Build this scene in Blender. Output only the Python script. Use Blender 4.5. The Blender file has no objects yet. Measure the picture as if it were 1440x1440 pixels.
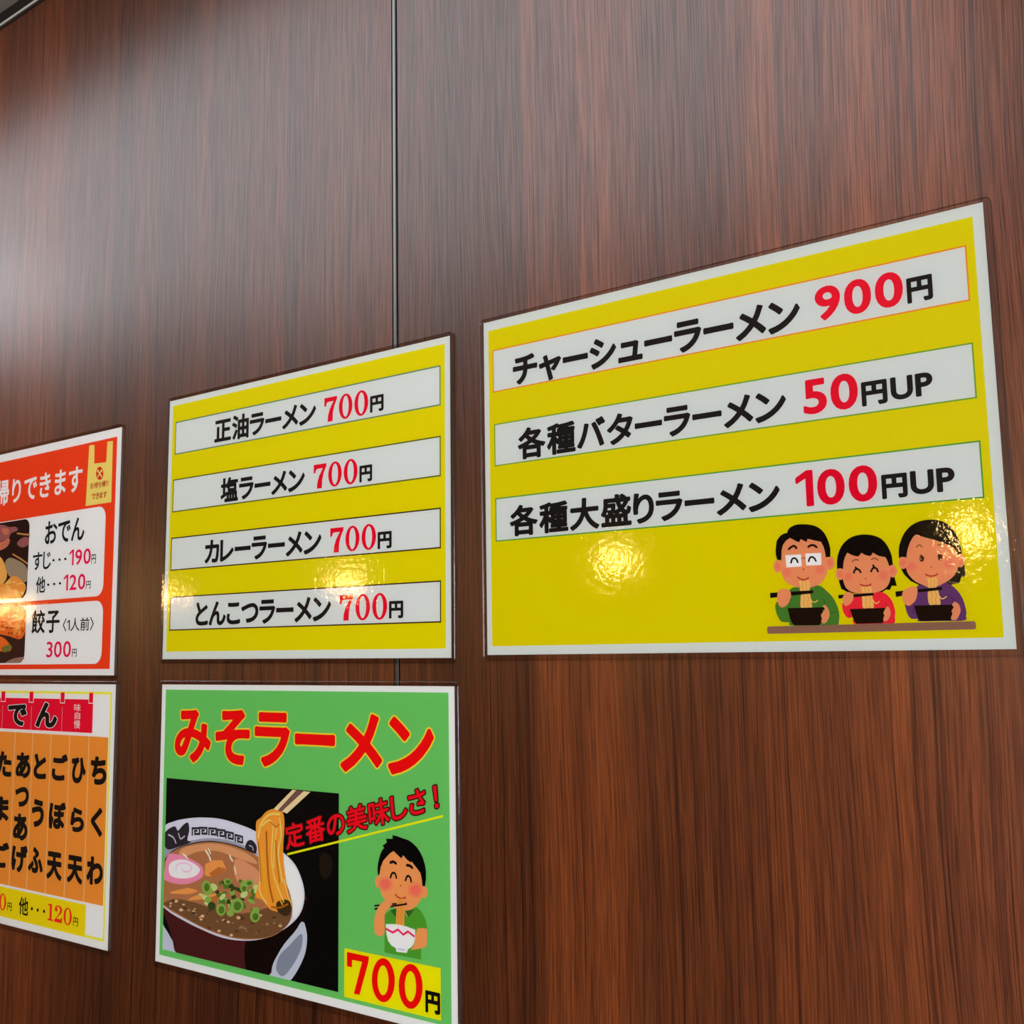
import bpy, bmesh, math, random
import numpy as np
from mathutils import Vector, Matrix
from mathutils.geometry import tessellate_polygon

scene = bpy.context.scene
# ---------------------------------------------------------------- camera
cam_data = bpy.data.cameras.new('camera')
cam_data.sensor_fit = 'HORIZONTAL'
cam_data.sensor_width = 36.0
cam_data.lens = 36.0 * 1482.206 / 1440
cam_data.clip_start = 0.02
cam = bpy.data.objects.new('camera', cam_data)
scene.collection.objects.link(cam)
RIGHT = Vector((0.807678, 0.589321, -0.018885))
DOWN = Vector((-0.092748, 0.095352, -0.991113))
FORWARD = Vector((-0.582284, 0.802252, 0.131672))
cam.matrix_world = Matrix((
    (RIGHT.x, -DOWN.x, -FORWARD.x, 0.0),
    (RIGHT.y, -DOWN.y, -FORWARD.y, -0.7337),
    (RIGHT.z, -DOWN.z, -FORWARD.z, 1.45),
    (0, 0, 0, 1)))
scene.camera = cam

# ---------------------------------------------------------------- world, lights, exposure
world = bpy.data.worlds.new('world')
scene.world = world
world.use_nodes = True
world.node_tree.nodes['Background'].inputs[0].default_value = (0.9, 0.95, 1.0, 1)
world.node_tree.nodes['Background'].inputs[1].default_value = 0.02
scene.view_settings.view_transform = 'Standard'
scene.view_settings.look = 'None'
scene.view_settings.gamma = 1.0
scene.view_settings.use_curve_mapping = False
scene.view_settings.exposure = 0.0

CEIL_Z = 2.405

def area_light(name, loc, sx, sy, power, colour):
    d = bpy.data.lights.new(name, 'AREA')
    d.shape = 'RECTANGLE'
    d.size, d.size_y = sx, sy
    d.energy = power
    d.color = colour
    o = bpy.data.objects.new(name, d)
    scene.collection.objects.link(o)
    o.location = loc
    return o

def bulb(name, loc, radius, power, colour):
    d = bpy.data.lights.new(name, 'POINT')
    d.shadow_soft_size = radius
    d.energy = power
    d.color = colour
    o = bpy.data.objects.new(name, d)
    scene.collection.objects.link(o)
    o.location = loc
    return o

# soft ceiling panels along the wall, a brighter one to the left, an added key light at the opposite wall to brighten the sheets,
# and the row of warm bulbs over the counter
area_light('ceiling_panel', (-1.30, -0.76, CEIL_Z - 0.02), 2.0, 1.1, 16, (0.86, 0.93, 1.0))
area_light('ceiling_panel', (-2.75, -0.60, CEIL_Z - 0.02), 0.9, 0.5, 6.0, (0.86, 0.93, 1.0))
w = area_light('added_key_light', (3.4, -6.95, 1.30), 4.4, 2.0, 405, (0.97, 0.985, 1.0))
w.rotation_euler = (math.radians(90), 0, 0)
for s in (-0.222, -0.587, -0.999, -1.40, -1.844):
    bulb('warm_bulb', (s * 2.23, -1.5, 1.45 + 0.0965 * 2.23), 0.032, 2.6, (1.0, 0.60, 0.22))

INK_GAIN = 1.33
BASE = 0.0005      # front of the paper, metres off the wall
STEP = 0.00002     # one layer of print

# ---------------------------------------------------------------- helpers
def lin(v):
    return v / 12.92 if v <= 0.04045 else ((v + 0.055) / 1.055) ** 2.4

def rgb(h):
    return tuple(lin(int(h[i:i + 2], 16) / 255) for i in (0, 2, 4))

def new_mat(name):
    m = bpy.data.materials.new(name)
    m.use_nodes = True
    m.node_tree.nodes.clear()
    return m, m.node_tree.nodes, m.node_tree.links

def node(ns, kind, **kw):
    n = ns.new(kind)
    for k, v in kw.items():
        if k in n.inputs:
            n.inputs[k].default_value = v
        else:
            setattr(n, k, v)
    return n

INKS = {}
LIGHT_GAIN = [1.0]      # per-sheet colour gain that makes up for uneven light on the wall
def ink(h):
    """printed colour on paper, hex sRGB, on the current paper stock"""
    key = (h, LIGHT_GAIN[0])
    if key not in INKS:
        m, ns, ls = new_mat('print_' + h)
        out = node(ns, 'ShaderNodeOutputMaterial')
        b = node(ns, 'ShaderNodeBsdfDiffuse', Roughness=0.3)
        c = [min(0.92, v * INK_GAIN * LIGHT_GAIN[0]) for v in rgb(h)]
        b.inputs['Color'].default_value = (*c, 1)
        ls.new(b.outputs[0], out.inputs[0])
        INKS[key] = m
    return INKS[key]

def link(o, parent=None):
    bpy.context.scene.collection.objects.link(o)
    o.parent = parent
    return o

def mesh_obj(name, verts, faces, mat, parent=None, smooth=False):
    me = bpy.data.meshes.new(name)
    me.from_pydata(verts, [], faces)
    me.materials.append(mat)
    if smooth:
        for p in me.polygons:
            p.use_smooth = True
    me.update()
    return link(bpy.data.objects.new(name, me), parent)

def area2(l):
    return sum(l[i - 1][0] * l[i][1] - l[i][0] * l[i - 1][1] for i in range(len(l)))

def spline(pts, n=5):
    """closed Catmull-Rom curve through traced points"""
    out = []
    k = len(pts)
    for i in range(k):
        a, b, c, d = pts[i - 1], pts[i], pts[(i + 1) % k], pts[(i + 2) % k]
        for j in range(n):
            t = j / n
            out.append(tuple(0.5 * (2 * b[q] + (c[q] - a[q]) * t + (2 * a[q] - 5 * b[q] + 4 * c[q] - d[q]) * t * t
                                    + (3 * b[q] - a[q] - 3 * c[q] + d[q]) * t ** 3) for q in (0, 1)))
    return out

def curve(pts, n=6):
    """open Catmull-Rom curve"""
    e = [pts[0]] + list(pts) + [pts[-1]]
    out = []
    for i in range(len(pts) - 1):
        a, b, c, d = e[i:i + 4]
        for j in range(n):
            t = j / n
            out.append(tuple(0.5 * (2 * b[q] + (c[q] - a[q]) * t + (2 * a[q] - 5 * b[q] + 4 * c[q] - d[q]) * t * t
                                    + (3 * b[q] - a[q] - 3 * c[q] + d[q]) * t ** 3) for q in (0, 1)))
    return out + [pts[-1]]

class Sheet2D:
    """collects flat printed shapes (millimetres on the paper) into one mesh"""
    def __init__(self):
        self.v, self.f = [], []
        self.micro = 0.0

    def face(self, pts, layer):
        if area2(pts) < 0:
            pts = pts[::-1]
        y = -(BASE + layer * STEP + self.micro)
        k = len(self.v)
        self.v += [(x / 1000, y, z / 1000) for x, z in pts]
        self.f.append(tuple(range(k, k + len(pts))))

    def loops(self, loops, layer, xf=None):
        """filled loops: outer loops with the holes they contain"""
        loops = [l for l in loops if len(l) > 2 and abs(area2(l)) > 1e-9]
        loops.sort(key=lambda l: -abs(area2(l)))
        groups = []
        for l in loops:
            for g in groups:
                if inside(l[0], g[0]) and not any(inside(l[0], h) for h in g[1:]):
                    g.append(l)
                    break
            else:
                groups.append([l])
        for g in groups:
            flat = [p for l in g for p in l]
            tris = tessellate_polygon([[Vector((p[0], p[1], 0)) for p in l] for l in g])
            for t in tris:
                pts = [flat[i] for i in t]
                if abs(area2(pts)) > 1e-9:
                    self.face([xf(p) for p in pts] if xf else pts, layer)

    def stroke(self, pts, w, layer, round_ends=True):
        """a ribbon along the points as one outline"""
        h = w / 2
        p = [pts[0]]
        for q in pts[1:]:
            if math.hypot(q[0] - p[-1][0], q[1] - p[-1][1]) > 0.02:
                p.append(q)
        n = len(p)
        left, right = [], []
        for i in range(n):
            a, b = p[max(0, i - 1)], p[min(n - 1, i + 1)]
            if 0 < i < n - 1:
                d1 = Vector((p[i][0] - a[0], p[i][1] - a[1])).normalized()
                d2 = Vector((b[0] - p[i][0], b[1] - p[i][1])).normalized()
                t = d1 + d2
                t = t.normalized() if t.length > 1e-3 else d1
                k = h / max(0.5, abs(t.dot(d1)))
            else:
                t = Vector((b[0] - a[0], b[1] - a[1])).normalized()
                k = h
            left.append((p[i][0] - t.y * k, p[i][1] + t.x * k))
            right.append((p[i][0] + t.y * k, p[i][1] - t.x * k))
            if i == 0:
                t0 = t
        t1 = t
        out = list(left)
        if round_ends:
            a0 = math.atan2(t1.x, -t1.y)
            out += [(p[-1][0] + h * math.cos(a0 - j * math.pi / 6), p[-1][1] + h * math.sin(a0 - j * math.pi / 6)) for j in range(1, 6)]
        out += right[::-1]
        if round_ends:
            a0 = math.atan2(-t0.x, t0.y)
            out += [(p[0][0] + h * math.cos(a0 - j * math.pi / 6), p[0][1] + h * math.sin(a0 - j * math.pi / 6)) for j in range(1, 6)]
        self.loops([out], layer)

    def text(self, s, layer, x0, x1, ref, yb, yt, bold=0, grow=0, gap=70, mono=False, angle=0, shear=0):
        """lettering: ink spans x0..x1, the glyph ref stands from yb to yt (mm); bold/grow in 1/1000 em"""
        pen = 0
        seq = []
        for ch in s:
            if ch == ' ':
                pen += 250
                continue
            lp = GLYPHS[ch]
            xs = [p[0] for l in lp for p in l]
            if mono:
                seq.append((lp, pen))
                pen += 1000
            else:
                seq.append((lp, pen - min(xs)))
                pen += max(xs) - min(xs) + gap + 2 * bold
        xs = [p[0] + dx for lp, dx in seq for l in lp for p in l]
        ys = [p[1] for l in GLYPHS[ref] for p in l]
        ex0, ex1, ey0, ey1 = min(xs) - bold, max(xs) + bold, min(ys) - bold, max(ys) + bold
        sx, sy = (x1 - x0) / (ex1 - ex0), (yt - yb) / (ey1 - ey0)
        ca, sa = math.cos(angle), math.sin(angle)
        for lp, dx in seq:
            def xf(p, dx=dx):
                u, v = (p[0] + dx - ex0) * sx, (p[1] - ey0) * sy
                u += shear * v
                return (x0 + ca * u - sa * v, yb + sa * u + ca * v)
            self.loops(thicken(lp, bold + grow) if bold + grow > 0 else lp, layer, xf)

THICK = {}
def thicken(loops, b, res=7.0):
    """outline of all points within b of the letter: distance field, then marching squares"""
    key = (repr(loops), b)
    if key in THICK:
        return THICK[key]
    P = np.array([p for l in loops for p in l], float)
    Q = np.array([p for l in loops for p in l[1:] + l[:1]], float)
    lo, hi = P.min(0) - b - 2.6 * res, P.max(0) + b + 2.6 * res
    gx, gy = np.arange(lo[0], hi[0], res), np.arange(lo[1], hi[1], res)
    X, Y = np.meshgrid(gx, gy)
    D = np.full(X.shape, 1e9)
    odd = np.zeros(X.shape, bool)
    for (ax, ay), (bx, by) in zip(P, Q):
        dx, dy = bx - ax, by - ay
        L = dx * dx + dy * dy
        if L == 0:
            continue
        t = np.clip(((X - ax) * dx + (Y - ay) * dy) / L, 0, 1)
        D = np.minimum(D, np.hypot(X - ax - t * dx, Y - ay - t * dy))
        if dy:
            cross = ((ay > Y) != (by > Y)) & (X < dx * (Y - ay) / dy + ax)
            odd ^= cross
    F = np.where(odd, -D, D) - b
    F[np.abs(F) < 1e-6] = 1e-6
    S = F < 0
    seg = {}
    def cut(i, j, k, m):
        t = F[i, j] / (F[i, j] - F[k, m])
        return (gx[j] + t * (gx[m] - gx[j]), gy[i] + t * (gy[k] - gy[i]))
    ny, nx = S.shape
    mix_ = (S[:-1, :-1].astype(int) + S[1:, :-1] + S[:-1, 1:] + S[1:, 1:])
    for i, j in zip(*np.nonzero((mix_ > 0) & (mix_ < 4))):
        c = [(i, j), (i, j + 1), (i + 1, j + 1), (i + 1, j)]
        s = [bool(S[q]) for q in c]
        ent, ext = [], []
        for e in range(4):
            a, d = c[e], c[(e + 1) % 4]
            if s[e] != s[(e + 1) % 4]:
                (ext if s[e] else ent).append((min(a, d), max(a, d)))
        # walk with the inside on the left: from the edge where we leave the inside to the one where we enter it
        if len(ext) == 1:
            seg[ext[0]] = ent[0]
        else:
            order = [(min(c[e], c[(e + 1) % 4]), max(c[e], c[(e + 1) % 4])) for e in range(4)]
            for x in ext:
                seg[x] = order[(order.index(x) - 1) % 4]
    out = []
    while seg:
        start, cur = seg.popitem()
        chain = [start]
        while cur != start and cur in seg:
            chain.append(cur)
            cur = seg.pop(cur)
        pts = [cut(*a, *d) for a, d in chain]
        if len(pts) > 5:
            out.append(simplify(pts, 1.3))
    THICK[key] = out
    return out

def simplify(pts, tol):
    """closed Douglas-Peucker"""
    k = max(range(len(pts)), key=lambda i: (pts[i][0] - pts[0][0]) ** 2 + (pts[i][1] - pts[0][1]) ** 2)
    def dp(s):
        if len(s) < 3:
            return s[:-1]
        (ax, ay), (bx, by) = s[0], s[-1]
        d = math.hypot(bx - ax, by - ay) or 1e-9
        best, bi = -1, 0
        for i in range(1, len(s) - 1):
            e = abs((bx - ax) * (s[i][1] - ay) - (by - ay) * (s[i][0] - ax)) / d
            if e > best:
                best, bi = e, i
        if best < tol:
            return s[:1]
        return dp(s[:bi + 1]) + dp(s[bi:])
    return dp(pts[:k + 1]) + dp(pts[k:] + pts[:1])

def inside(p, l):
    c = False
    x, y = p
    for i in range(len(l)):
        (ax, ay), (bx, by) = l[i - 1], l[i]
        if (ay > y) != (by > y) and x < (bx - ax) * (y - ay) / (by - ay) + ax:
            c = not c
    return c

def printed(name, parent, colour, items, label=None):
    """one printed area of a sheet: a flat mesh in one ink"""
    s = Sheet2D()
    for n, it in enumerate(items):
        k, layer = it[0], it[1]
        s.micro = (n % 8) * 2e-6       # overlapping shapes of one ink never share a plane
        if k == 'P':
            s.loops([it[2]] + list(it[3:]), layer)
        elif k == 'S':
            s.loops([spline(it[2])], layer)
        elif k == 'K':
            s.stroke(curve(it[3]), it[2], layer)
        elif k == 'L':
            s.stroke(it[3], it[2], layer, False)
        elif k == 'T':
            s.text(it[2], layer, *it[3:8], **(it[8] if len(it) > 8 else {}))
    o = mesh_obj(name, s.v, s.f, ink(colour), parent)
    if label:
        o['label'] = label
    return o

def printed_each(name, parent, colour, items, label=None):
    """the same, one mesh for each shape"""
    for n, it in enumerate(items):
        o = printed(name, parent, colour, [it], label)
        o.location.y = -(n % 8) * 2e-6

def rounded(w0, z0, w1, z1, r, n=6):
    pts = []
    for cx, cz, a0 in ((w1 - r, z0 + r, -90), (w1 - r, z1 - r, 0), (w0 + r, z1 - r, 90), (w0 + r, z0 + r, 180)):
        for i in range(n + 1):
            a = math.radians(a0 + 90 * i / n)
            pts.append((cx + r * math.cos(a), cz + r * math.sin(a)))
    return pts

def poster(name, label, loc, tilt, w, h, margin=(4, 4, 4, 4), light_gain=1.0):
    """laminated sheet: Empty at the middle of its bottom edge > paper, laminate_film"""
    o = bpy.data.objects.new(name, None)
    o.empty_display_size = 0.05
    link(o)
    o.location = loc
    o.rotation_euler = (0, -tilt, 0)
    o['label'] = label
    o['category'] = 'poster'
    o['group'] = 'laminated menu posters on the wood wall'
    LIGHT_GAIN[0] = light_gain
    # paper: a thin white board, printed on its front
    x0, x1, z0, z1 = -w / 2000, w / 2000, 0, h / 1000
    ya, yb = -0.0002, -(BASE - 0.00004)
    v = [(x, y, z) for y in (ya, yb) for x, z in ((x0, z0), (x1, z0), (x1, z1), (x0, z1))]
    f = [(0, 3, 2, 1)[::-1], (4, 5, 6, 7), (0, 1, 5, 4), (1, 2, 6, 5), (2, 3, 7, 6), (3, 0, 4, 7)]
    mesh_obj('paper', v, f, ink('c9cecb'), o)
    # clear film sealed round it, open towards the wall
    l, r, b, t = margin
    a = rounded(-w / 2 - l, -b, w / 2 + r, h + t, 4)
    c = rounded(-w / 2 - l + .5, -b + .5, w / 2 + r - .5, h + t - .5, 3.6)
    n = len(a)
    yf = -(BASE + 0.0011)
    v = [(x / 1000, -0.0001, z / 1000) for x, z in a] + [(x / 1000, yf + .0003, z / 1000) for x, z in a] + [(x / 1000, yf, z / 1000) for x, z in c]
    f = [tuple(range(2 * n, 3 * n))]
    for k in (0, n):
        f += [(k + i, k + (i + 1) % n, k + n + (i + 1) % n, k + n + i) for i in range(n)]
    film = mesh_obj('laminate_film', v, f, FILM, o)
    film['label'] = 'clear glossy laminate film'
    return o

# letter outlines, 1000 units to the em: a list of closed loops per character
GLYPHS = {
'0':[[[470,341],[460,458],[431,555],[384,628],[324,675],[250,691],[176,675],[116,628],[69,555],[40,458],[30,341],[40,224],[69,127],[116,54],[176,7],[250,-9],[324,7],[384,54],[431,127],[460,224]],[[372,341],[364,233],[340,153],[301,102],[250,84],[199,102],[161,153],[136,233],[128,341],[136,449],[161,530],[199,580],[250,598],[301,580],[340,530],[364,449]]],
'1':[[[20,590],[205,720],[290,720],[290,0],[205,0],[205,625],[20,505]]],
'2':[[[466,93],[205,93],[302,214],[368,312],[405,396],[417,478],[407,549],[379,607],[335,652],[278,681],[209,691],[155,684],[102,662],[48,626],[48,503],[101,558],[153,587],[202,595],[249,586],[286,559],[310,519],[319,467],[307,393],[271,321],[159,161],[34,7],[34,0],[466,0]]],
'3':[[[81,569],[143,591],[197,598],[246,591],[283,571],[307,539],[315,496],[307,454],[281,423],[239,404],[180,397],[180,307],[244,301],[289,277],[317,240],[326,193],[318,148],[296,114],[261,92],[216,84],[141,97],[64,136],[64,30],[137,1],[209,-9],[280,1],[339,29],[385,72],[414,130],[424,198],[418,250],[401,297],[370,336],[326,360],[376,398],[404,447],[413,513],[404,573],[377,622],[335,659],[280,683],[212,691],[143,684],[81,662]]],
'4':[[[398,691],[356,691],[11,269],[11,224],[300,224],[300,0],[398,0],[398,224],[471,224],[471,312],[398,312]],[[298,506],[300,506],[300,312],[142,312]]],
'5':[[[404,682],[101,682],[101,327],[183,337],[250,325],[299,297],[330,256],[340,207],[329,160],[298,120],[254,94],[199,84],[124,97],[50,134],[50,33],[133,1],[215,-9],[288,2],[349,31],[397,78],[427,138],[438,209],[427,281],[395,341],[344,388],[275,416],[190,423],[190,594],[404,594]]],
'6':[[[317,691],[221,614],[144,528],[89,434],[55,335],[44,233],[54,153],[84,86],[130,35],[191,2],[264,-9],[341,7],[405,51],[449,116],[465,195],[450,274],[410,337],[350,379],[274,394],[214,385],[167,366],[212,461],[285,547],[376,616]],[[146,265],[200,294],[254,301],[312,287],[352,250],[367,196],[359,150],[337,115],[302,92],[258,84],[217,92],[180,115],[154,153],[141,203]]],
'7':[[[490,682],[49,682],[49,589],[344,589],[94,29],[181,-9]]],
'8':[[[468,184],[457,250],[426,306],[373,348],[421,391],[449,441],[458,493],[448,557],[420,612],[377,654],[322,681],[257,691],[190,681],[132,654],[87,612],[58,558],[48,495],[58,439],[85,390],[129,348],[75,305],[43,251],[32,185],[43,123],[74,70],[121,28],[182,1],[252,-9],[321,1],[381,28],[427,69],[457,122]],[[360,495],[345,444],[307,407],[253,393],[199,408],[161,445],[146,497],[160,550],[198,585],[255,598],[309,584],[346,548]],[[370,192],[362,151],[340,117],[302,93],[250,84],[202,92],[164,114],[139,149],[130,192],[139,236],[163,270],[202,292],[252,300],[300,292],[337,269],[361,235]]],
'9':[[[187,-9],[277,60],[353,145],[411,240],[448,341],[461,442],[451,523],[421,591],[375,645],[315,679],[244,691],[174,680],[116,649],[73,604],[46,549],[36,489],[51,411],[92,348],[153,305],[229,290],[284,298],[335,319],[298,231],[228,144],[127,63]],[[134,490],[142,533],[166,568],[201,590],[246,598],[290,588],[327,561],[351,522],[360,475],[359,450],[355,420],[300,392],[250,383],[191,398],[150,436]]],
'P':[[[70,682],[70,0],[168,0],[168,295],[270,295],[355,305],[419,331],[465,373],[491,425],[500,486],[492,548],[467,602],[424,644],[363,672],[283,682]],[[168,594],[283,594],[339,585],[374,561],[393,527],[399,490],[391,445],[366,411],[329,390],[279,383],[168,383]]],
'U':[[[648,682],[550,682],[550,285],[547,226],[534,176],[507,136],[468,108],[415,88],[347,81],[291,87],[242,107],[200,139],[176,172],[163,215],[159,279],[159,682],[61,682],[61,258],[72,174],[103,106],[149,55],[207,19],[274,-2],[345,-9],[438,0],[514,26],[573,67],[615,122],[640,189],[648,268]]],
'…':[[[166,111],[196,103],[218,81],[226,51],[218,21],[196,-1],[166,-9],[136,-1],[114,21],[106,51],[114,81],[136,103]],[[500,111],[470,103],[448,81],[440,51],[448,21],[470,-1],[500,-9],[530,-1],[552,21],[560,51],[552,81],[530,103]],[[834,111],[864,103],[886,81],[894,51],[886,21],[864,-1],[834,-9],[804,-1],[782,21],[774,51],[782,81],[804,103]]],
'〈':[[[948,-57],[668,380],[948,817],[885,846],[588,380],[885,-86]]],
'〉':[[[52,-57],[115,-86],[412,380],[115,846],[52,817],[332,380]]],
'あ':[[[613,441],[565,339],[508,254],[444,185],[431,274],[426,368],[427,409],[504,431],[596,441]],[[727,551],[648,571],[644,541],[637,513],[634,503],[597,504],[515,498],[429,479],[439,602],[626,617],[800,640],[799,714],[633,686],[448,671],[460,747],[472,792],[388,794],[386,746],[378,669],[310,668],[225,672],[145,681],[147,606],[309,599],[370,600],[359,453],[262,394],[182,315],[129,225],[109,129],[118,73],[143,34],[181,11],[227,3],[312,18],[397,58],[413,2],[485,24],[461,105],[544,190],[620,299],[684,430],[746,403],[791,363],[819,314],[828,259],[815,186],[777,123],[716,73],[635,37],[535,17],[578,-50],[683,-25],[766,14],[829,62],[872,120],[897,185],[905,255],[891,333],[852,401],[790,455],[706,490],[707,494]],[[356,378],[356,360],[363,245],[380,133],[307,93],[242,80],[210,87],[191,108],[185,142],[198,206],[234,270],[288,329]]],
'う':[[[720,333],[706,250],[667,181],[604,125],[521,81],[421,49],[306,28],[351,-48],[475,-22],[584,19],[675,74],[745,144],[789,229],[805,330],[793,408],[759,470],[706,515],[637,543],[557,552],[391,534],[258,504],[211,495],[166,489],[192,396],[276,427],[347,448],[440,468],[549,477],[619,466],[673,437],[708,391]],[[300,783],[287,707],[501,679],[713,660],[725,737],[517,751]]],
'お':[[[721,688],[685,628],[803,558],[909,478],[950,542],[844,616]],[[325,279],[328,102],[319,65],[292,53],[246,65],[203,96],[183,138],[202,186],[252,236]],[[121,619],[123,543],[178,539],[251,538],[325,541],[324,410],[324,353],[241,310],[171,256],[123,196],[105,134],[127,71],[180,18],[248,-19],[313,-32],[350,-26],[377,-5],[395,33],[401,91],[397,308],[505,337],[615,347],[682,338],[737,313],[773,272],[787,216],[773,155],[736,110],[682,79],[619,60],[561,53],[502,53],[530,-28],[588,-24],[654,-14],[729,11],[788,47],[831,93],[858,150],[867,217],[855,284],[821,339],[767,381],[698,407],[616,416],[510,407],[396,379],[396,414],[398,549],[508,564],[608,584],[606,662],[509,639],[400,622],[404,730],[411,799],[322,799],[327,728],[326,614],[249,611],[192,612]]],
'き':[[[305,265],[227,281],[199,214],[188,138],[201,70],[240,17],[303,-19],[388,-41],[495,-48],[618,-44],[729,-31],[732,49],[621,33],[494,28],[392,36],[320,59],[277,98],[263,152],[275,212]],[[502,698],[509,673],[353,672],[179,685],[184,612],[367,602],[528,605],[555,527],[575,475],[381,468],[160,480],[164,405],[396,398],[604,407],[640,334],[682,263],[532,280],[525,219],[639,206],[744,187],[785,248],[765,269],[748,291],[711,351],[678,415],[777,432],[859,451],[847,526],[761,503],[647,483],[624,543],[602,612],[705,629],[799,652],[788,724],[688,697],[583,679],[568,739],[559,798],[474,787]]],
'く':[[[704,738],[630,804],[604,771],[573,737],[428,609],[278,485],[234,443],[209,405],[206,369],[227,331],[271,287],[437,146],[586,8],[655,-65],[726,1],[533,175],[352,324],[316,359],[304,386],[315,412],[349,445],[494,564],[635,681]]],
'げ':[[[244,750],[152,759],[146,692],[123,523],[108,293],[117,169],[138,58],[161,-24],[229,-16],[226,18],[231,63],[259,166],[296,284],[253,310],[199,157],[183,288],[187,428],[204,564],[227,685]],[[819,791],[771,776],[801,708],[827,635],[877,653],[850,724]],[[919,822],[871,806],[902,740],[929,667],[979,685],[950,755]],[[385,558],[385,478],[547,472],[664,474],[664,444],[662,314],[648,208],[614,120],[551,46],[506,10],[454,-17],[527,-74],[616,-8],[676,65],[713,146],[731,235],[738,334],[739,444],[739,478],[831,486],[911,497],[912,578],[830,564],[738,554],[737,706],[740,765],[647,765],[657,705],[662,549],[546,547],[462,550]]],
'こ':[[[235,702],[235,620],[359,612],[499,609],[643,613],[769,621],[769,703],[643,693],[499,689],[357,692]],[[275,299],[194,307],[180,241],[173,168],[187,100],[228,46],[293,7],[383,-17],[494,-25],[691,-15],[835,10],[834,96],[687,67],[492,56],[387,65],[313,92],[269,133],[254,185],[260,241]]],
'ご':[[[217,691],[217,610],[341,602],[482,599],[626,603],[751,611],[751,693],[625,683],[481,679],[339,682]],[[257,288],[176,296],[162,231],[155,157],[169,89],[210,35],[275,-4],[365,-28],[476,-36],[674,-26],[817,-1],[816,85],[669,57],[474,46],[369,55],[296,82],[252,122],[237,175],[242,231]],[[779,803],[725,780],[769,711],[807,640],[861,665],[822,736]],[[889,843],[836,820],[881,753],[919,682],[974,706],[934,775]]],
'さ':[[[312,312],[234,330],[200,246],[186,164],[200,90],[240,33],[305,-8],[391,-33],[496,-42],[643,-35],[754,-20],[758,60],[641,41],[500,35],[419,41],[353,57],[305,84],[275,122],[265,173],[277,243]],[[158,631],[160,551],[384,541],[580,549],[639,425],[701,321],[535,336],[529,269],[659,258],[770,242],[811,298],[767,351],[709,445],[655,557],[761,574],[862,598],[853,676],[743,647],[630,627],[603,717],[584,798],[499,787],[524,709],[554,619],[370,615]]],
'し':[[[340,779],[239,780],[245,732],[247,678],[242,441],[237,172],[248,86],[281,23],[332,-19],[399,-43],[480,-51],[601,-37],[702,-1],[784,51],[849,111],[898,170],[841,238],[794,177],[737,120],[667,74],[584,43],[483,31],[429,36],[384,52],[349,80],[327,122],[319,180],[323,443],[331,678],[334,729]]],
'じ':[[[604,690],[547,666],[597,588],[641,504],[700,531],[652,615]],[[733,741],[677,715],[729,639],[774,557],[832,585],[784,667]],[[327,772],[226,773],[233,725],[235,671],[230,435],[224,165],[236,79],[268,16],[320,-26],[387,-50],[468,-58],[589,-44],[690,-8],[771,44],[836,104],[885,163],[828,231],[781,170],[724,113],[655,67],[571,36],[470,24],[416,29],[371,45],[336,73],[314,115],[306,173],[311,436],[318,671],[321,722]]],
'す':[[[568,372],[566,310],[549,266],[519,240],[480,231],[429,243],[392,277],[378,330],[393,386],[430,423],[479,436],[516,429],[547,409]],[[96,653],[98,576],[311,588],[545,593],[546,492],[514,500],[479,503],[411,490],[355,453],[317,398],[303,329],[317,257],[354,205],[406,173],[467,162],[514,169],[554,189],[514,127],[456,78],[381,40],[289,12],[356,-54],[459,-13],[537,39],[593,99],[629,165],[649,233],[655,301],[647,371],[623,429],[621,594],[635,594],[815,593],[928,589],[929,663],[636,664],[621,664],[622,729],[627,792],[536,792],[542,729],[544,663]]],
'そ':[[[262,747],[266,665],[342,672],[605,686],[457,558],[275,416],[102,396],[109,321],[294,347],[469,365],[416,321],[372,256],[353,176],[364,106],[397,49],[450,5],[524,-25],[617,-41],[730,-43],[747,38],[684,35],[603,41],[538,55],[483,81],[445,124],[431,188],[447,256],[491,314],[552,356],[623,379],[736,386],[877,383],[877,457],[642,449],[401,428],[553,551],[700,674],[754,711],[703,768],[649,759],[490,748],[341,743]]],
'た':[[[537,482],[537,408],[630,416],[723,418],[810,415],[891,406],[893,482],[808,489],[720,491],[624,488]],[[558,239],[483,246],[473,186],[468,128],[478,75],[508,33],[558,4],[626,-13],[712,-19],[816,-15],[905,-5],[908,76],[812,61],[713,56],[626,64],[575,85],[550,115],[544,149],[548,191]],[[221,620],[166,621],[101,627],[104,549],[220,545],[312,548],[286,441],[211,203],[118,-6],[206,-36],[290,181],[362,422],[394,556],[500,570],[602,590],[602,669],[508,648],[410,633],[425,707],[443,787],[347,795],[348,756],[344,712],[329,625]]],
'ち':[[[112,656],[113,578],[204,571],[303,568],[304,568],[256,385],[188,212],[263,185],[277,209],[294,231],[351,284],[422,322],[502,344],[589,352],[666,342],[722,314],[756,271],[768,219],[750,147],[701,94],[627,60],[533,41],[426,37],[312,47],[332,-32],[456,-39],[568,-33],[664,-12],[742,24],[800,74],[837,140],[850,221],[839,287],[807,341],[755,383],[685,410],[598,419],[498,411],[404,383],[316,334],[349,442],[379,570],[587,585],[785,612],[784,689],[588,657],[394,641],[405,699],[423,783],[334,788],[334,748],[330,705],[319,639],[302,639],[204,644]]],
'つ':[[[73,522],[110,434],[238,485],[424,546],[608,575],[682,566],[741,539],[785,499],[812,448],[821,388],[802,296],[751,223],[671,168],[570,130],[453,107],[325,97],[361,14],[488,27],[604,53],[706,92],[790,145],[853,211],[894,291],[908,386],[897,464],[868,529],[821,581],[761,619],[690,642],[610,650],[453,630],[299,589],[183,551],[127,535]]],
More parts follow.
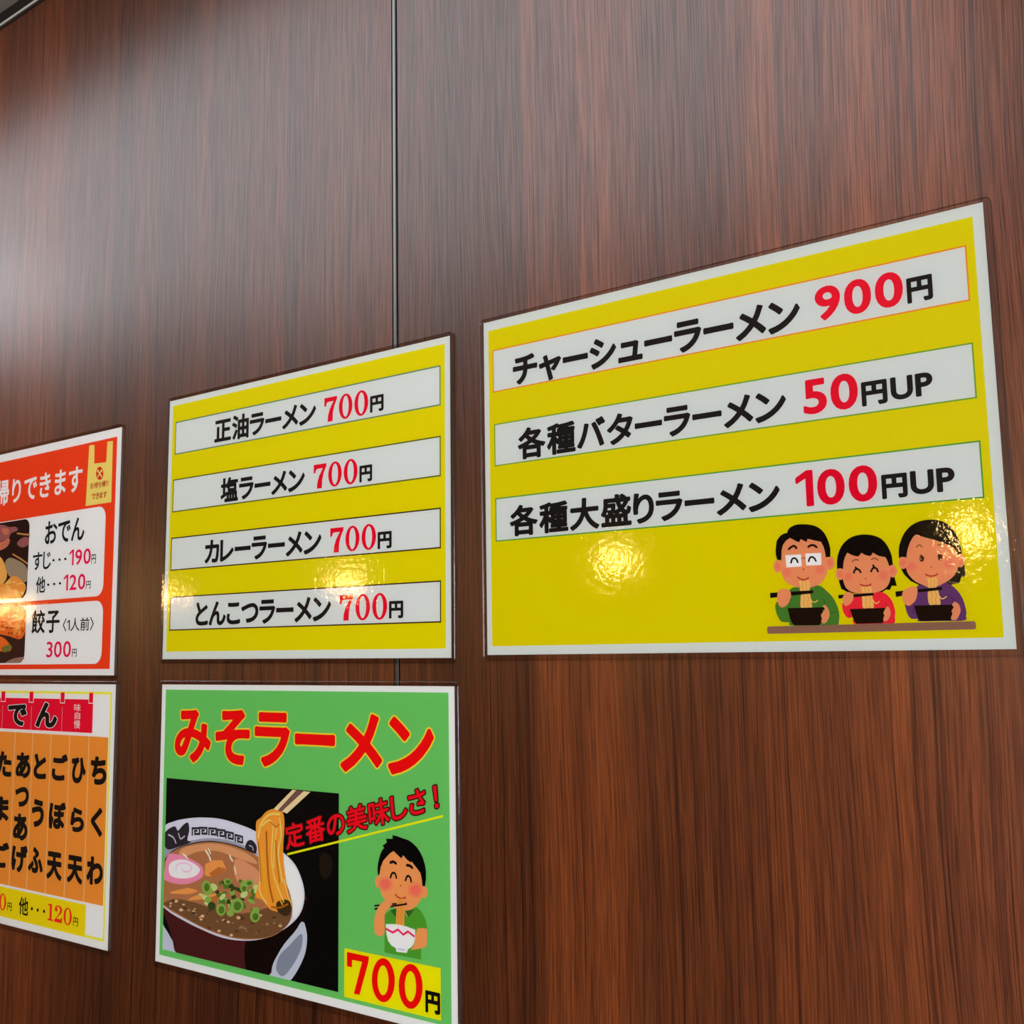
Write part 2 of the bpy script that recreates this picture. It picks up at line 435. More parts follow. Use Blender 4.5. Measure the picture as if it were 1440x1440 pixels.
'で':[[[79,658],[88,571],[323,605],[558,630],[490,576],[430,499],[387,403],[371,292],[387,191],[433,109],[500,47],[582,2],[673,-26],[767,-37],[796,46],[714,54],[634,74],[562,107],[504,155],[465,222],[451,309],[461,383],[491,459],[538,529],[602,587],[680,626],[776,640],[876,642],[876,722],[606,704],[342,680],[168,663]],[[732,519],[681,497],[725,429],[763,356],[814,380],[774,454]],[[841,561],[792,538],[837,471],[876,398],[928,423],[885,496]]],
'と':[[[308,778],[229,745],[302,581],[374,437],[302,379],[247,318],[213,251],[201,178],[212,111],[243,58],[293,19],[357,-8],[436,-23],[525,-28],[701,-20],[841,-3],[841,86],[693,62],[521,52],[417,61],[343,88],[299,131],[284,187],[294,242],[324,294],[370,343],[433,389],[596,483],[737,555],[814,597],[770,668],[738,645],[699,621],[585,561],[442,481],[374,618]]],
'の':[[[476,642],[453,504],[420,372],[382,264],[343,191],[305,149],[269,136],[234,147],[201,180],[176,236],[166,318],[180,402],[220,484],[284,557],[370,612]],[[559,644],[652,622],[726,579],[781,516],[815,440],[826,353],[812,258],[773,182],[717,123],[648,81],[572,56],[486,43],[533,-31],[643,-7],[736,35],[809,92],[863,165],[897,251],[908,350],[896,448],[861,536],[804,610],[728,668],[635,705],[525,718],[408,703],[303,661],[215,596],[147,513],[103,416],[88,311],[98,220],[125,146],[165,90],[213,56],[266,44],[333,64],[394,122],[450,220],[499,355],[535,499]]],
'ひ':[[[109,686],[115,602],[171,610],[250,620],[341,633],[274,550],[214,451],[171,335],[154,203],[167,113],[205,43],[262,-8],[337,-40],[426,-50],[533,-36],[617,3],[680,64],[723,143],[750,235],[761,336],[758,443],[820,337],[894,245],[946,316],[853,421],[792,532],[755,640],[734,739],[655,717],[678,643],[697,492],[697,359],[679,246],[643,155],[590,87],[518,45],[428,31],[369,37],[315,57],[272,93],[243,146],[233,220],[249,339],[291,446],[345,536],[402,605],[449,647],[476,657],[502,665],[479,736],[332,705],[162,686]]],
'ふ':[[[504,547],[554,500],[671,590],[653,642],[536,712],[406,773],[360,715],[479,658],[573,598]],[[311,69],[322,-13],[397,-24],[485,-29],[531,-25],[577,-11],[617,15],[646,59],[657,121],[645,189],[612,257],[562,326],[498,398],[424,476],[365,424],[407,387],[445,349],[503,280],[552,203],[573,130],[564,90],[540,64],[507,51],[472,47],[387,53]],[[888,32],[962,73],[917,175],[855,288],[786,385],[721,348],[789,253],[847,139]],[[344,227],[298,287],[179,182],[42,91],[89,24],[232,125]]],
'ぼ':[[[226,744],[138,752],[136,717],[131,681],[104,497],[86,265],[98,83],[124,-52],[195,-47],[192,-12],[197,33],[227,136],[268,254],[227,287],[198,214],[170,138],[162,209],[160,279],[177,485],[208,677]],[[920,818],[871,801],[902,734],[930,661],[980,678],[952,749]],[[635,165],[636,123],[632,86],[616,57],[586,37],[538,30],[477,39],[437,64],[423,105],[438,143],[479,169],[541,178],[588,175]],[[819,786],[771,771],[798,710],[613,697],[398,702],[398,632],[514,629],[624,630],[624,466],[505,466],[382,471],[383,398],[504,394],[624,395],[632,231],[589,236],[543,238],[457,226],[398,196],[363,152],[352,101],[367,39],[407,-4],[468,-30],[545,-39],[616,-30],[667,-5],[698,35],[709,90],[708,137],[795,84],[875,14],[917,84],[860,130],[789,175],[704,212],[696,398],[795,404],[882,412],[882,485],[696,469],[696,633],[823,643],[828,629],[879,647],[851,718]]],
'ま':[[[500,178],[501,111],[492,68],[469,42],[436,28],[395,24],[332,30],[288,47],[264,73],[256,105],[266,137],[294,164],[340,182],[403,188],[452,186]],[[185,473],[186,398],[313,388],[436,384],[493,384],[497,248],[456,253],[413,254],[316,243],[244,212],[198,163],[182,101],[191,49],[219,8],[264,-22],[326,-40],[404,-46],[472,-38],[522,-17],[555,14],[574,53],[580,94],[578,156],[672,113],[753,60],[820,5],[866,76],[795,129],[696,186],[574,232],[567,386],[706,394],[844,409],[845,484],[708,467],[566,457],[566,469],[566,597],[707,607],[836,620],[837,693],[702,676],[566,666],[567,727],[573,794],[488,794],[492,734],[492,663],[446,663],[317,670],[190,685],[191,611],[316,600],[447,594],[491,594],[491,469],[491,454],[437,454],[313,459]]],
'み':[[[848,514],[767,523],[768,478],[767,431],[758,356],[629,407],[484,437],[546,575],[598,677],[624,710],[574,751],[551,744],[524,740],[415,734],[298,730],[223,733],[227,652],[301,658],[509,668],[459,560],[405,440],[295,425],[203,387],[132,330],[88,259],[72,175],[82,118],[109,75],[150,48],[202,38],[250,45],[291,66],[328,107],[391,226],[454,369],[556,352],[652,320],[740,277],[708,197],[656,121],[581,52],[478,-5],[544,-60],[641,-1],[715,67],[769,146],[807,237],[862,198],[911,158],[948,244],[894,281],[827,321],[840,413]],[[374,370],[320,249],[265,152],[236,125],[205,117],[175,125],[153,148],[145,185],[155,236],[184,284],[230,325],[294,355]]],
'ら':[[[335,784],[315,708],[502,666],[703,630],[722,707],[528,738]],[[313,602],[229,613],[209,405],[178,207],[252,189],[264,213],[282,239],[341,295],[414,338],[498,364],[592,373],[663,363],[718,335],[755,291],[768,236],[755,172],[716,117],[652,76],[560,48],[443,38],[298,47],[322,-35],[468,-39],[590,-27],[687,1],[761,43],[812,97],[842,161],[852,234],[840,301],[806,358],[753,403],[682,432],[597,443],[509,436],[425,414],[346,376],[271,321],[291,460]]],
'り':[[[339,789],[251,792],[243,706],[223,550],[212,383],[216,293],[223,224],[300,230],[295,296],[298,353],[317,436],[356,520],[411,594],[478,646],[551,666],[608,653],[652,616],[684,558],[704,483],[710,394],[700,296],[671,216],[626,152],[566,103],[495,66],[413,40],[323,22],[370,-50],[471,-26],[562,9],[640,57],[704,117],[752,193],[782,285],[792,395],[781,511],[750,606],[702,678],[639,722],[564,738],[491,724],[425,687],[369,635],[324,574],[292,511],[310,649]]],
'わ':[[[293,720],[288,625],[209,614],[144,608],[79,607],[87,524],[283,551],[276,454],[168,298],[55,149],[105,80],[268,316],[267,277],[264,21],[261,-38],[348,-38],[343,23],[339,143],[339,264],[342,382],[413,440],[489,485],[570,515],[655,525],[726,514],[780,485],[818,443],[840,395],[848,347],[836,269],[803,205],[752,154],[686,116],[610,89],[528,72],[565,-3],[668,23],[757,61],[829,111],[884,175],[918,252],[929,345],[915,431],[876,501],[819,554],[747,587],[667,598],[567,586],[458,545],[348,472],[353,537],[398,607],[368,642],[363,640],[374,732],[383,791],[289,794],[293,756]]],
'ん':[[[547,742],[459,778],[422,701],[325,519],[186,244],[76,-8],[162,-38],[199,72],[248,190],[284,248],[330,299],[384,336],[443,350],[481,342],[506,318],[516,280],[518,186],[520,90],[529,45],[554,4],[598,-25],[665,-37],[745,-24],[812,13],[867,70],[911,146],[947,236],[881,290],[861,224],[830,158],[790,101],[739,61],[678,46],[638,53],[610,76],[597,117],[593,302],[583,354],[558,392],[522,415],[476,423],[427,417],[376,397],[327,361],[424,537],[515,693]]],
'カ':[[[855,579],[799,607],[771,603],[735,602],[497,602],[502,705],[508,787],[414,787],[421,704],[417,602],[241,602],[183,604],[127,608],[127,523],[183,527],[242,527],[410,527],[382,387],[338,273],[281,181],[212,106],[161,65],[109,32],[182,-27],[275,47],[352,135],[413,241],[459,370],[489,527],[769,527],[764,385],[748,219],[718,98],[696,72],[660,65],[590,68],[511,76],[521,-7],[602,-12],[682,-14],[730,-8],[765,12],[789,47],[824,194],[842,383],[850,530]]],
'シ':[[[301,768],[256,701],[368,631],[471,559],[518,627],[416,697]],[[151,53],[197,-28],[360,19],[529,96],[680,201],[811,322],[913,454],[865,536],[795,433],[707,336],[604,248],[486,170],[379,118],[264,79]],[[150,543],[106,475],[219,408],[324,338],[370,408],[266,476]]],
'タ':[[[536,785],[445,814],[430,772],[413,735],[367,657],[299,567],[208,474],[92,387],[159,335],[263,418],[352,508],[424,600],[762,600],[732,511],[686,415],[626,323],[519,395],[415,458],[361,403],[464,336],[573,259],[498,188],[409,122],[305,64],[186,18],[258,-44],[412,28],[538,114],[639,210],[748,119],[807,188],[693,276],[761,382],[814,488],[849,587],[860,615],[873,641],[807,681],[778,673],[741,671],[470,671],[491,707]]],
'チ':[[[88,457],[88,374],[178,378],[475,378],[459,278],[426,194],[376,122],[308,63],[222,14],[301,-41],[393,23],[462,96],[512,179],[543,272],[557,378],[836,378],[913,374],[913,457],[834,453],[558,453],[558,645],[666,664],[757,684],[813,699],[760,768],[647,736],[502,710],[322,696],[166,695],[186,621],[323,625],[477,635],[477,453],[176,453]]],
'バ':[[[765,779],[712,757],[755,689],[793,618],[847,642],[808,713]],[[875,819],[822,797],[866,730],[905,659],[959,683],[920,751]],[[218,301],[152,165],[64,29],[149,-7],[229,126],[296,268],[352,439],[387,580],[405,653],[316,672],[278,482]],[[710,339],[773,165],[823,-5],[912,24],[858,192],[792,366],[718,537],[646,682],[565,655],[639,508]]],
'メ':[[[281,611],[229,548],[378,447],[511,346],[403,229],[273,123],[114,32],[183,-30],[341,68],[470,178],[575,292],[698,181],[811,62],[874,131],[758,247],[627,360],[715,511],[777,655],[792,693],[810,728],[718,760],[698,686],[643,553],[562,413],[424,514]]],
'ャ':[[[865,475],[815,510],[777,498],[432,430],[399,548],[385,612],[299,591],[312,565],[323,531],[356,416],[234,394],[151,383],[171,307],[374,348],[474,-17],[489,-90],[574,-68],[552,0],[450,364],[753,424],[678,319],[581,218],[652,183],[768,322]]],
'ュ':[[[149,91],[149,8],[232,11],[780,11],[856,9],[856,90],[777,87],[679,87],[730,445],[737,476],[676,505],[654,500],[626,498],[322,498],[243,504],[243,420],[323,423],[641,423],[622,265],[594,87],[232,87]]],
'ラ':[[[231,745],[231,662],[321,665],[713,665],[805,662],[805,745],[763,741],[714,740],[321,740],[274,741]],[[878,481],[821,517],[798,511],[766,509],[239,509],[141,515],[141,431],[239,434],[770,434],[745,359],[705,283],[651,213],[554,132],[434,70],[299,30],[361,-41],[456,-10],[548,34],[637,92],[719,168],[784,256],[832,352],[865,452]]],
'レ':[[[222,32],[280,-18],[303,-6],[322,0],[500,64],[659,145],[796,243],[907,357],[862,427],[751,313],[614,214],[464,137],[315,86],[315,653],[317,700],[322,744],[223,744],[229,701],[232,653],[232,81],[230,55]]],
'ン':[[[227,733],[170,672],[304,568],[419,463],[482,526],[360,633]],[[141,63],[194,-19],[347,21],[478,75],[587,136],[726,243],[839,365],[923,492],[875,577],[820,481],[744,383],[650,290],[541,209],[434,151],[301,99]]],
'・':[[[500,486],[446,472],[408,434],[394,380],[408,326],[446,288],[500,274],[554,288],[592,326],[606,380],[592,434],[554,472]]],
'ー':[[[102,433],[102,335],[241,340],[790,340],[853,338],[897,335],[897,433],[854,430],[789,428],[241,428],[162,430]]],
'人':[[[457,837],[455,765],[450,668],[435,555],[405,431],[356,305],[283,184],[180,74],[43,-17],[77,-45],[104,-76],[235,13],[336,118],[412,235],[466,358],[502,480],[532,382],[574,280],[630,178],[704,82],[796,-3],[910,-72],[934,-39],[965,-9],[830,73],[727,178],[651,295],[598,414],[564,526],[544,621],[534,689],[539,772],[541,837]]],
'他':[[[398,740],[398,476],[271,427],[300,360],[398,398],[398,72],[403,15],[418,-24],[447,-50],[491,-63],[554,-67],[815,-67],[872,-61],[912,-42],[938,-8],[954,44],[963,117],[927,129],[893,147],[886,75],[873,30],[851,8],[813,2],[556,2],[513,5],[487,15],[475,37],[472,72],[472,427],[620,485],[620,143],[691,143],[691,512],[847,573],[844,380],[837,285],[824,260],[802,255],[726,256],[738,223],[744,186],[796,186],[846,193],[874,205],[894,228],[906,266],[915,398],[918,635],[922,648],[870,669],[856,658],[847,650],[691,590],[691,838],[620,838],[620,562],[472,505],[472,740]],[[266,836],[199,687],[114,550],[18,437],[42,401],[60,365],[111,423],[160,487],[160,-78],[234,-78],[234,603],[289,708],[336,815]]],
'円':[[[840,698],[840,403],[535,403],[535,698]],[[90,772],[90,-81],[166,-81],[166,329],[840,329],[840,20],[835,1],[815,-5],[662,-4],[679,-41],[690,-79],[802,-77],[870,-66],[897,-49],[912,-21],[916,20],[916,772]],[[166,403],[166,698],[460,698],[460,403]]],
'前':[[[604,514],[604,104],[674,104],[674,514]],[[807,544],[807,14],[802,-1],[786,-5],[654,-4],[670,-40],[681,-76],[778,-74],[839,-63],[864,-48],[877,-23],[881,13],[881,544]],[[723,845],[681,763],[629,682],[329,682],[378,700],[335,770],[278,841],[208,816],[260,748],[300,682],[53,682],[53,613],[947,613],[947,682],[714,682],[803,819]],[[409,301],[409,200],[187,200],[187,301]],[[409,360],[187,360],[187,459],[409,459]],[[116,523],[116,-75],[187,-75],[187,141],[409,141],[409,7],[405,-6],[391,-10],[281,-9],[296,-43],[307,-76],[392,-74],[446,-63],[475,-39],[482,6],[482,523]]],
'各':[[[203,278],[203,-84],[278,-84],[278,-37],[717,-37],[717,-81],[796,-81],[796,278]],[[278,30],[278,209],[717,209],[717,30]],[[374,848],[288,730],[179,626],[56,543],[86,516],[113,488],[194,545],[273,613],[350,536],[437,466],[304,403],[165,354],[29,319],[50,287],[66,252],[214,293],[363,349],[506,421],[636,352],[775,297],[920,256],[942,292],[969,324],[831,358],[699,405],[575,464],[671,536],[753,616],[821,705],[769,739],[756,735],[385,735],[417,778],[446,823]],[[321,660],[329,669],[700,669],[613,583],[505,506],[404,579]]],
'味':[[[615,835],[615,675],[411,675],[411,603],[615,603],[615,434],[372,434],[372,362],[586,362],[512,232],[416,119],[308,37],[336,9],[359,-22],[455,56],[542,158],[615,278],[615,-79],[691,-79],[691,277],[755,162],[828,60],[907,-20],[933,13],[963,42],[871,125],[787,237],[720,362],[951,362],[951,434],[691,434],[691,603],[910,603],[910,675],[691,675],[691,835]],[[73,748],[73,88],[142,88],[142,166],[336,166],[336,748]],[[142,676],[267,676],[267,239],[142,239]]],
'塩':[[[504,525],[789,525],[789,403],[504,403]],[[33,158],[60,83],[201,144],[356,213],[340,282],[235,238],[235,525],[329,525],[369,490],[403,529],[434,572],[434,344],[862,344],[862,585],[442,585],[483,657],[949,657],[949,725],[515,725],[551,826],[476,842],[440,741],[392,647],[334,568],[334,596],[235,596],[235,828],[164,828],[164,596],[52,596],[52,525],[164,525],[164,209]],[[384,274],[384,19],[264,19],[264,-50],[964,-50],[964,19],[907,19],[907,274]],[[449,19],[449,212],[541,212],[541,19]],[[596,19],[596,212],[690,212],[690,19]],[[745,19],[745,212],[838,212],[838,19]]],
'大':[[[461,839],[459,706],[446,553],[62,553],[62,476],[433,476],[408,381],[370,288],[317,199],[246,117],[156,45],[43,-16],[75,-46],[100,-78],[231,-2],[332,90],[409,193],[464,304],[501,419],[554,289],[620,172],[700,71],[793,-13],[902,-78],[928,-41],[958,-8],[849,52],[755,134],[676,233],[612,349],[563,476],[942,476],[942,553],[526,553],[539,705],[542,839]]],
'天':[[[66,455],[66,379],[434,379],[404,294],[355,210],[281,128],[178,53],[42,-15],[69,-45],[91,-78],[227,-10],[332,66],[410,148],[465,235],[501,323],[556,212],[624,117],[706,36],[803,-29],[915,-77],[938,-42],[966,-10],[852,35],[754,98],[671,177],[605,271],[555,379],[937,379],[937,455],[528,455],[532,513],[533,568],[533,687],[894,687],[894,763],[102,763],[102,687],[454,687],[454,568],[453,513],[448,455]]],
'子':[[[465,540],[465,395],[51,395],[51,320],[465,320],[465,20],[459,2],[438,-4],[372,-5],[261,-2],[279,-41],[293,-80],[414,-77],[491,-66],[522,-50],[538,-23],[543,19],[543,320],[953,320],[953,395],[543,395],[543,501],[718,608],[873,734],[816,777],[799,772],[151,772],[151,698],[716,698],[595,612]]],
'定':[[[224,378],[202,250],[164,137],[110,42],[36,-33],[69,-57],[97,-83],[158,-19],[207,57],[247,144],[309,56],[385,-4],[475,-41],[580,-59],[698,-64],[932,-64],[943,-25],[960,12],[702,11],[617,14],[538,23],[538,225],[836,225],[836,295],[538,295],[538,459],[795,459],[795,532],[211,532],[211,459],[460,459],[460,44],[385,85],[323,149],[276,239],[290,303],[300,370]],[[426,826],[451,777],[472,727],[82,727],[82,509],[156,509],[156,656],[841,656],[841,509],[918,509],[918,727],[558,727],[534,786],[500,847]]],
'帰':[[[220,837],[220,431],[217,325],[205,225],[180,131],[134,44],[65,-34],[93,-57],[118,-82],[194,3],[243,99],[272,203],[285,314],[288,431],[288,837]],[[90,655],[85,539],[70,432],[42,347],[96,309],[130,405],[146,522],[152,645]],[[334,455],[334,291],[401,291],[401,-13],[469,-13],[469,240],[593,240],[593,-80],[663,-80],[663,240],[797,240],[797,66],[795,57],[785,54],[711,55],[723,23],[730,-9],[795,-7],[839,3],[862,26],[867,65],[867,304],[663,304],[663,395],[869,395],[869,291],[939,291],[939,455]],[[593,304],[402,304],[402,395],[593,395]],[[425,690],[425,635],[793,635],[793,568],[389,568],[389,511],[864,511],[864,812],[401,812],[401,755],[793,755],[793,690]]],
'慢':[[[748,451],[861,451],[861,357],[748,357]],[[577,451],[688,451],[688,357],[577,357]],[[410,451],[518,451],[518,357],[410,357]],[[344,501],[344,306],[929,306],[929,501]],[[468,657],[806,657],[806,596],[468,596]],[[468,758],[806,758],[806,699],[468,699]],[[398,807],[398,547],[880,547],[880,807]],[[165,840],[165,-79],[235,-79],[235,840]],[[77,647],[61,515],[32,390],[85,372],[114,505],[128,640]],[[252,664],[279,572],[296,489],[352,511],[333,590],[304,680]],[[796,194],[727,132],[641,81],[555,133],[486,194]],[[329,256],[329,194],[402,194],[474,115],[564,48],[431,9],[291,-16],[311,-47],[326,-81],[487,-47],[639,7],[773,-45],[922,-79],[943,-45],[968,-14],[837,10],[717,47],[793,99],[858,160],[909,232],[860,259],[847,256]]],
'持':[[[448,204],[512,113],[558,26],[620,65],[571,150],[506,237]],[[626,835],[626,710],[413,710],[413,642],[626,642],[626,515],[362,515],[362,446],[758,446],[758,334],[373,334],[373,265],[758,265],[758,11],[754,-3],[739,-7],[692,-8],[615,-6],[629,-43],[638,-79],[731,-77],[790,-67],[814,-51],[827,-27],[830,11],[830,265],[954,265],[954,334],[830,334],[830,446],[960,446],[960,515],[698,515],[698,642],[912,642],[912,710],[698,710],[698,835]],[[171,839],[171,638],[42,638],[42,568],[171,568],[171,351],[28,309],[47,235],[171,275],[171,11],[167,-4],[154,-8],[60,-7],[73,-43],[81,-77],[159,-75],[207,-63],[233,-37],[241,10],[241,298],[350,334],[340,403],[241,372],[241,568],[347,568],[347,638],[241,638],[241,839]]],
'正':[[[188,510],[188,38],[52,38],[52,-35],[950,-35],[950,38],[565,38],[565,353],[878,353],[878,426],[565,426],[565,693],[917,693],[917,767],[90,767],[90,693],[486,693],[486,38],[265,38],[265,510]]],
'油':[[[93,773],[199,717],[286,658],[331,721],[241,776],[136,828]],[[42,499],[145,445],[230,388],[272,451],[185,504],[83,554]],[[76,-16],[141,-65],[221,74],[297,220],[240,268],[156,114]],[[603,54],[438,54],[438,274],[603,274]],[[676,54],[676,274],[848,274],[848,54]],[[367,631],[367,-77],[438,-77],[438,-18],[848,-18],[848,-71],[921,-71],[921,631],[676,631],[676,838],[603,838],[603,631]],[[603,347],[438,347],[438,558],[603,558]],[[676,347],[676,558],[848,558],[848,347]]],
'番':[[[460,561],[312,561],[350,577],[318,642],[271,709],[460,721]],[[206,686],[248,623],[278,561],[61,561],[61,497],[382,497],[278,418],[158,351],[35,302],[61,274],[83,243],[189,290],[189,-81],[261,-81],[261,-46],[751,-46],[751,-77],[826,-77],[826,287],[917,251],[941,284],[968,314],[842,359],[719,422],[613,497],[941,497],[941,561],[712,561],[759,629],[806,705],[725,728],[687,648],[642,572],[673,561],[534,561],[534,727],[704,747],[850,772],[800,828],[489,786],[116,761],[126,732],[133,703],[265,708]],[[460,483],[460,324],[534,324],[534,487],[650,389],[787,306],[219,306],[349,388]],[[261,106],[462,106],[462,13],[261,13]],[[261,159],[261,246],[462,246],[462,159]],[[751,106],[751,13],[534,13],[534,106]],[[751,159],[534,159],[534,246],[751,246]]],
'盛':[[[172,251],[172,9],[48,9],[48,-60],[951,-60],[951,9],[834,9],[834,251]],[[243,9],[243,190],[368,190],[368,9]],[[438,9],[438,190],[564,190],[564,9]],[[634,9],[634,190],[761,190],[761,9]],[[649,811],[700,773],[746,731],[585,731],[578,785],[573,840],[498,840],[503,785],[510,731],[135,731],[135,611],[132,534],[119,451],[91,366],[43,288],[76,267],[105,241],[157,326],[189,419],[205,514],[383,514],[375,421],[363,384],[352,377],[335,375],[245,379],[256,351],[262,320],[323,319],[367,320],[399,326],[422,342],[443,404],[455,548],[456,575],[209,575],[210,610],[210,664],[524,664],[563,541],[616,435],[537,383],[452,340],[502,284],[580,328],[655,380],[713,322],[776,285],[842,272],[885,279],[916,304],[936,352],[949,429],[917,443],[888,462],[881,392],[867,355],[845,343],[800,353],[755,382],[712,427],[796,516],[865,617],[797,638],[742,556],[673,483],[632,566],[600,664],[931,664],[931,731],[778,731],[813,754],[763,799],[701,842]]],
'種':[[[433,535],[433,214],[641,214],[641,142],[422,142],[422,82],[641,82],[641,3],[365,3],[365,-59],[965,-59],[965,3],[713,3],[713,82],[931,82],[931,142],[713,142],[713,214],[926,214],[926,535],[713,535],[713,602],[946,602],[946,664],[713,664],[713,738],[837,752],[944,771],[898,828],[674,796],[409,779],[420,750],[427,721],[641,732],[641,664],[391,664],[391,602],[641,602],[641,535]],[[500,350],[641,350],[641,270],[500,270]],[[713,350],[857,350],[857,270],[713,270]],[[500,479],[641,479],[641,400],[500,400]],[[713,479],[857,479],[857,400],[713,400]],[[361,826],[216,779],[43,744],[56,716],[65,687],[212,712],[212,558],[49,558],[49,488],[202,488],[154,371],[93,260],[28,172],[49,139],[67,103],[143,219],[212,365],[212,-78],[286,-78],[286,353],[338,286],[377,229],[422,288],[357,356],[286,426],[286,488],[411,488],[411,558],[286,558],[286,729],[354,747],[413,768]]],
'美':[[[695,844],[655,771],[608,700],[343,700],[380,717],[344,779],[292,844],[226,816],[270,759],[304,700],[98,700],[98,633],[460,633],[460,551],[147,551],[147,486],[460,486],[460,401],[56,401],[56,334],[452,334],[438,257],[82,257],[82,189],[416,189],[370,120],[298,64],[190,21],[41,-10],[63,-43],[79,-77],[217,-46],[323,-6],[402,46],[458,108],[496,182],[550,102],[619,37],[702,-14],[800,-52],[913,-77],[934,-41],[960,-8],[831,16],[723,57],[637,114],[572,189],[937,189],[937,257],[518,257],[530,334],[950,334],[950,401],[536,401],[536,486],[858,486],[858,551],[536,551],[536,633],[903,633],[903,700],[691,700],[733,758],[773,820]]],
'自':[[[239,411],[774,411],[774,264],[239,264]],[[239,482],[239,631],[774,631],[774,482]],[[239,194],[774,194],[774,46],[239,46]],[[455,842],[438,774],[416,703],[163,703],[163,-81],[239,-81],[239,-25],[774,-25],[774,-76],[853,-76],[853,703],[492,703],[542,830]]],
'餃':[[[753,569],[833,459],[899,358],[959,401],[892,497],[810,604]],[[569,602],[507,492],[433,396],[465,375],[493,351],[569,458],[639,579]],[[616,817],[652,755],[682,697],[448,697],[448,628],[941,628],[941,697],[684,697],[746,729],[717,785],[678,845]],[[770,420],[738,318],[692,226],[642,317],[604,415],[540,397],[588,274],[649,163],[583,90],[504,27],[412,-26],[438,-52],[459,-81],[548,-29],[625,33],[692,103],[759,30],[834,-31],[917,-78],[941,-45],[968,-16],[881,30],[804,90],[736,164],[797,276],[840,403]],[[311,359],[311,272],[168,272],[168,359]],[[311,416],[168,416],[168,493],[311,493]],[[270,170],[303,94],[168,43],[168,214],[379,214],[379,550],[295,550],[277,601],[254,653],[195,635],[213,593],[227,550],[100,550],[100,70],[92,37],[73,14],[52,1],[71,-34],[84,-68],[136,-39],[323,42],[346,-30],[406,-4],[373,88],[327,191]],[[228,846],[174,761],[105,685],[28,624],[48,588],[63,553],[157,636],[241,738],[316,666],[375,599],[424,649],[359,719],[275,792],[292,824]]],
'！':[[[217,242],[283,242],[303,630],[305,748],[195,748],[197,630]],[[250,-5],[282,3],[305,26],[314,61],[305,96],[282,120],[250,128],[218,120],[195,96],[186,61],[195,26],[217,3]]],
'Z':[[[520,360],[514,442],[495,521],[465,591],[426,649],[378,693],[326,721],[270,730],[214,721],[162,693],[114,649],[75,591],[45,521],[26,442],[20,360],[26,278],[45,199],[75,129],[114,71],[162,27],[214,-1],[270,-10],[326,-1],[378,27],[426,71],[465,129],[495,199],[514,278]],[[385,360],[382,429],[374,495],[360,553],[342,602],[320,639],[296,662],[270,670],[244,662],[220,639],[198,602],[180,553],[166,495],[158,429],[155,360],[158,291],[166,225],[180,167],[198,118],[220,81],[244,58],[270,50],[296,58],[320,81],[342,118],[360,167],[374,225],[382,291]]],
'S':[[[20,720],[500,720],[500,640],[400,440],[350,250],[340,0],[150,0],[165,180],[230,370],[370,590],[160,590],[110,560],[85,470],[20,470]]],
'z':[[[465,345],[460,426],[444,503],[418,573],[384,630],[343,674],[298,701],[250,710],[202,701],[157,674],[116,630],[82,573],[56,503],[40,426],[35,345],[40,264],[56,187],[82,117],[116,60],[157,16],[202,-11],[250,-20],[298,-11],[343,16],[384,60],[418,117],[444,187],[460,264]],[[370,345],[367,420],[358,490],[344,554],[325,607],[302,647],[277,672],[250,680],[223,672],[198,647],[175,607],[156,554],[142,490],[133,420],[130,345],[133,270],[142,200],[156,136],[175,83],[198,43],[223,18],[250,10],[277,18],[302,43],[325,83],[344,136],[358,200],[367,270]]],
'i':[[[60,690],[160,690],[250,715],[250,50],[340,50],[340,0],[50,0],[50,50],[150,50],[150,640],[60,640]]],
't':[[[50,500],[60,600],[120,680],[230,715],[350,690],[430,610],[440,520],[400,420],[310,320],[200,220],[130,140],[150,140],[400,140],[420,230],[460,230],[440,0],[40,0],[40,60],[110,150],[210,260],[290,370],[335,470],[340,560],[300,640],[220,675],[140,640],[150,590],[190,560],[190,490],[140,450],[80,455]]]}

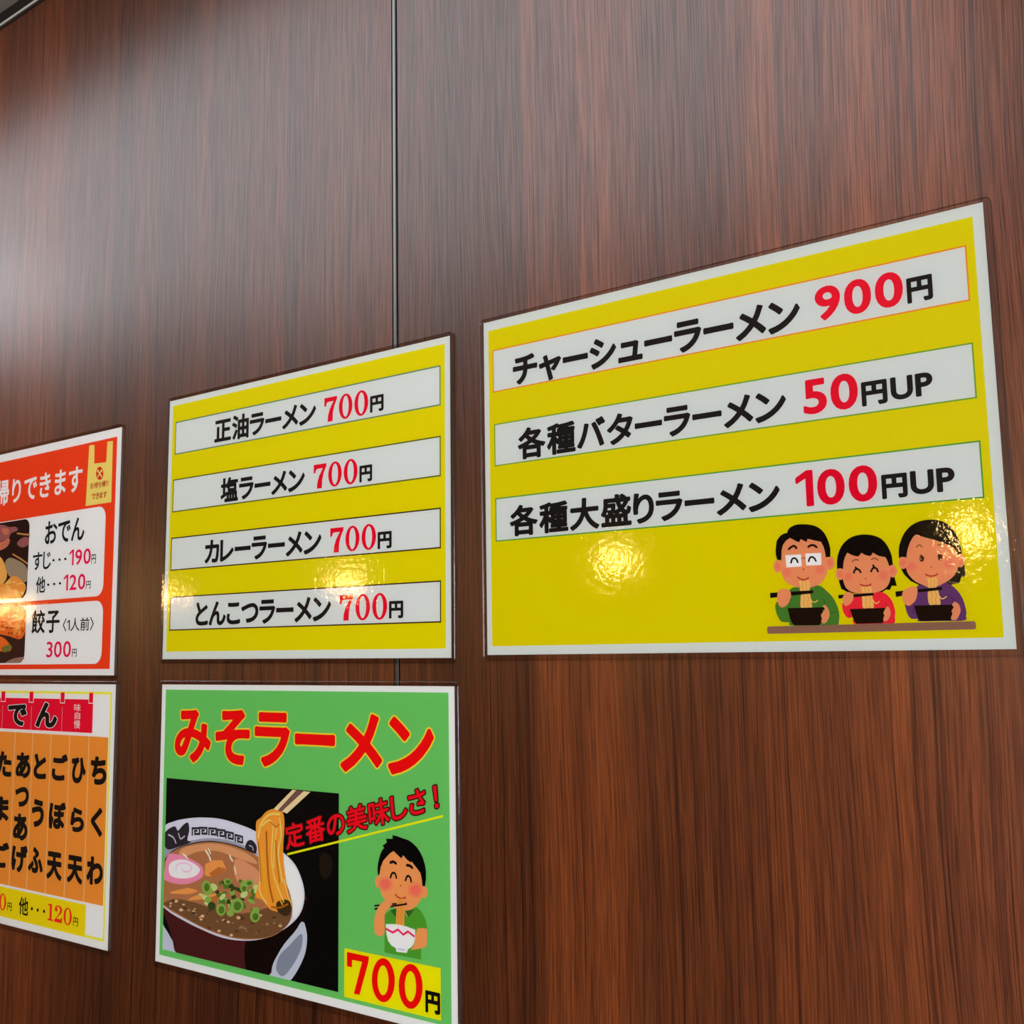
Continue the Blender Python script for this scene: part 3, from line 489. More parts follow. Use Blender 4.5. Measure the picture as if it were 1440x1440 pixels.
# ---------------------------------------------------------------- surface materials
def wood_material():
    m, ns, ls = new_mat('dark_wood_laminate')
    out = node(ns, 'ShaderNodeOutputMaterial')
    b = node(ns, 'ShaderNodeBsdfPrincipled')
    tc = node(ns, 'ShaderNodeTexCoord')
    # slow sideways wander of the grain
    mw = node(ns, 'ShaderNodeMapping')
    mw.inputs['Scale'].default_value = (3.0, 1.0, 1.3)
    ls.new(tc.outputs['Object'], mw.inputs[0])
    nw = node(ns, 'ShaderNodeTexNoise', Scale=1.0, Detail=2.0)
    ls.new(mw.outputs[0], nw.inputs['Vector'])
    sc = node(ns, 'ShaderNodeVectorMath', operation='SCALE')
    sc.inputs['Scale'].default_value = 0.04
    ls.new(nw.outputs['Color'], sc.inputs[0])
    add = node(ns, 'ShaderNodeVectorMath', operation='ADD')
    ls.new(tc.outputs['Object'], add.inputs[0])
    ls.new(sc.outputs[0], add.inputs[1])

    def grain(sx, sz, detail, rough, off):
        mp = node(ns, 'ShaderNodeMapping')
        mp.inputs['Scale'].default_value = (sx, 1.0, sz)
        mp.inputs['Location'].default_value = (off, off, off)
        ls.new(add.outputs[0], mp.inputs[0])
        n = node(ns, 'ShaderNodeTexNoise', Scale=1.0, Detail=detail, Roughness=rough)
        ls.new(mp.outputs[0], n.inputs['Vector'])
        return n.outputs['Fac']

    def ramp(fac, stops):
        r = node(ns, 'ShaderNodeValToRGB')
        e = r.color_ramp.elements
        while len(e) < len(stops):
            e.new(0.5)
        for el, (p, c) in zip(e, stops):
            el.position = p
            el.color = (*c, 1)
        ls.new(fac, r.inputs[0])
        return r.outputs[0]

    def mix(kind, fac, a, c):
        x = node(ns, 'ShaderNodeMix', data_type='RGBA', blend_type=kind)
        if isinstance(fac, float):
            x.inputs['Factor'].default_value = fac
        else:
            ls.new(fac, x.inputs['Factor'])
        ls.new(a, x.inputs['A'])
        ls.new(c, x.inputs['B'])
        return x.outputs['Result']

    bands = ramp(grain(14, 0.30, 3, 0.55, 0.0), [(0.30, WOOD_DARK), (0.5, WOOD_MID), (0.70, WOOD_LIGHT)])
    # the broad light and dark bands these two boards show, left to right
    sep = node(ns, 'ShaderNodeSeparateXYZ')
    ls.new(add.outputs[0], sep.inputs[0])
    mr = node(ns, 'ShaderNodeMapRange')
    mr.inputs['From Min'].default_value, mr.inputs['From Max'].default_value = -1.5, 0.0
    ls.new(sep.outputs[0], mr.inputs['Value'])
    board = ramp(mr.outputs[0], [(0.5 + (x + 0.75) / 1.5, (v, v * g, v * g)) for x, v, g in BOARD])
    streaks = ramp(grain(105, 0.8, 4, 0.7, 3.1), [(0.36, (0.50, 0.44, 0.40)), (0.47, (0.95, 0.93, 0.92)), (0.7, (1.10, 1.07, 1.05))])
    lines = ramp(grain(330, 1.0, 3, 0.6, 5.3), [(0.33, (0.40, 0.34, 0.32)), (0.42, (1.0, 1.0, 1.0)), (0.7, (1.06, 1.05, 1.04))])
    pore_f = grain(1000, 13.0, 2, 0.7, 7.7)
    pores = ramp(pore_f, [(0.34, (0.42, 0.37, 0.35)), (0.50, (1.0, 1.0, 1.0)), (0.70, (1.35, 1.33, 1.30))])
    c = mix('MULTIPLY', 1.0, bands, board)
    c = mix('MULTIPLY', 0.58, c, streaks)
    c = mix('MULTIPLY', 0.9, c, lines)
    fine = ramp(grain(1500, 34.0, 1, 0.5, 11.3), [(0.36, (0.66, 0.62, 0.60)), (0.52, (1.03, 1.02, 1.02)), (0.7, (1.16, 1.15, 1.14))])
    c = mix('MULTIPLY', 0.8, c, pores)
    c = mix('MULTIPLY', 0.8, c, fine)
    ls.new(c, b.inputs['Base Color'])
    b.inputs['Roughness'].default_value = WOOD_ROUGH
    sp = node(ns, 'ShaderNodeMapRange')
    sp.inputs['From Min'].default_value, sp.inputs['From Max'].default_value = 0.32, 0.62
    sp.inputs['To Min'].default_value, sp.inputs['To Max'].default_value = WOOD_SPEC * 0.75, WOOD_SPEC * 1.08
    ls.new(pore_f, sp.inputs['Value'])
    ls.new(sp.outputs[0], b.inputs['Specular IOR Level'])
    # embossed pores
    bp = node(ns, 'ShaderNodeBump', Strength=0.12, Distance=0.0004)
    ls.new(grain(620, 5.0, 2, 0.6, 1.3), bp.inputs['Height'])
    ls.new(bp.outputs[0], b.inputs['Normal'])
    ls.new(b.outputs[0], out.inputs[0])
    return m

def plain(name, colour, rough=0.6, metal=0.0, noise=0.0):
    m, ns, ls = new_mat(name)
    out = node(ns, 'ShaderNodeOutputMaterial')
    b = node(ns, 'ShaderNodeBsdfPrincipled', Roughness=rough, Metallic=metal)
    b.inputs['Base Color'].default_value = (*colour, 1)
    if noise:
        tc = node(ns, 'ShaderNodeTexCoord')
        n = node(ns, 'ShaderNodeTexNoise', Scale=60.0, Detail=4.0)
        ls.new(tc.outputs['Object'], n.inputs['Vector'])
        bp = node(ns, 'ShaderNodeBump', Strength=noise, Distance=0.001)
        ls.new(n.outputs['Fac'], bp.inputs['Height'])
        ls.new(bp.outputs[0], b.inputs['Normal'])
    ls.new(b.outputs[0], out.inputs[0])
    return m

def film_material():
    """thin clear plastic: see-through, with a mirror coat that grows at grazing angles and an uneven skin"""
    m, ns, ls = new_mat('laminate_film')
    out = node(ns, 'ShaderNodeOutputMaterial')
    tr = node(ns, 'ShaderNodeBsdfTransparent')
    gl = node(ns, 'ShaderNodeBsdfAnisotropic', Roughness=FILM_ROUGH)
    fr = node(ns, 'ShaderNodeFresnel', IOR=1.5)
    tc = node(ns, 'ShaderNodeTexCoord')
    n1 = node(ns, 'ShaderNodeTexNoise', Scale=260.0, Detail=2.0)
    n2 = node(ns, 'ShaderNodeTexNoise', Scale=18.0, Detail=1.0)
    ls.new(tc.outputs['Object'], n1.inputs['Vector'])
    ls.new(tc.outputs['Object'], n2.inputs['Vector'])
    b1 = node(ns, 'ShaderNodeBump', Strength=0.45, Distance=0.0002)
    b2 = node(ns, 'ShaderNodeBump', Strength=0.3, Distance=0.001)
    ls.new(n1.outputs['Fac'], b1.inputs['Height'])
    ls.new(n2.outputs['Fac'], b2.inputs['Height'])
    ls.new(b1.outputs[0], b2.inputs['Normal'])
    ls.new(b2.outputs[0], gl.inputs['Normal'])
    mx = node(ns, 'ShaderNodeMixShader')
    ls.new(fr.outputs[0], mx.inputs[0])
    ls.new(tr.outputs[0], mx.inputs[1])
    ls.new(gl.outputs[0], mx.inputs[2])
    ls.new(mx.outputs[0], out.inputs[0])
    return m

# x on the wall, brightness, green-blue share
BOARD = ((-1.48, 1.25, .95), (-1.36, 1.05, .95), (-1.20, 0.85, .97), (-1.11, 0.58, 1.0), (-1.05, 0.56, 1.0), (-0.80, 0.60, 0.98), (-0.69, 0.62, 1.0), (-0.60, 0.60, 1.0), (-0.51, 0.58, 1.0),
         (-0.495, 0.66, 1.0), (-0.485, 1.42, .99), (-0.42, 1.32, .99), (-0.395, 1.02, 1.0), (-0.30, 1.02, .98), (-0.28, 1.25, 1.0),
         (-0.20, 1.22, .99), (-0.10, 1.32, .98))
WOOD_DARK, WOOD_MID, WOOD_LIGHT = (0.085, 0.021, 0.006), (0.135, 0.032, 0.0075), (0.190, 0.045, 0.0095)
WOOD_ROUGH, WOOD_SPEC, FILM_ROUGH = 0.31, 0.95, 0.062
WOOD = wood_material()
FILM = film_material()
BEAD = plain('bead_highlight_white', (0.93, 0.94, 0.92), 0.25)  # metal bead; the bright reflection along it is painted as white
STRIP = plain('grey_metal_strip', (0.20, 0.205, 0.205), 0.36, 1.0)
DARK = plain('dark_gap', (0.012, 0.009, 0.008), 0.6)
CEIL = plain('grey_ceiling_board', (0.62, 0.60, 0.59), 0.8, 0.0, 0.2)
PLASTER = plain('brown_plaster', (0.10, 0.075, 0.06), 0.8, 0.0, 0.2)
TILE = plain('dark_floor_tile', (0.06, 0.045, 0.035), 0.5)

def boxes(name, mat, items, kind='structure', parent=None):
    v, f = [], []
    for x0, x1, y0, y1, z0, z1 in items:
        k = len(v)
        v += [(x, y, z) for z in (z0, z1) for x, y in ((x0, y0), (x1, y0), (x1, y1), (x0, y1))]
        f += [tuple(k + i for i in q) for q in ((0, 3, 2, 1), (4, 5, 6, 7), (0, 1, 5, 4), (1, 2, 6, 5), (2, 3, 7, 6), (3, 0, 4, 7))]
    o = mesh_obj(name, v, f, mat, parent)
    if kind:
        o['kind'] = kind
    return o

# ---------------------------------------------------------------- the room
X0, X1, YF = -5.0, 6.0, -7.0
JX = -0.668                                  # joint between the two wall boards
TOP = 2.372
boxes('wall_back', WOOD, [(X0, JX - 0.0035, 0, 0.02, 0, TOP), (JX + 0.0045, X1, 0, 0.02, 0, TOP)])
# metal joiner standing in the joint, dark slot on its right
v, f = [], []
prof = [(-0.0034, 0.006), (-0.0030, 0.0012), (-0.0022, 0.0004), (0.0010, 0.0004), (0.0016, 0.0012), (0.0018, 0.006)]
for z in (0, TOP):
    v += [(JX + x, y, z) for x, y in prof]
n = len(prof)
f = [(i, i + 1, n + i + 1, n + i) for i in range(n - 1)] + [tuple(range(n))[::-1], tuple(range(n, 2 * n))]
o = mesh_obj('trim_1', v, f, STRIP)
o['kind'] = 'structure'
boxes('trim_2', DARK, [(JX - 0.0034, JX + 0.0044, 0.0062, 0.02, 0, TOP)])
# ceiling edge: bead with its highlight put into the colour, on a dark batten, dark reveal, grey ceiling
v, f = [], []
prof = [(0.002, TOP + 0.0045)] + [(-0.0012 - 0.0018 * math.sin(math.radians(t)), TOP + 0.0065 - 0.0020 * math.cos(math.radians(t))) for t in range(0, 181, 20)] + [(0.002, TOP + 0.0085)]
for x in (X0, X1):
    v += [(x, y, z) for y, z in prof]
n = len(prof)
f = [(i, n + i, n + i + 1, i + 1) for i in range(n - 1)] + [tuple(range(n)), tuple(range(n, 2 * n))[::-1]]
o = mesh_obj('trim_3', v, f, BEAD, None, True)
o['kind'] = 'structure'
boxes('trim_4', DARK, [(X0, X1, -0.0012, 0.02, TOP, TOP + 0.013), (X0, X1, 0.004, 0.02, TOP + 0.013, CEIL_Z)])
boxes('ceiling', CEIL, [(X0, X1, YF, 0.02, CEIL_Z, CEIL_Z + 0.03)])
boxes('floor', TILE, [(X0, X1, YF, 0.02, -0.03, 0)])
boxes('wall_left', PLASTER, [(X0 - 0.03, X0, YF, 0.02, -0.03, CEIL_Z + 0.03)])
boxes('wall_right', PLASTER, [(X1, X1 + 0.03, YF, 0.02, -0.03, CEIL_Z + 0.03)])
boxes('wall_front', PLASTER, [(X0, X1, YF - 0.03, YF, -0.03, CEIL_Z + 0.03)])

# ---------------------------------------------------------------- posters (millimetres on each sheet)

# ---- menu_poster
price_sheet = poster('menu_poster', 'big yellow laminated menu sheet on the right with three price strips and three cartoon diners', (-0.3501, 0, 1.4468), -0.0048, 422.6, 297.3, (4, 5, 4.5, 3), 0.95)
price_sheet_1 = printed('yellow_panel', price_sheet, 'cfc300', [
    ('P',0,[(-206.0,7.5),(204.3,7.5),(204.3,288.9),(-206.0,288.9)])])
price_sheet_2 = printed('price_strip', price_sheet, 'c9cdcb', [
    ('P',2,[(-201.6,231.5),(199.1,231.5),(199.1,270.3),(-201.6,270.3)])], 'white price strip, orange edged')
price_sheet_3 = printed('strip_border', price_sheet_2, 'd9822a', [
    ('P',3,[(-201.6,231.5),(199.1,231.5),(199.1,232.55),(-201.6,232.55)]),
    ('P',3,[(-201.6,269.25),(199.1,269.25),(199.1,270.3),(-201.6,270.3)]),
    ('P',3,[(-201.6,231.5),(-200.54999999999998,231.5),(-200.54999999999998,270.3),(-201.6,270.3)]),
    ('P',3,[(198.04999999999998,231.5),(199.1,231.5),(199.1,270.3),(198.04999999999998,270.3)])])
price_sheet_4 = printed('price_strip', price_sheet, 'c9cdcb', [
    ('P',2,[(-200.8,164.7),(198.9,164.7),(198.9,202.8),(-200.8,202.8)])], 'white price strip, light green edged')
price_sheet_5 = printed('strip_border', price_sheet_4, '6f9a34', [
    ('P',3,[(-200.8,164.7),(198.9,164.7),(198.9,165.75),(-200.8,165.75)]),
    ('P',3,[(-200.8,201.75),(198.9,201.75),(198.9,202.8),(-200.8,202.8)]),
    ('P',3,[(-200.8,164.7),(-199.75,164.7),(-199.75,202.8),(-200.8,202.8)]),
    ('P',3,[(197.85,164.7),(198.9,164.7),(198.9,202.8),(197.85,202.8)])])
price_sheet_6 = printed('price_strip', price_sheet, 'c9cdcb', [
    ('P',2,[(-200.6,98.0),(199.0,98.0),(199.0,136.4),(-200.6,136.4)])], 'white price strip, green edged')
price_sheet_7 = printed('strip_border', price_sheet_6, '4f9438', [
    ('P',3,[(-200.6,98.0),(199.0,98.0),(199.0,99.05),(-200.6,99.05)]),
    ('P',3,[(-200.6,135.35),(199.0,135.35),(199.0,136.4),(-200.6,136.4)]),
    ('P',3,[(-200.6,98.0),(-199.54999999999998,98.0),(-199.54999999999998,136.4),(-200.6,136.4)]),
    ('P',3,[(197.95,98.0),(199.0,98.0),(199.0,136.4),(197.95,136.4)])])
price_sheet_8 = printed('dish_name', price_sheet_2, '1e1a19', [
    ('T', 4, 'チャーシューラーメン', -179.4, 82.1, 'チ', 234.1, 260.2, {'bold': 39, 'gap': 56})])
price_sheet_9 = printed('price_digits', price_sheet_2, 'd8122e', [
    ('T', 4, '900', 93.5, 156.2, '0', 237.6, 263.1, {'bold': 27, 'gap': 68})])
price_sheet_10 = printed('yen_sign', price_sheet_2, '1e1a19', [
    ('T', 4, '円', 158.6, 175.8, '円', 237.6, 255.7, {'bold': 46})])
price_sheet_11 = printed('dish_name', price_sheet_4, '1e1a19', [
    ('T', 4, '各種バターラーメン', -175.2, 68.1, '各', 167.3, 195.0, {'bold': 36, 'gap': 56})])
price_sheet_12 = printed('price_digits', price_sheet_4, 'd40d2b', [
    ('T', 4, '50', 81.0, 121.0, '0', 170.0, 196.1, {'bold': 27, 'gap': 68})])
price_sheet_13 = printed('yen_sign', price_sheet_4, '1e1a19', [
    ('T', 4, '円', 123.3, 141.2, '円', 170.2, 187.6, {'bold': 48}),
    ('T', 4, 'UP', 143.5, 171.6, 'P', 171.5, 187.6, {'bold': 34, 'gap': 70})])
price_sheet_14 = printed('dish_name', price_sheet_6, '1e1a19', [
    ('T', 4, '各種大盛りラーメン', -185.1, 60.0, '各', 101.1, 128.1, {'bold': 36, 'gap': 56})])
price_sheet_15 = printed('price_digits', price_sheet_6, 'd0062a', [
    ('T', 4, '100', 72.1, 130.6, '0', 103.0, 128.7, {'bold': 27, 'gap': 68})])
price_sheet_16 = printed('yen_sign', price_sheet_6, '1e1a19', [
    ('T', 4, '円', 133.4, 150.7, '円', 103.4, 120.4, {'bold': 48}),
    ('T', 4, 'UP', 152.7, 181.5, 'P', 104.6, 120.8, {'bold': 34, 'gap': 70})])
price_sheet_17 = printed('table_drawing', price_sheet, '8b6552', [
    ('P',20,[(45.5,14.0),(46.5,13.0),(187.2,13.0),(188.2,14.0),(188.2,17.3),(187.2,18.3),(46.5,18.3),(45.5,17.3)])])
price_sheet_18 = printed('diner_drawing', price_sheet, 'd88e62', [
    ('S',4,[(59.1,70.2),(60.4,76.9),(66.1,82.3),(75.5,82.8),(85.9,80.2),(90.8,74.2),(92.2,66.3),(92.5,57.3),(90.2,51.5),(85.3,46.7),(79.1,45.2),(72.3,45.5),(66.2,47.0),(61.3,50.0),(58.4,55.6),(57.6,61.7)]),
    ('S',4,[(59.1,61.3),(58.3,58.7),(56.6,57.1),(54.6,57.2),(53.0,59.0),(52.5,61.7),(53.2,64.4),(55.0,66.0),(57.0,65.9),(58.6,64.1)]),
    ('S',4,[(97.8,61.5),(97.0,58.7),(95.2,57.1),(93.0,57.2),(91.4,59.1),(90.8,61.9),(91.7,64.6),(93.5,66.3),(95.7,66.1),(97.3,64.3)])], 'cartoon man in glasses and a green shirt eating noodles')
price_sheet_19 = printed_each('cheek_drawing', price_sheet_18, 'd98664', [
    ('S',5,[(66.3,56.7),(65.4,54.5),(63.4,53.3),(61.0,53.4),(59.1,54.9),(58.5,57.1),(59.3,59.3),(61.4,60.5),(63.8,60.4),(65.7,58.9)]),
    ('S',5,[(91.0,57.4),(90.0,55.1),(87.9,53.7),(85.4,53.9),(83.4,55.5),(82.7,57.9),(83.6,60.2),(85.8,61.6),(88.3,61.4),(90.3,59.8)])])
price_sheet_20 = printed_each('cheek_drawing', price_sheet_18, 'd87c5e', [
    ('S',6,[(65.1,56.7),(64.5,55.2),(63.1,54.3),(61.4,54.4),(60.1,55.5),(59.6,57.0),(60.2,58.6),(61.7,59.5),(63.4,59.4),(64.7,58.3)]),
    ('S',6,[(89.7,57.5),(89.1,55.9),(87.6,54.9),(85.8,55.0),(84.4,56.1),(83.9,57.8),(84.6,59.5),(86.1,60.4),(87.9,60.3),(89.3,59.2)]),
    ('S',6,[(57.8,61.4),(57.3,59.8),(56.3,58.9),(55.1,58.9),(54.1,60.0),(53.8,61.7),(54.3,63.3),(55.3,64.2),(56.5,64.2),(57.5,63.1)]),
    ('S',6,[(96.4,61.6),(95.9,59.9),(94.8,58.9),(93.5,59.0),(92.6,60.1),(92.2,61.8),(92.7,63.5),(93.8,64.4),(95.1,64.4),(96.1,63.3)])])
price_sheet_21 = printed('fringe_drawing', price_sheet_18, '140d0a', [
    ('P',7,[(58.6,65.8),(55.4,66.5),(54.6,70.5),(54.7,73.6),(55.7,79.7),(57.1,82.0),(59.2,84.0),(61.5,85.1),(64.0,85.5),(64.8,87.6),(66.4,89.3),(69.7,90.6),(72.8,91.0),(75.3,90.9),(79.0,90.5),(82.7,89.7),(85.7,88.5),(88.4,86.8),(90.4,84.7),(92.1,82.1),(93.6,78.7),(94.6,75.1),(95.2,71.5),(94.9,66.1),(91.6,66.0),(91.3,69.3),(90.4,73.6),(88.7,77.3),(85.8,78.0),(82.8,78.9),(79.1,80.1),(78.1,77.8),(76.6,78.7),(74.1,80.2),(72.5,78.0),(70.3,79.1),(67.9,80.6),(66.0,81.7),(62.8,79.8),(60.4,76.9),(59.3,73.3)])])
price_sheet_22 = printed_each('eyebrow_drawing', price_sheet_18, '2a1410', [
    ('K',8,1.61,[(64.7,73.6),(67.0,75.2),(68.9,75.6),(70.4,74.0)]),
    ('K',8,1.58,[(79.3,74.3),(81.3,75.2),(83.5,75.0),(85.3,73.6)])])
price_sheet_23 = printed_each('glasses_drawing', price_sheet_18, 'e8ebe8', [
    ('P',8,[(61.8,69.4),(73.7,69.2),(73.7,60.5),(62.3,60.4)]),
    ('P',8,[(76.7,69.6),(88.3,69.3),(88.2,60.7),(77.0,60.9)])])
price_sheet_24 = printed('bridge_drawing', price_sheet_18, '7a4a35', [
    ('K',9,0.55,[(73.7,66.2),(76.5,66.4)])])
price_sheet_25 = printed_each('eye_drawing', price_sheet_18, '17110f', [
    ('K',10,1.28,[(65.9,63.6),(66.8,66.1),(68.4,66.8),(70.0,65.9),(70.9,63.7)]),
    ('K',10,1.26,[(79.0,63.9),(80.1,66.3),(81.6,66.8),(83.2,65.9),(84.3,63.8)])])
price_sheet_26 = printed('nose_drawing', price_sheet_18, 'b04a38', [
    ('S',8,[(75.6,58.4),(75.2,57.9),(74.5,57.9),(74.2,58.5),(74.6,59.0),(75.2,59.0)])])
price_sheet_27 = printed('mouth_drawing', price_sheet_18, 'a3281f', [
    ('K',8,0.85,[(70.4,53.1),(71.7,51.9),(74.2,51.0),(76.7,51.4),(78.3,52.2)])])
price_sheet_28 = printed('shirt_drawing', price_sheet_18, '4a7a2c', [
    ('S',8,[(65.3,45.2),(69.2,45.8),(74.8,45.0),(80.4,45.3),(84.4,46.4),(87.7,45.2),(91.1,42.0),(95.1,37.4),(97.8,31.7),(99.0,25.8),(98.4,20.8),(96.4,18.1),(80.1,18.2),(63.5,18.6),(62.3,20.8),(56.7,21.6),(53.7,26.0),(52.4,31.5),(53.2,35.1),(57.6,39.2)])])
price_sheet_29 = printed_each('shirt_fold_drawing', price_sheet_18, '2c5a2a', [
    ('K',9,0.49,[(65.7,37.1),(63.7,36.5),(62.7,34.2)]),
    ('K',9,0.48,[(87.8,36.8),(88.9,34.7),(88.5,32.6)]),
    ('K',9,0.47,[(93.3,27.1),(95.7,26.9),(97.0,27.6)])])
price_sheet_30 = printed('bowl_drawing', price_sheet_18, '20130b', [
    ('P',13,[(61.6,31.1),(89.6,30.8),(89.2,29.7),(87.4,28.8),(87.3,27.3),(85.7,25.6),(86.4,23.2),(85.4,19.1),(83.8,18.3),(66.1,18.7),(64.5,20.3),(63.3,22.7),(62.5,26.9)])])
price_sheet_31 = printed('noodles_drawing', price_sheet_18, 'e2b264', [
    ('S',12,[(72.2,40.1),(75.5,40.6),(78.7,40.6),(79.2,36.5),(79.7,30.8),(75.6,30.8),(71.6,31.1),(71.6,36.5)]),
    ('S',12,[(71.0,50.2),(74.7,49.6),(78.6,50.0),(79.2,46.7),(78.3,43.0),(74.7,43.0),(71.5,43.3),(71.8,46.7)]),
    ('K',12,0.78,[(79.0,37.1),(80.1,35.0),(82.3,34.7),(84.1,35.9)])])
price_sheet_32 = printed_each('noodle_line_drawing', price_sheet_18, 'c98a35', [
    ('K',13,0.37,[(73.2,49.7),(74.0,47.8),(73.3,45.8),(73.8,43.3)]),
    ('K',13,0.36,[(76.0,49.5),(76.8,47.7),(76.1,45.6),(76.6,43.2)]),
    ('K',13,0.36,[(73.6,40.0),(74.7,37.3),(73.9,34.3),(74.4,31.3)]),
    ('K',13,0.36,[(76.4,40.2),(77.5,37.2),(76.7,34.2),(77.2,31.2)])])
price_sheet_33 = printed('chopsticks_drawing', price_sheet_18, '1b1210', [
    ('P',14,[(49.0,42.6),(81.2,43.1),(81.2,41.0),(48.9,38.9)])])
price_sheet_34 = printed_each('hand_drawing', price_sheet_18, 'd88e62', [
    ('S',15,[(54.5,41.2),(55.9,44.1),(59.8,45.1),(63.5,43.8),(64.6,41.9),(64.7,39.5),(63.8,37.1),(62.7,34.8),(59.7,32.2),(56.9,31.9),(55.1,33.8),(54.3,37.5)]),
    ('S',15,[(87.6,31.5),(88.9,32.6),(90.8,30.8),(92.1,27.2),(91.7,23.7),(89.9,20.6),(87.8,19.3),(86.1,20.6),(86.6,23.2),(86.0,25.0),(87.4,27.3),(89.0,29.6)])])
price_sheet_35 = printed('diner_drawing', price_sheet, 'd88e62', [
    ('S',4,[(103.4,56.7),(104.4,63.7),(107.3,68.6),(114.4,69.6),(121.4,69.1),(130.4,66.8),(134.7,59.6),(135.7,53.2),(135.3,48.0),(133.6,44.1),(130.0,41.1),(124.2,39.4),(116.7,39.1),(109.8,40.3),(105.3,43.1),(103.4,47.3),(102.8,51.4)]),
    ('S',4,[(104.2,53.4),(103.5,51.0),(101.8,49.5),(99.9,49.6),(98.5,51.2),(98.0,53.8),(98.7,56.2),(100.4,57.7),(102.3,57.6),(103.7,56.0)]),
    ('S',4,[(140.4,53.5),(139.6,51.0),(138.0,49.5),(136.1,49.6),(134.6,51.3),(134.2,53.8),(134.9,56.3),(136.6,57.8),(138.5,57.7),(139.9,56.0)])], 'cartoon child in a red shirt eating noodles')
price_sheet_36 = printed('hair_drawing', price_sheet_35, '140d0a', [
    ('P',2,[(99.3,58.1),(99.5,62.9),(101.4,69.9),(105.3,75.5),(110.8,79.0),(117.4,80.2),(124.3,79.4),(131.0,76.3),(135.2,70.5),(137.4,64.0),(137.7,58.2),(138.4,49.0),(139.5,43.5),(136.1,43.7),(134.7,40.9),(132.3,41.4),(129.4,39.6),(119.6,39.0),(109.2,39.7),(105.7,40.6),(102.3,42.7),(101.4,43.0),(100.2,47.5),(99.8,51.0)])])
price_sheet_37 = printed_each('cheek_drawing', price_sheet_35, 'd98664', [
    ('S',5,[(110.4,51.1),(109.6,49.0),(107.8,47.8),(105.6,48.0),(103.9,49.3),(103.4,51.4),(104.2,53.5),(106.0,54.6),(108.2,54.5),(109.9,53.1)]),
    ('S',5,[(134.8,50.9),(133.9,48.7),(131.9,47.4),(129.5,47.5),(127.7,49.0),(127.1,51.3),(127.9,53.6),(130.0,54.9),(132.3,54.8),(134.2,53.3)])])
price_sheet_38 = printed_each('cheek_drawing', price_sheet_35, 'd87c5e', [
    ('S',6,[(109.4,51.1),(108.8,49.7),(107.5,48.9),(106.0,48.9),(104.8,49.9),(104.4,51.4),(105.0,52.8),(106.3,53.6),(107.8,53.5),(109.0,52.6)]),
    ('S',6,[(133.6,51.0),(133.0,49.4),(131.6,48.5),(129.9,48.6),(128.6,49.6),(128.2,51.3),(128.8,52.9),(130.2,53.8),(131.9,53.7),(133.2,52.6)]),
    ('S',6,[(103.0,53.5),(102.5,52.0),(101.5,51.2),(100.4,51.2),(99.5,52.2),(99.3,53.7),(99.7,55.2),(100.7,56.0),(101.8,56.0),(102.7,55.0)]),
    ('S',6,[(139.1,53.6),(138.7,52.1),(137.7,51.2),(136.6,51.2),(135.7,52.2),(135.4,53.8),(135.9,55.3),(136.9,56.1),(138.0,56.1),(138.9,55.1)])])
price_sheet_39 = printed('fringe_drawing', price_sheet_35, '140d0a', [
    ('P',7,[(99.1,57.8),(99.4,62.9),(100.1,66.4),(101.4,69.9),(103.1,73.0),(105.3,75.5),(107.8,77.5),(110.8,79.0),(113.8,79.8),(117.4,80.2),(120.8,80.0),(124.3,79.4),(127.7,78.2),(131.0,76.3),(133.4,73.6),(135.2,70.5),(136.6,66.9),(137.4,63.4),(137.8,57.9),(135.0,57.8),(134.5,61.3),(133.4,63.4),(130.5,64.0),(128.0,64.9),(124.7,67.1),(123.2,64.9),(121.1,65.2),(118.9,66.1),(116.9,67.5),(114.7,65.1),(112.4,65.5),(109.8,66.6),(107.0,68.3),(105.2,65.2),(103.9,61.4),(103.2,57.4)])])
price_sheet_40 = printed_each('eyebrow_drawing', price_sheet_35, '8a4f2a', [
    ('K',8,0.84,[(110.3,61.9),(111.7,62.8),(113.2,62.9),(114.6,62.5)]),
    ('K',8,0.82,[(123.6,62.4),(125.6,63.2),(127.8,61.8)])])
price_sheet_41 = printed_each('eye_drawing', price_sheet_35, '17110f', [
    ('K',10,1.29,[(110.9,54.0),(111.7,55.8),(113.1,56.5),(114.6,55.7),(115.6,54.0)]),
    ('K',10,1.29,[(112.3,57.7),(113.1,56.2)]),
    ('K',10,1.27,[(122.8,54.2),(123.8,56.0),(125.1,56.7),(126.7,55.8),(127.5,53.9)]),
    ('K',10,1.27,[(124.5,58.3),(125.1,56.5)])])
price_sheet_42 = printed('nose_drawing', price_sheet_35, 'b04a38', [
    ('S',8,[(119.3,49.4),(119.0,48.9),(118.5,49.0),(118.3,49.4),(118.5,49.9),(119.1,49.8)])])
price_sheet_43 = printed('mouth_drawing', price_sheet_35, 'a3281f', [
    ('K',8,0.81,[(114.9,45.7),(116.5,44.9),(118.5,44.6),(121.1,44.8),(122.2,45.5)])])
price_sheet_44 = printed('shirt_drawing', price_sheet_35, 'd92b3b', [
    ('S',8,[(110.6,37.9),(115.0,38.6),(119.6,38.1),(124.2,39.1),(128.8,39.8),(132.7,37.6),(135.8,33.2),(137.3,27.4),(137.0,22.9),(135.4,18.0),(121.8,18.2),(109.2,18.5),(108.5,23.0),(105.3,22.7),(102.8,25.1),(101.5,29.2),(101.8,33.3),(106.0,36.1)])])
price_sheet_45 = printed_each('shirt_fold_drawing', price_sheet_35, 'b3142c', [
    ('K',9,0.45,[(131.2,32.8),(132.0,31.0),(131.6,29.3)]),
    ('K',9,0.47,[(105.6,23.5),(106.4,26.1),(106.3,28.2)])])
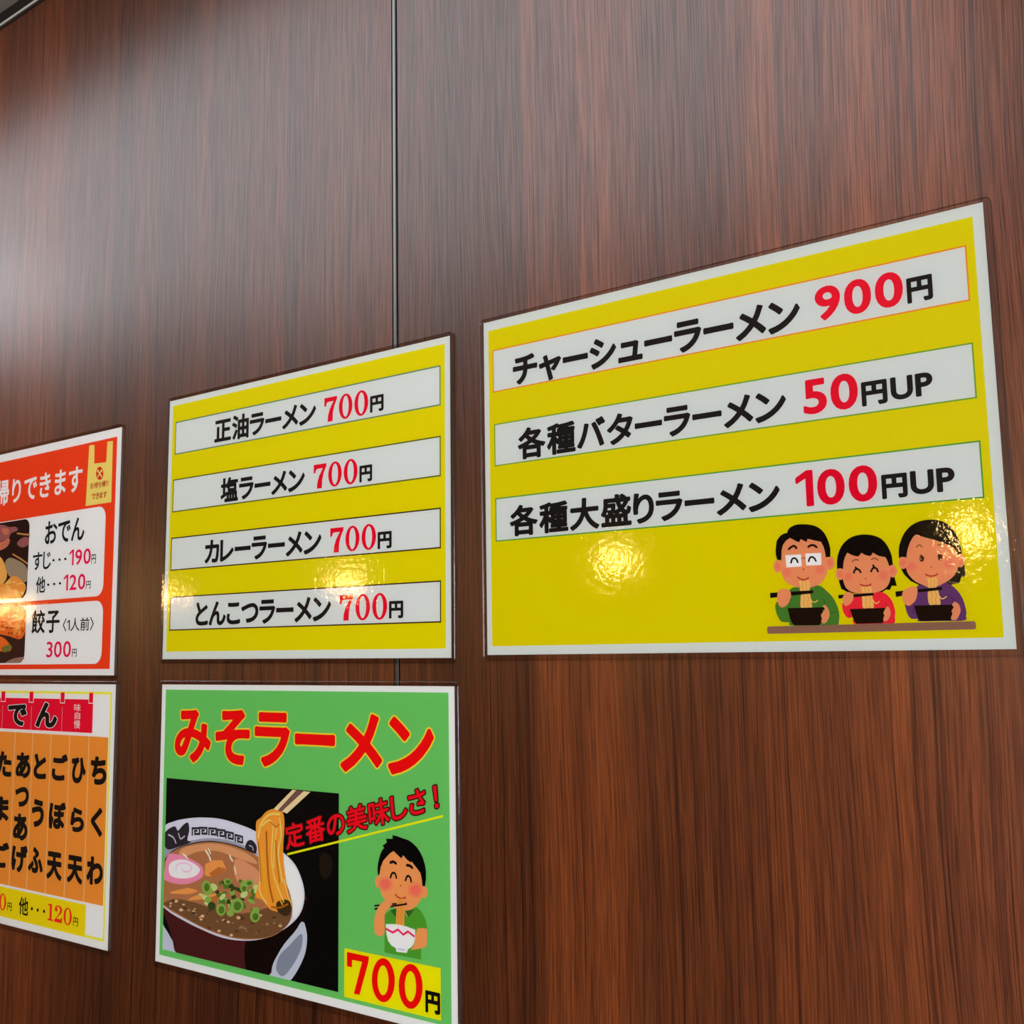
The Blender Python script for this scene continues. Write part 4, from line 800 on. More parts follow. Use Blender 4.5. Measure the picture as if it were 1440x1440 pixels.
price_sheet_46 = printed('bowl_drawing', price_sheet_35, '20130b', [
    ('P',13,[(106.7,28.9),(132.4,28.9),(131.8,27.9),(130.6,26.8),(129.4,25.4),(130.1,23.7),(129.2,22.0),(128.8,18.6),(110.7,18.6),(109.4,20.2),(108.5,22.3),(107.5,26.1)])])
price_sheet_47 = printed('noodles_drawing', price_sheet_35, 'e2b264', [
    ('S',12,[(115.8,38.3),(119.0,38.3),(122.3,38.3),(123.1,32.5),(123.1,29.2),(119.6,29.2),(115.9,29.3),(115.6,33.9)]),
    ('S',12,[(115.4,43.9),(118.7,43.5),(122.2,43.7),(122.4,40.0),(119.4,39.7),(115.9,39.9),(115.7,42.0)]),
    ('K',12,0.74,[(123.1,34.2),(124.1,32.5),(125.5,32.2),(127.0,33.3)])])
price_sheet_48 = printed_each('noodle_line_drawing', price_sheet_35, 'c98a35', [
    ('K',13,0.35,[(117.6,43.4),(118.2,41.9),(117.8,40.2)]),
    ('K',13,0.35,[(119.9,43.3),(120.5,41.8),(120.1,40.1)]),
    ('K',13,0.35,[(117.7,37.9),(118.5,35.3),(117.8,32.4),(118.2,29.5)]),
    ('K',13,0.35,[(120.1,37.8),(121.1,35.2),(120.4,32.3),(120.7,29.4)])])
price_sheet_49 = printed('chopsticks_drawing', price_sheet_35, '1b1210', [
    ('P',14,[(99.1,39.0),(123.7,39.4),(123.6,37.7),(99.1,36.4)])])
price_sheet_50 = printed_each('hand_drawing', price_sheet_35, 'd88e62', [
    ('S',15,[(102.0,36.2),(103.2,39.2),(105.7,40.9),(109.2,39.5),(109.7,37.1),(108.9,34.5),(106.4,32.0),(103.7,31.2),(102.2,33.3)]),
    ('S',15,[(130.5,27.6),(132.5,29.9),(134.0,27.5),(134.1,24.1),(132.2,20.7),(130.1,19.8),(129.1,21.4),(130.1,23.7),(129.5,25.1)])])
price_sheet_51 = printed('diner_drawing', price_sheet, 'd88e62', [
    ('S',4,[(147.0,62.2),(147.7,67.5),(150.4,73.4),(154.8,77.6),(162.2,75.9),(171.6,71.3),(177.3,67.9),(179.2,63.1),(180.2,56.5),(178.8,51.9),(175.6,47.4),(169.8,43.6),(164.0,41.6),(158.3,42.6),(152.2,45.6),(147.8,50.6),(146.5,54.9)]),
    ('S',4,[(147.5,58.8),(146.8,56.3),(145.2,54.8),(143.4,54.9),(142.0,56.6),(141.6,59.2),(142.3,61.7),(143.9,63.2),(145.7,63.0),(147.1,61.4)]),
    ('S',4,[(184.2,58.1),(183.5,55.5),(182.0,54.0),(180.2,54.1),(178.9,55.8),(178.5,58.4),(179.2,61.0),(180.7,62.5),(182.5,62.3),(183.8,60.7)])], 'cartoon woman in a purple top eating noodles')
price_sheet_52 = printed('hair_drawing', price_sheet_51, '140d0a', [
    ('P',2,[(142.1,63.7),(142.3,68.5),(144.7,75.6),(148.6,81.4),(154.1,85.2),(161.1,86.8),(166.9,86.5),(172.4,84.6),(177.2,80.4),(180.2,74.8),(182.0,68.8),(182.5,62.9),(183.8,54.0),(184.0,47.1),(181.4,47.6),(179.8,43.4),(175.3,42.7),(171.9,41.1),(154.4,43.1),(148.7,46.4),(144.9,50.8),(143.1,54.5),(142.5,58.8)])])
price_sheet_53 = printed_each('cheek_drawing', price_sheet_51, 'd98664', [
    ('S',5,[(153.8,55.7),(153.0,53.6),(151.1,52.3),(148.9,52.5),(147.2,53.9),(146.6,56.1),(147.4,58.3),(149.3,59.5),(151.5,59.4),(153.3,57.9)]),
    ('S',5,[(177.9,56.7),(177.0,54.3),(175.0,52.9),(172.6,53.1),(170.7,54.7),(170.1,57.1),(171.0,59.5),(173.1,60.9),(175.5,60.7),(177.3,59.1)])])
price_sheet_54 = printed_each('cheek_drawing', price_sheet_51, 'd87c5e', [
    ('S',6,[(152.7,55.8),(152.2,54.3),(150.8,53.4),(149.3,53.5),(148.1,54.5),(147.7,56.1),(148.3,57.6),(149.6,58.4),(151.1,58.4),(152.3,57.3)]),
    ('S',6,[(176.7,56.7),(176.1,55.1),(174.7,54.1),(173.0,54.2),(171.7,55.3),(171.3,57.1),(171.9,58.7),(173.3,59.7),(175.0,59.6),(176.3,58.5)]),
    ('S',6,[(146.3,58.9),(145.9,57.4),(144.9,56.5),(143.8,56.5),(143.0,57.5),(142.8,59.1),(143.2,60.6),(144.2,61.5),(145.2,61.4),(146.1,60.4)]),
    ('S',6,[(183.1,58.1),(182.6,56.6),(181.7,55.7),(180.7,55.8),(179.9,56.8),(179.6,58.3),(180.1,59.9),(181.0,60.8),(182.0,60.7),(182.8,59.7)])])
price_sheet_55 = printed('fringe_drawing', price_sheet_51, '140d0a', [
    ('P',7,[(142.0,63.1),(142.2,66.7),(142.8,70.9),(144.7,75.6),(146.5,78.8),(148.6,81.4),(151.2,83.6),(154.1,85.2),(157.4,86.3),(161.1,86.8),(164.0,86.8),(166.9,86.5),(169.7,85.8),(172.4,84.6),(175.0,82.8),(177.2,80.4),(178.9,77.9),(180.2,74.8),(181.3,71.8),(182.0,68.8),(182.7,63.4),(179.2,64.1),(177.8,67.0),(173.7,69.3),(169.9,71.1),(166.0,72.9),(159.3,75.3),(153.9,77.7),(151.7,75.2),(149.9,72.2),(148.0,67.5),(147.0,62.6)])])
price_sheet_56 = printed_each('eyebrow_drawing', price_sheet_51, '8a5530', [
    ('K',8,0.84,[(154.1,68.9),(155.3,70.0),(156.5,70.1),(157.6,68.9)]),
    ('K',8,0.83,[(168.0,69.3),(169.8,69.7),(171.6,69.3)])])
price_sheet_57 = printed_each('eye_drawing', price_sheet_51, '4a2414', [
    ('S',10,[(158.5,60.7),(158.2,59.6),(157.4,59.0),(156.4,59.0),(155.7,59.8),(155.5,60.9),(155.9,62.0),(156.7,62.6),(157.6,62.6),(158.3,61.8)]),
    ('S',10,[(170.2,60.9),(169.9,59.8),(169.1,59.1),(168.2,59.2),(167.5,59.9),(167.3,61.1),(167.6,62.1),(168.4,62.8),(169.3,62.7),(170.0,62.0)]),
    ('K',10,0.7,[(155.9,62.7),(156.8,63.3),(158.3,61.6)]),
    ('K',10,0.69,[(167.6,62.0),(168.2,63.1),(170.4,61.9)])])
price_sheet_58 = printed('nose_drawing', price_sheet_51, 'b04a38', [
    ('S',8,[(163.2,54.9),(163.0,54.4),(162.5,54.5),(162.2,54.9),(162.5,55.4),(163.0,55.4)])])
price_sheet_59 = printed('mouth_drawing', price_sheet_51, 'a3281f', [
    ('K',8,0.81,[(158.8,50.3),(160.5,49.3),(162.8,48.9),(165.3,49.4),(166.5,50.1)])])
price_sheet_60 = printed('shirt_drawing', price_sheet_51, '64386a', [
    ('S',8,[(153.2,42.9),(157.2,42.7),(162.3,41.1),(166.9,42.2),(170.4,44.0),(172.6,43.7),(177.4,39.7),(181.1,33.4),(182.8,25.5),(182.5,22.1),(181.2,18.9),(167.1,18.9),(152.6,19.2),(151.8,20.8),(147.8,21.0),(145.6,23.8),(144.4,28.6),(144.5,32.2),(149.9,36.8)])])
price_sheet_61 = printed_each('shirt_fold_drawing', price_sheet_51, '43204a', [
    ('K',9,0.46,[(174.2,34.6),(175.0,33.1),(174.6,31.1)]),
    ('K',9,0.47,[(149.7,24.3),(149.4,26.6),(150.0,28.4)])])
price_sheet_62 = printed('bowl_drawing', price_sheet_51, '20130b', [
    ('P',13,[(150.0,29.7),(176.7,29.5),(176.1,28.7),(174.9,27.5),(173.8,25.8),(174.1,23.5),(173.1,21.5),(173.2,19.3),(153.3,19.3),(152.3,20.9),(151.5,23.0),(150.7,26.0)])])
price_sheet_63 = printed('noodles_drawing', price_sheet_51, 'e2b264', [
    ('S',12,[(160.0,39.4),(163.0,39.6),(166.0,39.6),(166.8,34.3),(167.0,30.0),(163.5,29.9),(160.0,30.1),(159.3,35.2)]),
    ('S',12,[(159.5,47.8),(162.4,47.5),(165.5,47.9),(166.0,44.4),(165.1,41.3),(162.3,41.1),(159.7,41.5),(160.1,44.6)]),
    ('K',12,0.75,[(166.5,35.8),(167.7,33.8),(169.4,33.8),(171.1,34.9)])])
price_sheet_64 = printed_each('noodle_line_drawing', price_sheet_51, 'c98a35', [
    ('K',13,0.35,[(161.5,47.2),(162.1,45.4),(161.5,43.4),(162.0,41.6)]),
    ('K',13,0.35,[(163.8,47.1),(164.3,45.3),(163.8,43.3),(164.3,41.6)]),
    ('K',13,0.35,[(161.3,39.2),(162.2,36.0),(161.6,33.0),(162.0,30.4)]),
    ('K',13,0.35,[(163.9,39.4),(164.8,36.1),(164.1,33.2),(164.5,30.4)])])
price_sheet_65 = printed('chopsticks_drawing', price_sheet_51, '1b1210', [
    ('P',14,[(138.3,39.7),(168.8,41.4),(168.7,39.5),(154.1,38.5),(138.6,35.9)])])
price_sheet_66 = printed_each('hand_drawing', price_sheet_51, 'd88e62', [
    ('S',15,[(142.7,36.5),(143.8,39.9),(147.3,42.0),(152.0,42.2),(153.0,39.6),(152.3,36.1),(150.8,32.6),(146.8,29.7),(143.9,31.6)]),
    ('S',15,[(174.3,29.3),(176.0,31.3),(178.4,29.7),(179.4,26.2),(178.5,22.8),(176.4,19.6),(174.1,19.4),(173.0,20.6),(174.2,23.5),(173.7,25.2),(175.2,27.8)])])

# ---- menu_poster
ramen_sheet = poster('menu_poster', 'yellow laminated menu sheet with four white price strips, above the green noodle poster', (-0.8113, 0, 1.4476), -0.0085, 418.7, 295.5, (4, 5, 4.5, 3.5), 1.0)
ramen_sheet_1 = printed('yellow_panel', ramen_sheet, 'cfc400', [
    ('P',0,[(-203.0,8.4),(203.1,8.4),(203.1,289.0),(-203.0,289.0)])])
ramen_sheet_2 = printed('price_strip', ramen_sheet, 'c9cdcb', [
    ('P',2,[(-197.5,231.3),(198.1,231.3),(198.1,269.5),(-197.5,269.5)])], 'white price strip, grey green edged')
ramen_sheet_3 = printed('strip_border', ramen_sheet_2, '5e7f66', [
    ('P',3,[(-197.5,231.3),(198.1,231.3),(198.1,232.60000000000002),(-197.5,232.60000000000002)]),
    ('P',3,[(-197.5,268.2),(198.1,268.2),(198.1,269.5),(-197.5,269.5)]),
    ('P',3,[(-197.5,231.3),(-196.2,231.3),(-196.2,269.5),(-197.5,269.5)]),
    ('P',3,[(196.79999999999998,231.3),(198.1,231.3),(198.1,269.5),(196.79999999999998,269.5)])])
ramen_sheet_4 = printed('dish_name', ramen_sheet_2, '1e1a19', [
    ('T', 4, '正油ラーメン', -127.4, 33.1, '正', 236.6, 260.9, {'bold': 34, 'gap': 50})])
ramen_sheet_5 = printed('price_digits', ramen_sheet_2, 'd2082a', [
    ('T', 4, 'SZZ', 45.1, 106.0, 'Z', 235.6, 261.2, {'gap': 75})])
ramen_sheet_6 = printed('yen_sign', ramen_sheet_2, '1e1a19', [
    ('T', 4, '円', 108.6, 126.5, '円', 236.8, 253.2, {'bold': 44})])
ramen_sheet_7 = printed('price_strip', ramen_sheet, 'c9cdcb', [
    ('P',2,[(-199.1,165.0),(198.0,165.0),(198.0,202.8),(-199.1,202.8)])], 'white price strip, olive edged')
ramen_sheet_8 = printed('strip_border', ramen_sheet_7, '5b5f1e', [
    ('P',3,[(-199.1,165.0),(198.0,165.0),(198.0,166.3),(-199.1,166.3)]),
    ('P',3,[(-199.1,201.5),(198.0,201.5),(198.0,202.8),(-199.1,202.8)]),
    ('P',3,[(-199.1,165.0),(-197.79999999999998,165.0),(-197.79999999999998,202.8),(-199.1,202.8)]),
    ('P',3,[(196.7,165.0),(198.0,165.0),(198.0,202.8),(196.7,202.8)])])
ramen_sheet_9 = printed('dish_name', ramen_sheet_7, '1e1a19', [
    ('T', 4, '塩ラーメン', -114.6, 17.9, '塩', 168.5, 195.4, {'bold': 34, 'gap': 50})])
ramen_sheet_10 = printed('price_digits', ramen_sheet_7, 'd2082a', [
    ('T', 4, 'SZZ', 30.8, 92.2, 'Z', 169.0, 194.3, {'gap': 75})])
ramen_sheet_11 = printed('yen_sign', ramen_sheet_7, '1e1a19', [
    ('T', 4, '円', 94.8, 111.8, '円', 169.5, 185.9, {'bold': 44})])
ramen_sheet_12 = printed('price_strip', ramen_sheet, 'c9cdcb', [
    ('P',2,[(-199.4,98.7),(197.8,98.7),(197.8,136.1),(-199.4,136.1)])], 'white price strip, dark brown edged, third from the top')
ramen_sheet_13 = printed('strip_border', ramen_sheet_12, '3c2c18', [
    ('P',3,[(-199.4,98.7),(197.8,98.7),(197.8,100.0),(-199.4,100.0)]),
    ('P',3,[(-199.4,134.79999999999998),(197.8,134.79999999999998),(197.8,136.1),(-199.4,136.1)]),
    ('P',3,[(-199.4,98.7),(-198.1,98.7),(-198.1,136.1),(-199.4,136.1)]),
    ('P',3,[(196.5,98.7),(197.8,98.7),(197.8,136.1),(196.5,136.1)])])
ramen_sheet_14 = printed('dish_name', ramen_sheet_12, '1e1a19', [
    ('T', 4, 'カレーラーメン', -139.1, 43.0, 'カ', 103.4, 128.9, {'bold': 34, 'gap': 50})])
ramen_sheet_15 = printed('price_digits', ramen_sheet_12, 'd2082a', [
    ('T', 4, 'SZZ', 55.4, 117.2, 'Z', 102.9, 128.0, {'gap': 75})])
ramen_sheet_16 = printed('yen_sign', ramen_sheet_12, '1e1a19', [
    ('T', 4, '円', 119.4, 137.4, '円', 102.8, 119.2, {'bold': 44})])
ramen_sheet_17 = printed('price_strip', ramen_sheet, 'c9cdcb', [
    ('P',2,[(-198.2,31.6),(197.8,31.6),(197.8,69.6),(-198.2,69.6)])], 'white price strip, dark brown edged, at the bottom')
ramen_sheet_18 = printed('strip_border', ramen_sheet_17, '3f2a16', [
    ('P',3,[(-198.2,31.6),(197.8,31.6),(197.8,32.9),(-198.2,32.9)]),
    ('P',3,[(-198.2,68.3),(197.8,68.3),(197.8,69.6),(-198.2,69.6)]),
    ('P',3,[(-198.2,31.6),(-196.89999999999998,31.6),(-196.89999999999998,69.6),(-198.2,69.6)]),
    ('P',3,[(196.5,31.6),(197.8,31.6),(197.8,69.6),(196.5,69.6)])])
ramen_sheet_19 = printed('dish_name', ramen_sheet_17, '1e1a19', [
    ('T', 4, 'とんこつラーメン', -152.3, 57.4, 'と', 36.1, 61.6, {'bold': 34, 'gap': 50})])
ramen_sheet_20 = printed('price_digits', ramen_sheet_17, 'd2082a', [
    ('T', 4, 'SZZ', 69.4, 131.9, 'Z', 35.9, 61.2, {'gap': 75})])
ramen_sheet_21 = printed('yen_sign', ramen_sheet_17, '1e1a19', [
    ('T', 4, '円', 134.3, 152.1, '円', 36.7, 53.0, {'bold': 44})])

# ---- menu_poster
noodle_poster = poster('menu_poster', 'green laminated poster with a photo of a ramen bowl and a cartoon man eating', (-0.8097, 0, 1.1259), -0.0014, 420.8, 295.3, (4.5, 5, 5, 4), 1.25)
noodle_poster_1 = printed('green_panel', noodle_poster, '5fa858', [
    ('P',0,[(-203.6,7.7),(203.6,7.7),(203.6,289.7),(-203.6,289.7)])])
noodle_poster_2 = printed('title_lettering', noodle_poster, 'dc0a0c', [
    ('T', 6, 'みそラーメン', -185.4, 186.4, 'み', 212.5, 268.6, {'bold': 38, 'gap': 110})], 'red lettering with a yellow outline')
noodle_poster_3 = printed('title_outline', noodle_poster, 'e3b92e', [
    ('T', 5, 'みそラーメン', -185.4, 186.4, 'み', 212.5, 268.6, {'bold': 38, 'gap': 110, 'grow': 25})])
noodle_poster_4 = printed('food_photo', noodle_poster, '0a0807', [
    ('P',2,[(-198.3,14.0),(67.5,14.0),(67.5,193.9),(-198.3,193.9)])], 'photo of ramen in a dark bowl on black')
noodle_poster_5 = printed_each('saucer_picture', noodle_poster_4, 'a9adb8', [
    ('P',3,[(18.2,70.6),(21.4,69.9),(23.2,66.5),(24.4,62.8),(25.2,59.8),(25.5,56.6),(25.3,53.1),(24.8,49.2),(23.9,45.0),(22.3,40.5),(19.8,35.7),(16.7,30.6),(13.2,25.7),(9.7,21.1),(5.8,16.7),(2.6,14.0),(-32.9,14.0),(-31.9,18.5),(-27.5,26.4),(-22.0,34.0),(-15.7,40.6),(-8.4,47.0),(-1.2,53.1),(5.9,60.0),(12.8,66.7)]),
    ('P',3,[(-198.3,14.0),(-198.3,40.0),(-196.0,37.3),(-192.5,34.7),(-188.5,31.5),(-184.5,27.9),(-179.6,23.7),(-174.7,19.0),(-172.6,14.6),(-172.9,14.0)])])
noodle_poster_6 = printed('saucer_shade_picture', noodle_poster_4, '787d8c', [
    ('P',4,[(0.7,46.0),(6.6,51.2),(12.9,56.6),(17.4,59.4),(19.2,57.6),(19.3,53.1),(18.5,48.5),(17.2,44.7),(15.0,40.8),(12.1,36.5),(8.2,31.2),(3.5,25.6),(-0.8,21.1),(-4.3,18.2),(-7.3,16.4),(-10.2,15.9),(-13.4,16.9),(-16.4,19.1),(-17.9,22.1),(-17.3,26.1),(-15.3,30.9),(-12.4,35.4),(-8.7,39.0),(-4.2,42.4)])])
noodle_poster_7 = printed('bowl_picture', noodle_poster_4, '441a19', [
    ('P',5,[(-198.3,61.2),(-198.3,52.7),(-194.6,47.5),(-189.7,40.9),(-186.7,35.5),(-183.9,30.5),(-181.0,25.7),(-179.4,20.7),(-177.7,16.0),(-174.4,14.0),(-28.0,14.0),(-24.5,16.7),(-23.6,22.0),(-21.9,27.7),(-17.5,33.7),(-12.2,40.0),(-6.8,46.1),(-1.1,51.6),(4.7,56.8),(9.9,62.1),(14.3,67.4),(18.2,72.8),(20.9,78.3),(23.6,85.1),(25.3,92.0),(22.2,95.8),(13.1,94.7),(-0.8,90.3),(-19.0,84.7),(-43.5,76.9),(-72.4,67.8),(-99.6,61.9),(-123.8,62.1),(-146.3,65.4),(-165.4,67.3),(-180.8,66.4),(-192.8,64.1)])])
noodle_poster_8 = printed('bowl_shade_picture', noodle_poster_4, '130908', [
    ('P',6,[(-59.8,43.8),(-48.8,49.5),(-33.7,55.1),(-18.6,62.1),(-3.4,72.8),(11.7,84.8),(22.2,92.1),(25.3,91.2),(23.8,85.6),(21.3,79.6),(19.1,74.6),(16.0,69.2),(11.8,63.6),(6.1,57.9),(-0.6,52.0),(-6.8,46.1),(-12.1,39.9),(-16.9,33.6),(-20.9,27.9),(-23.4,22.9),(-25.1,18.4),(-27.5,15.0),(-29.4,14.0),(-61.9,14.0),(-62.2,14.3),(-63.8,19.5),(-64.4,25.2),(-65.0,31.1),(-64.4,37.5)])])
noodle_poster_9 = printed('rim_picture', noodle_poster_4, 'b9b9c4', [
    ('P',7,[(-198.3,143.3),(-195.8,145.0),(-191.6,146.5),(-186.9,147.7),(-181.5,149.3),(-175.7,150.8),(-168.6,152.2),(-159.8,153.7),(-149.7,155.1),(-139.3,156.2),(-128.5,156.9),(-117.3,157.4),(-106.5,157.3),(-96.3,156.7),(-86.4,155.5),(-76.8,154.2),(-67.6,152.8),(-58.6,151.2),(-50.0,149.1),(-41.6,146.4),(-33.4,143.3),(-25.8,140.2),(-18.7,137.2),(-12.2,134.1),(-6.2,131.1),(-0.8,128.3),(4.0,125.5),(8.2,122.4),(11.8,118.6),(14.7,114.5),(17.2,110.2),(19.3,105.9),(20.8,101.5),(21.6,97.0),(21.5,92.3),(20.6,87.5),(19.0,83.0),(16.8,79.0),(13.8,75.2),(9.8,71.4),(4.6,67.3),(-1.6,63.1),(-9.0,58.9),(-17.8,54.6),(-27.8,50.4),(-37.9,46.8),(-47.8,44.2),(-57.8,42.3),(-67.9,40.9),(-78.1,39.9),(-88.4,39.4),(-98.9,39.4),(-109.5,40.1),(-120.3,41.3),(-131.2,42.8),(-142.3,44.4),(-153.6,46.3),(-164.8,48.5),(-176.1,50.8),(-187.3,53.5),(-197.3,57.2),(-198.3,57.7)])])
noodle_poster_10 = printed('rim_light_picture', noodle_poster_4, 'd3d4da', [
    ('P',8,[(-8.1,130.3),(-3.9,129.0),(2.0,125.1),(7.3,121.0),(10.9,117.3),(13.8,113.4),(16.1,109.4),(18.0,105.3),(19.4,101.1),(20.0,96.8),(19.9,92.3),(19.0,87.8),(17.5,83.5),(14.9,79.1),(11.7,75.0),(8.9,72.5),(7.0,72.2),(5.6,73.6),(4.5,76.3),(3.7,81.0),(3.3,87.0),(2.4,92.3),(0.8,95.7),(-1.1,98.4),(-2.9,101.7),(-4.5,106.2),(-5.9,111.4),(-7.0,116.4),(-8.2,122.0),(-9.1,127.4)])])
noodle_poster_11 = printed('rim_shade_picture', noodle_poster_4, '8d8c9a', [
    ('P',8,[(-198.3,119.9),(-194.9,121.5),(-187.5,122.9),(-179.1,124.5),(-170.0,126.9),(-159.9,129.6),(-149.7,131.9),(-139.5,133.9),(-129.2,135.6),(-118.9,136.7),(-108.8,137.2),(-98.8,137.2),(-88.9,136.6),(-78.7,135.4),(-68.5,133.8),(-59.8,131.9),(-52.2,129.6),(-46.0,127.1),(-43.4,125.6),(-45.9,125.9),(-52.0,127.2),(-59.7,128.6),(-69.0,130.1),(-79.9,131.7),(-90.9,132.8),(-101.8,133.2),(-112.8,133.1),(-123.1,132.6),(-132.5,131.5),(-141.3,129.9),(-149.6,128.2),(-157.6,126.3),(-165.2,124.3),(-172.0,122.1),(-178.0,119.9),(-183.3,117.6),(-188.0,115.0),(-192.5,111.0),(-196.5,106.7),(-198.3,105.7)])])
noodle_poster_12 = printed('soup_picture', noodle_poster_4, '9b6844', [
    ('P',8,[(-198.3,106.5),(-195.6,110.2),(-192.0,113.3),(-188.0,116.0),(-183.3,118.7),(-178.1,120.9),(-172.1,123.0),(-165.2,125.2),(-157.6,127.3),(-149.6,129.2),(-141.3,131.0),(-132.6,132.5),(-123.2,133.6),(-112.7,134.1),(-101.5,134.1),(-90.9,133.7),(-81.3,132.9),(-72.3,131.8),(-63.8,130.2),(-56.0,128.2),(-48.7,125.8),(-41.4,123.2),(-33.7,120.2),(-26.1,117.0),(-19.5,113.9),(-14.4,111.5),(-10.4,109.3),(-6.8,106.3),(-3.3,102.1),(-0.3,97.2),(2.0,92.2),(3.6,87.3),(4.6,82.3),(4.5,77.5),(3.5,73.0),(1.4,68.6),(-2.4,64.2),(-8.3,59.6),(-15.9,54.9),(-24.3,51.0),(-33.5,48.0),(-43.5,45.8),(-53.8,44.0),(-64.3,42.6),(-75.2,41.7),(-86.4,41.4),(-98.2,41.7),(-110.4,42.5),(-122.5,43.7),(-134.2,45.3),(-145.9,47.4),(-158.0,49.8),(-171.8,52.4),(-185.9,55.3),(-197.4,59.0),(-198.3,59.5)])])
noodle_poster_13 = printed('soup_shade_picture', noodle_poster_4, '6b4a2e', [
    ('P',9,[(-198.3,61.9),(-197.5,62.1),(-192.7,64.2),(-185.5,66.8),(-176.9,68.7),(-166.3,69.2),(-154.3,69.0),(-143.1,68.6),(-134.5,67.9),(-126.8,67.0),(-116.8,66.4),(-102.7,66.0),(-86.3,65.8),(-70.5,66.9),(-55.5,69.9),(-40.9,74.1),(-28.7,78.5),(-19.7,83.2),(-12.9,88.1),(-7.5,91.1),(-3.2,91.2),(-0.1,89.5),(2.1,87.2),(3.7,84.5),(4.4,81.2),(4.1,77.5),(3.0,73.4),(1.0,68.8),(-2.7,64.4),(-8.5,60.0),(-16.0,55.6),(-24.3,51.9),(-33.4,49.0),(-43.4,46.8),(-53.8,45.0),(-64.3,43.7),(-75.2,42.8),(-86.4,42.5),(-98.2,42.8),(-110.5,43.6),(-122.6,44.8),(-134.4,46.4),(-146.0,48.4),(-158.1,50.8),(-172.2,53.9),(-186.8,57.3),(-197.0,60.0),(-198.3,60.4)])])
noodle_poster_14 = printed('soup_highlight_picture', noodle_poster_4, 'bb8a60', [
    ('P',9,[(-167.5,122.1),(-155.3,125.6),(-138.7,128.7),(-123.1,130.9),(-110.7,131.7),(-99.4,131.4),(-88.7,130.6),(-78.0,129.3),(-67.9,127.5),(-59.6,125.4),(-52.6,122.6),(-47.4,119.4),(-47.3,117.5),(-54.9,117.8),(-67.6,119.3),(-80.1,120.8),(-90.8,122.3),(-101.3,123.8),(-112.0,124.4),(-123.1,123.7),(-134.3,122.1),(-144.8,120.0),(-155.3,116.5),(-165.2,112.4),(-171.6,110.6),(-174.0,113.0),(-173.0,117.7)])])
noodle_poster_15 = printed_each('fret_picture', noodle_poster_4, '2e2730', [
    ('L',9,2.27,[(-151.4,136.5),(-151.7,144.0),(-139.6,145.1),(-139.4,139.2),(-147.2,138.4),(-147.4,141.8),(-143.1,142.2)]),
    ('L',9,2.24,[(-139.2,138.1),(-139.4,145.5),(-127.5,146.3),(-127.3,140.5),(-135.0,139.9),(-135.1,143.2),(-131.0,143.5)]),
    ('L',9,2.22,[(-123.8,139.0),(-124.0,146.3),(-112.2,146.7),(-112.1,140.8),(-119.7,140.6),(-119.8,143.9),(-115.7,144.0)]),
    ('L',9,2.19,[(-109.6,138.8),(-109.9,146.0),(-98.3,146.0),(-98.1,140.2),(-105.6,140.2),(-105.7,143.5),(-101.7,143.5)]),
    ('L',9,2.17,[(-96.3,137.7),(-96.5,144.9),(-85.1,144.4),(-85.0,138.7),(-92.4,139.0),(-92.5,142.2),(-88.5,142.1)]),
    ('L',9,2.14,[(-81.5,136.0),(-81.7,143.1),(-70.5,142.1),(-70.3,136.4),(-77.6,137.0),(-77.7,140.3),(-73.8,139.9)])])
noodle_poster_16 = printed_each('dragon_picture', noodle_poster_4, '2b242b', [
    ('P',9,[(-198.3,136.0),(-198.2,136.2),(-193.5,139.5),(-187.2,142.3),(-182.1,143.8),(-179.5,142.8),(-177.9,140.5),(-176.2,139.4),(-173.8,140.8),(-171.1,143.3),(-168.3,145.6),(-165.1,147.5),(-161.9,149.1),(-159.3,149.4),(-157.8,147.6),(-157.0,144.4),(-156.8,141.0),(-157.8,137.5),(-159.3,133.8),(-159.8,131.1),(-157.2,130.2),(-153.5,130.2),(-153.0,129.6),(-158.2,127.6),(-166.4,125.1),(-174.4,122.8),(-181.2,120.8),(-187.6,119.0),(-192.8,118.4),(-196.4,119.5),(-198.3,121.3)]),
    ('P',9,[(-63.0,138.2),(-60.9,139.5),(-58.4,140.2),(-55.9,140.1),(-53.2,139.0),(-50.5,137.1),(-48.7,134.9),(-48.1,132.3),(-48.5,129.5),(-49.5,127.6),(-51.3,127.2),(-53.8,127.6),(-56.6,128.3),(-60.0,129.0),(-63.6,130.0),(-65.9,131.4),(-66.0,133.6),(-64.7,136.2)])])
noodle_poster_17 = printed_each('dragon_gap_picture', noodle_poster_4, 'a8a8b4', [
    ('K',10,1.8,[(-192.2,133.9),(-184.0,131.8),(-179.1,126.6)]),
    ('K',10,1.61,[(-174.9,136.7),(-171.2,131.5),(-164.5,134.8)]),
    ('K',10,1.14,[(-59.8,134.5),(-55.3,133.6),(-53.6,130.5)])])
noodle_poster_18 = printed('fish_cake_picture', noodle_poster_4, 'd77f98', [
    ('P',10,[(-198.3,93.5),(-197.6,97.4),(-196.0,105.3),(-193.7,111.3),(-191.2,114.0),(-188.1,114.8),(-183.3,115.0),(-175.9,114.9),(-166.8,114.2),(-158.0,113.0),(-149.6,111.4),(-141.5,109.5),(-135.5,107.3),(-132.4,104.8),(-131.4,102.1),(-131.5,99.6),(-132.2,97.4),(-134.0,95.4),(-137.3,93.3),(-142.8,90.8),(-149.9,88.3),(-157.1,86.3),(-163.8,85.0),(-170.6,84.3),(-177.5,84.0),(-185.2,84.3),(-193.0,85.2),(-198.3,86.3)])])
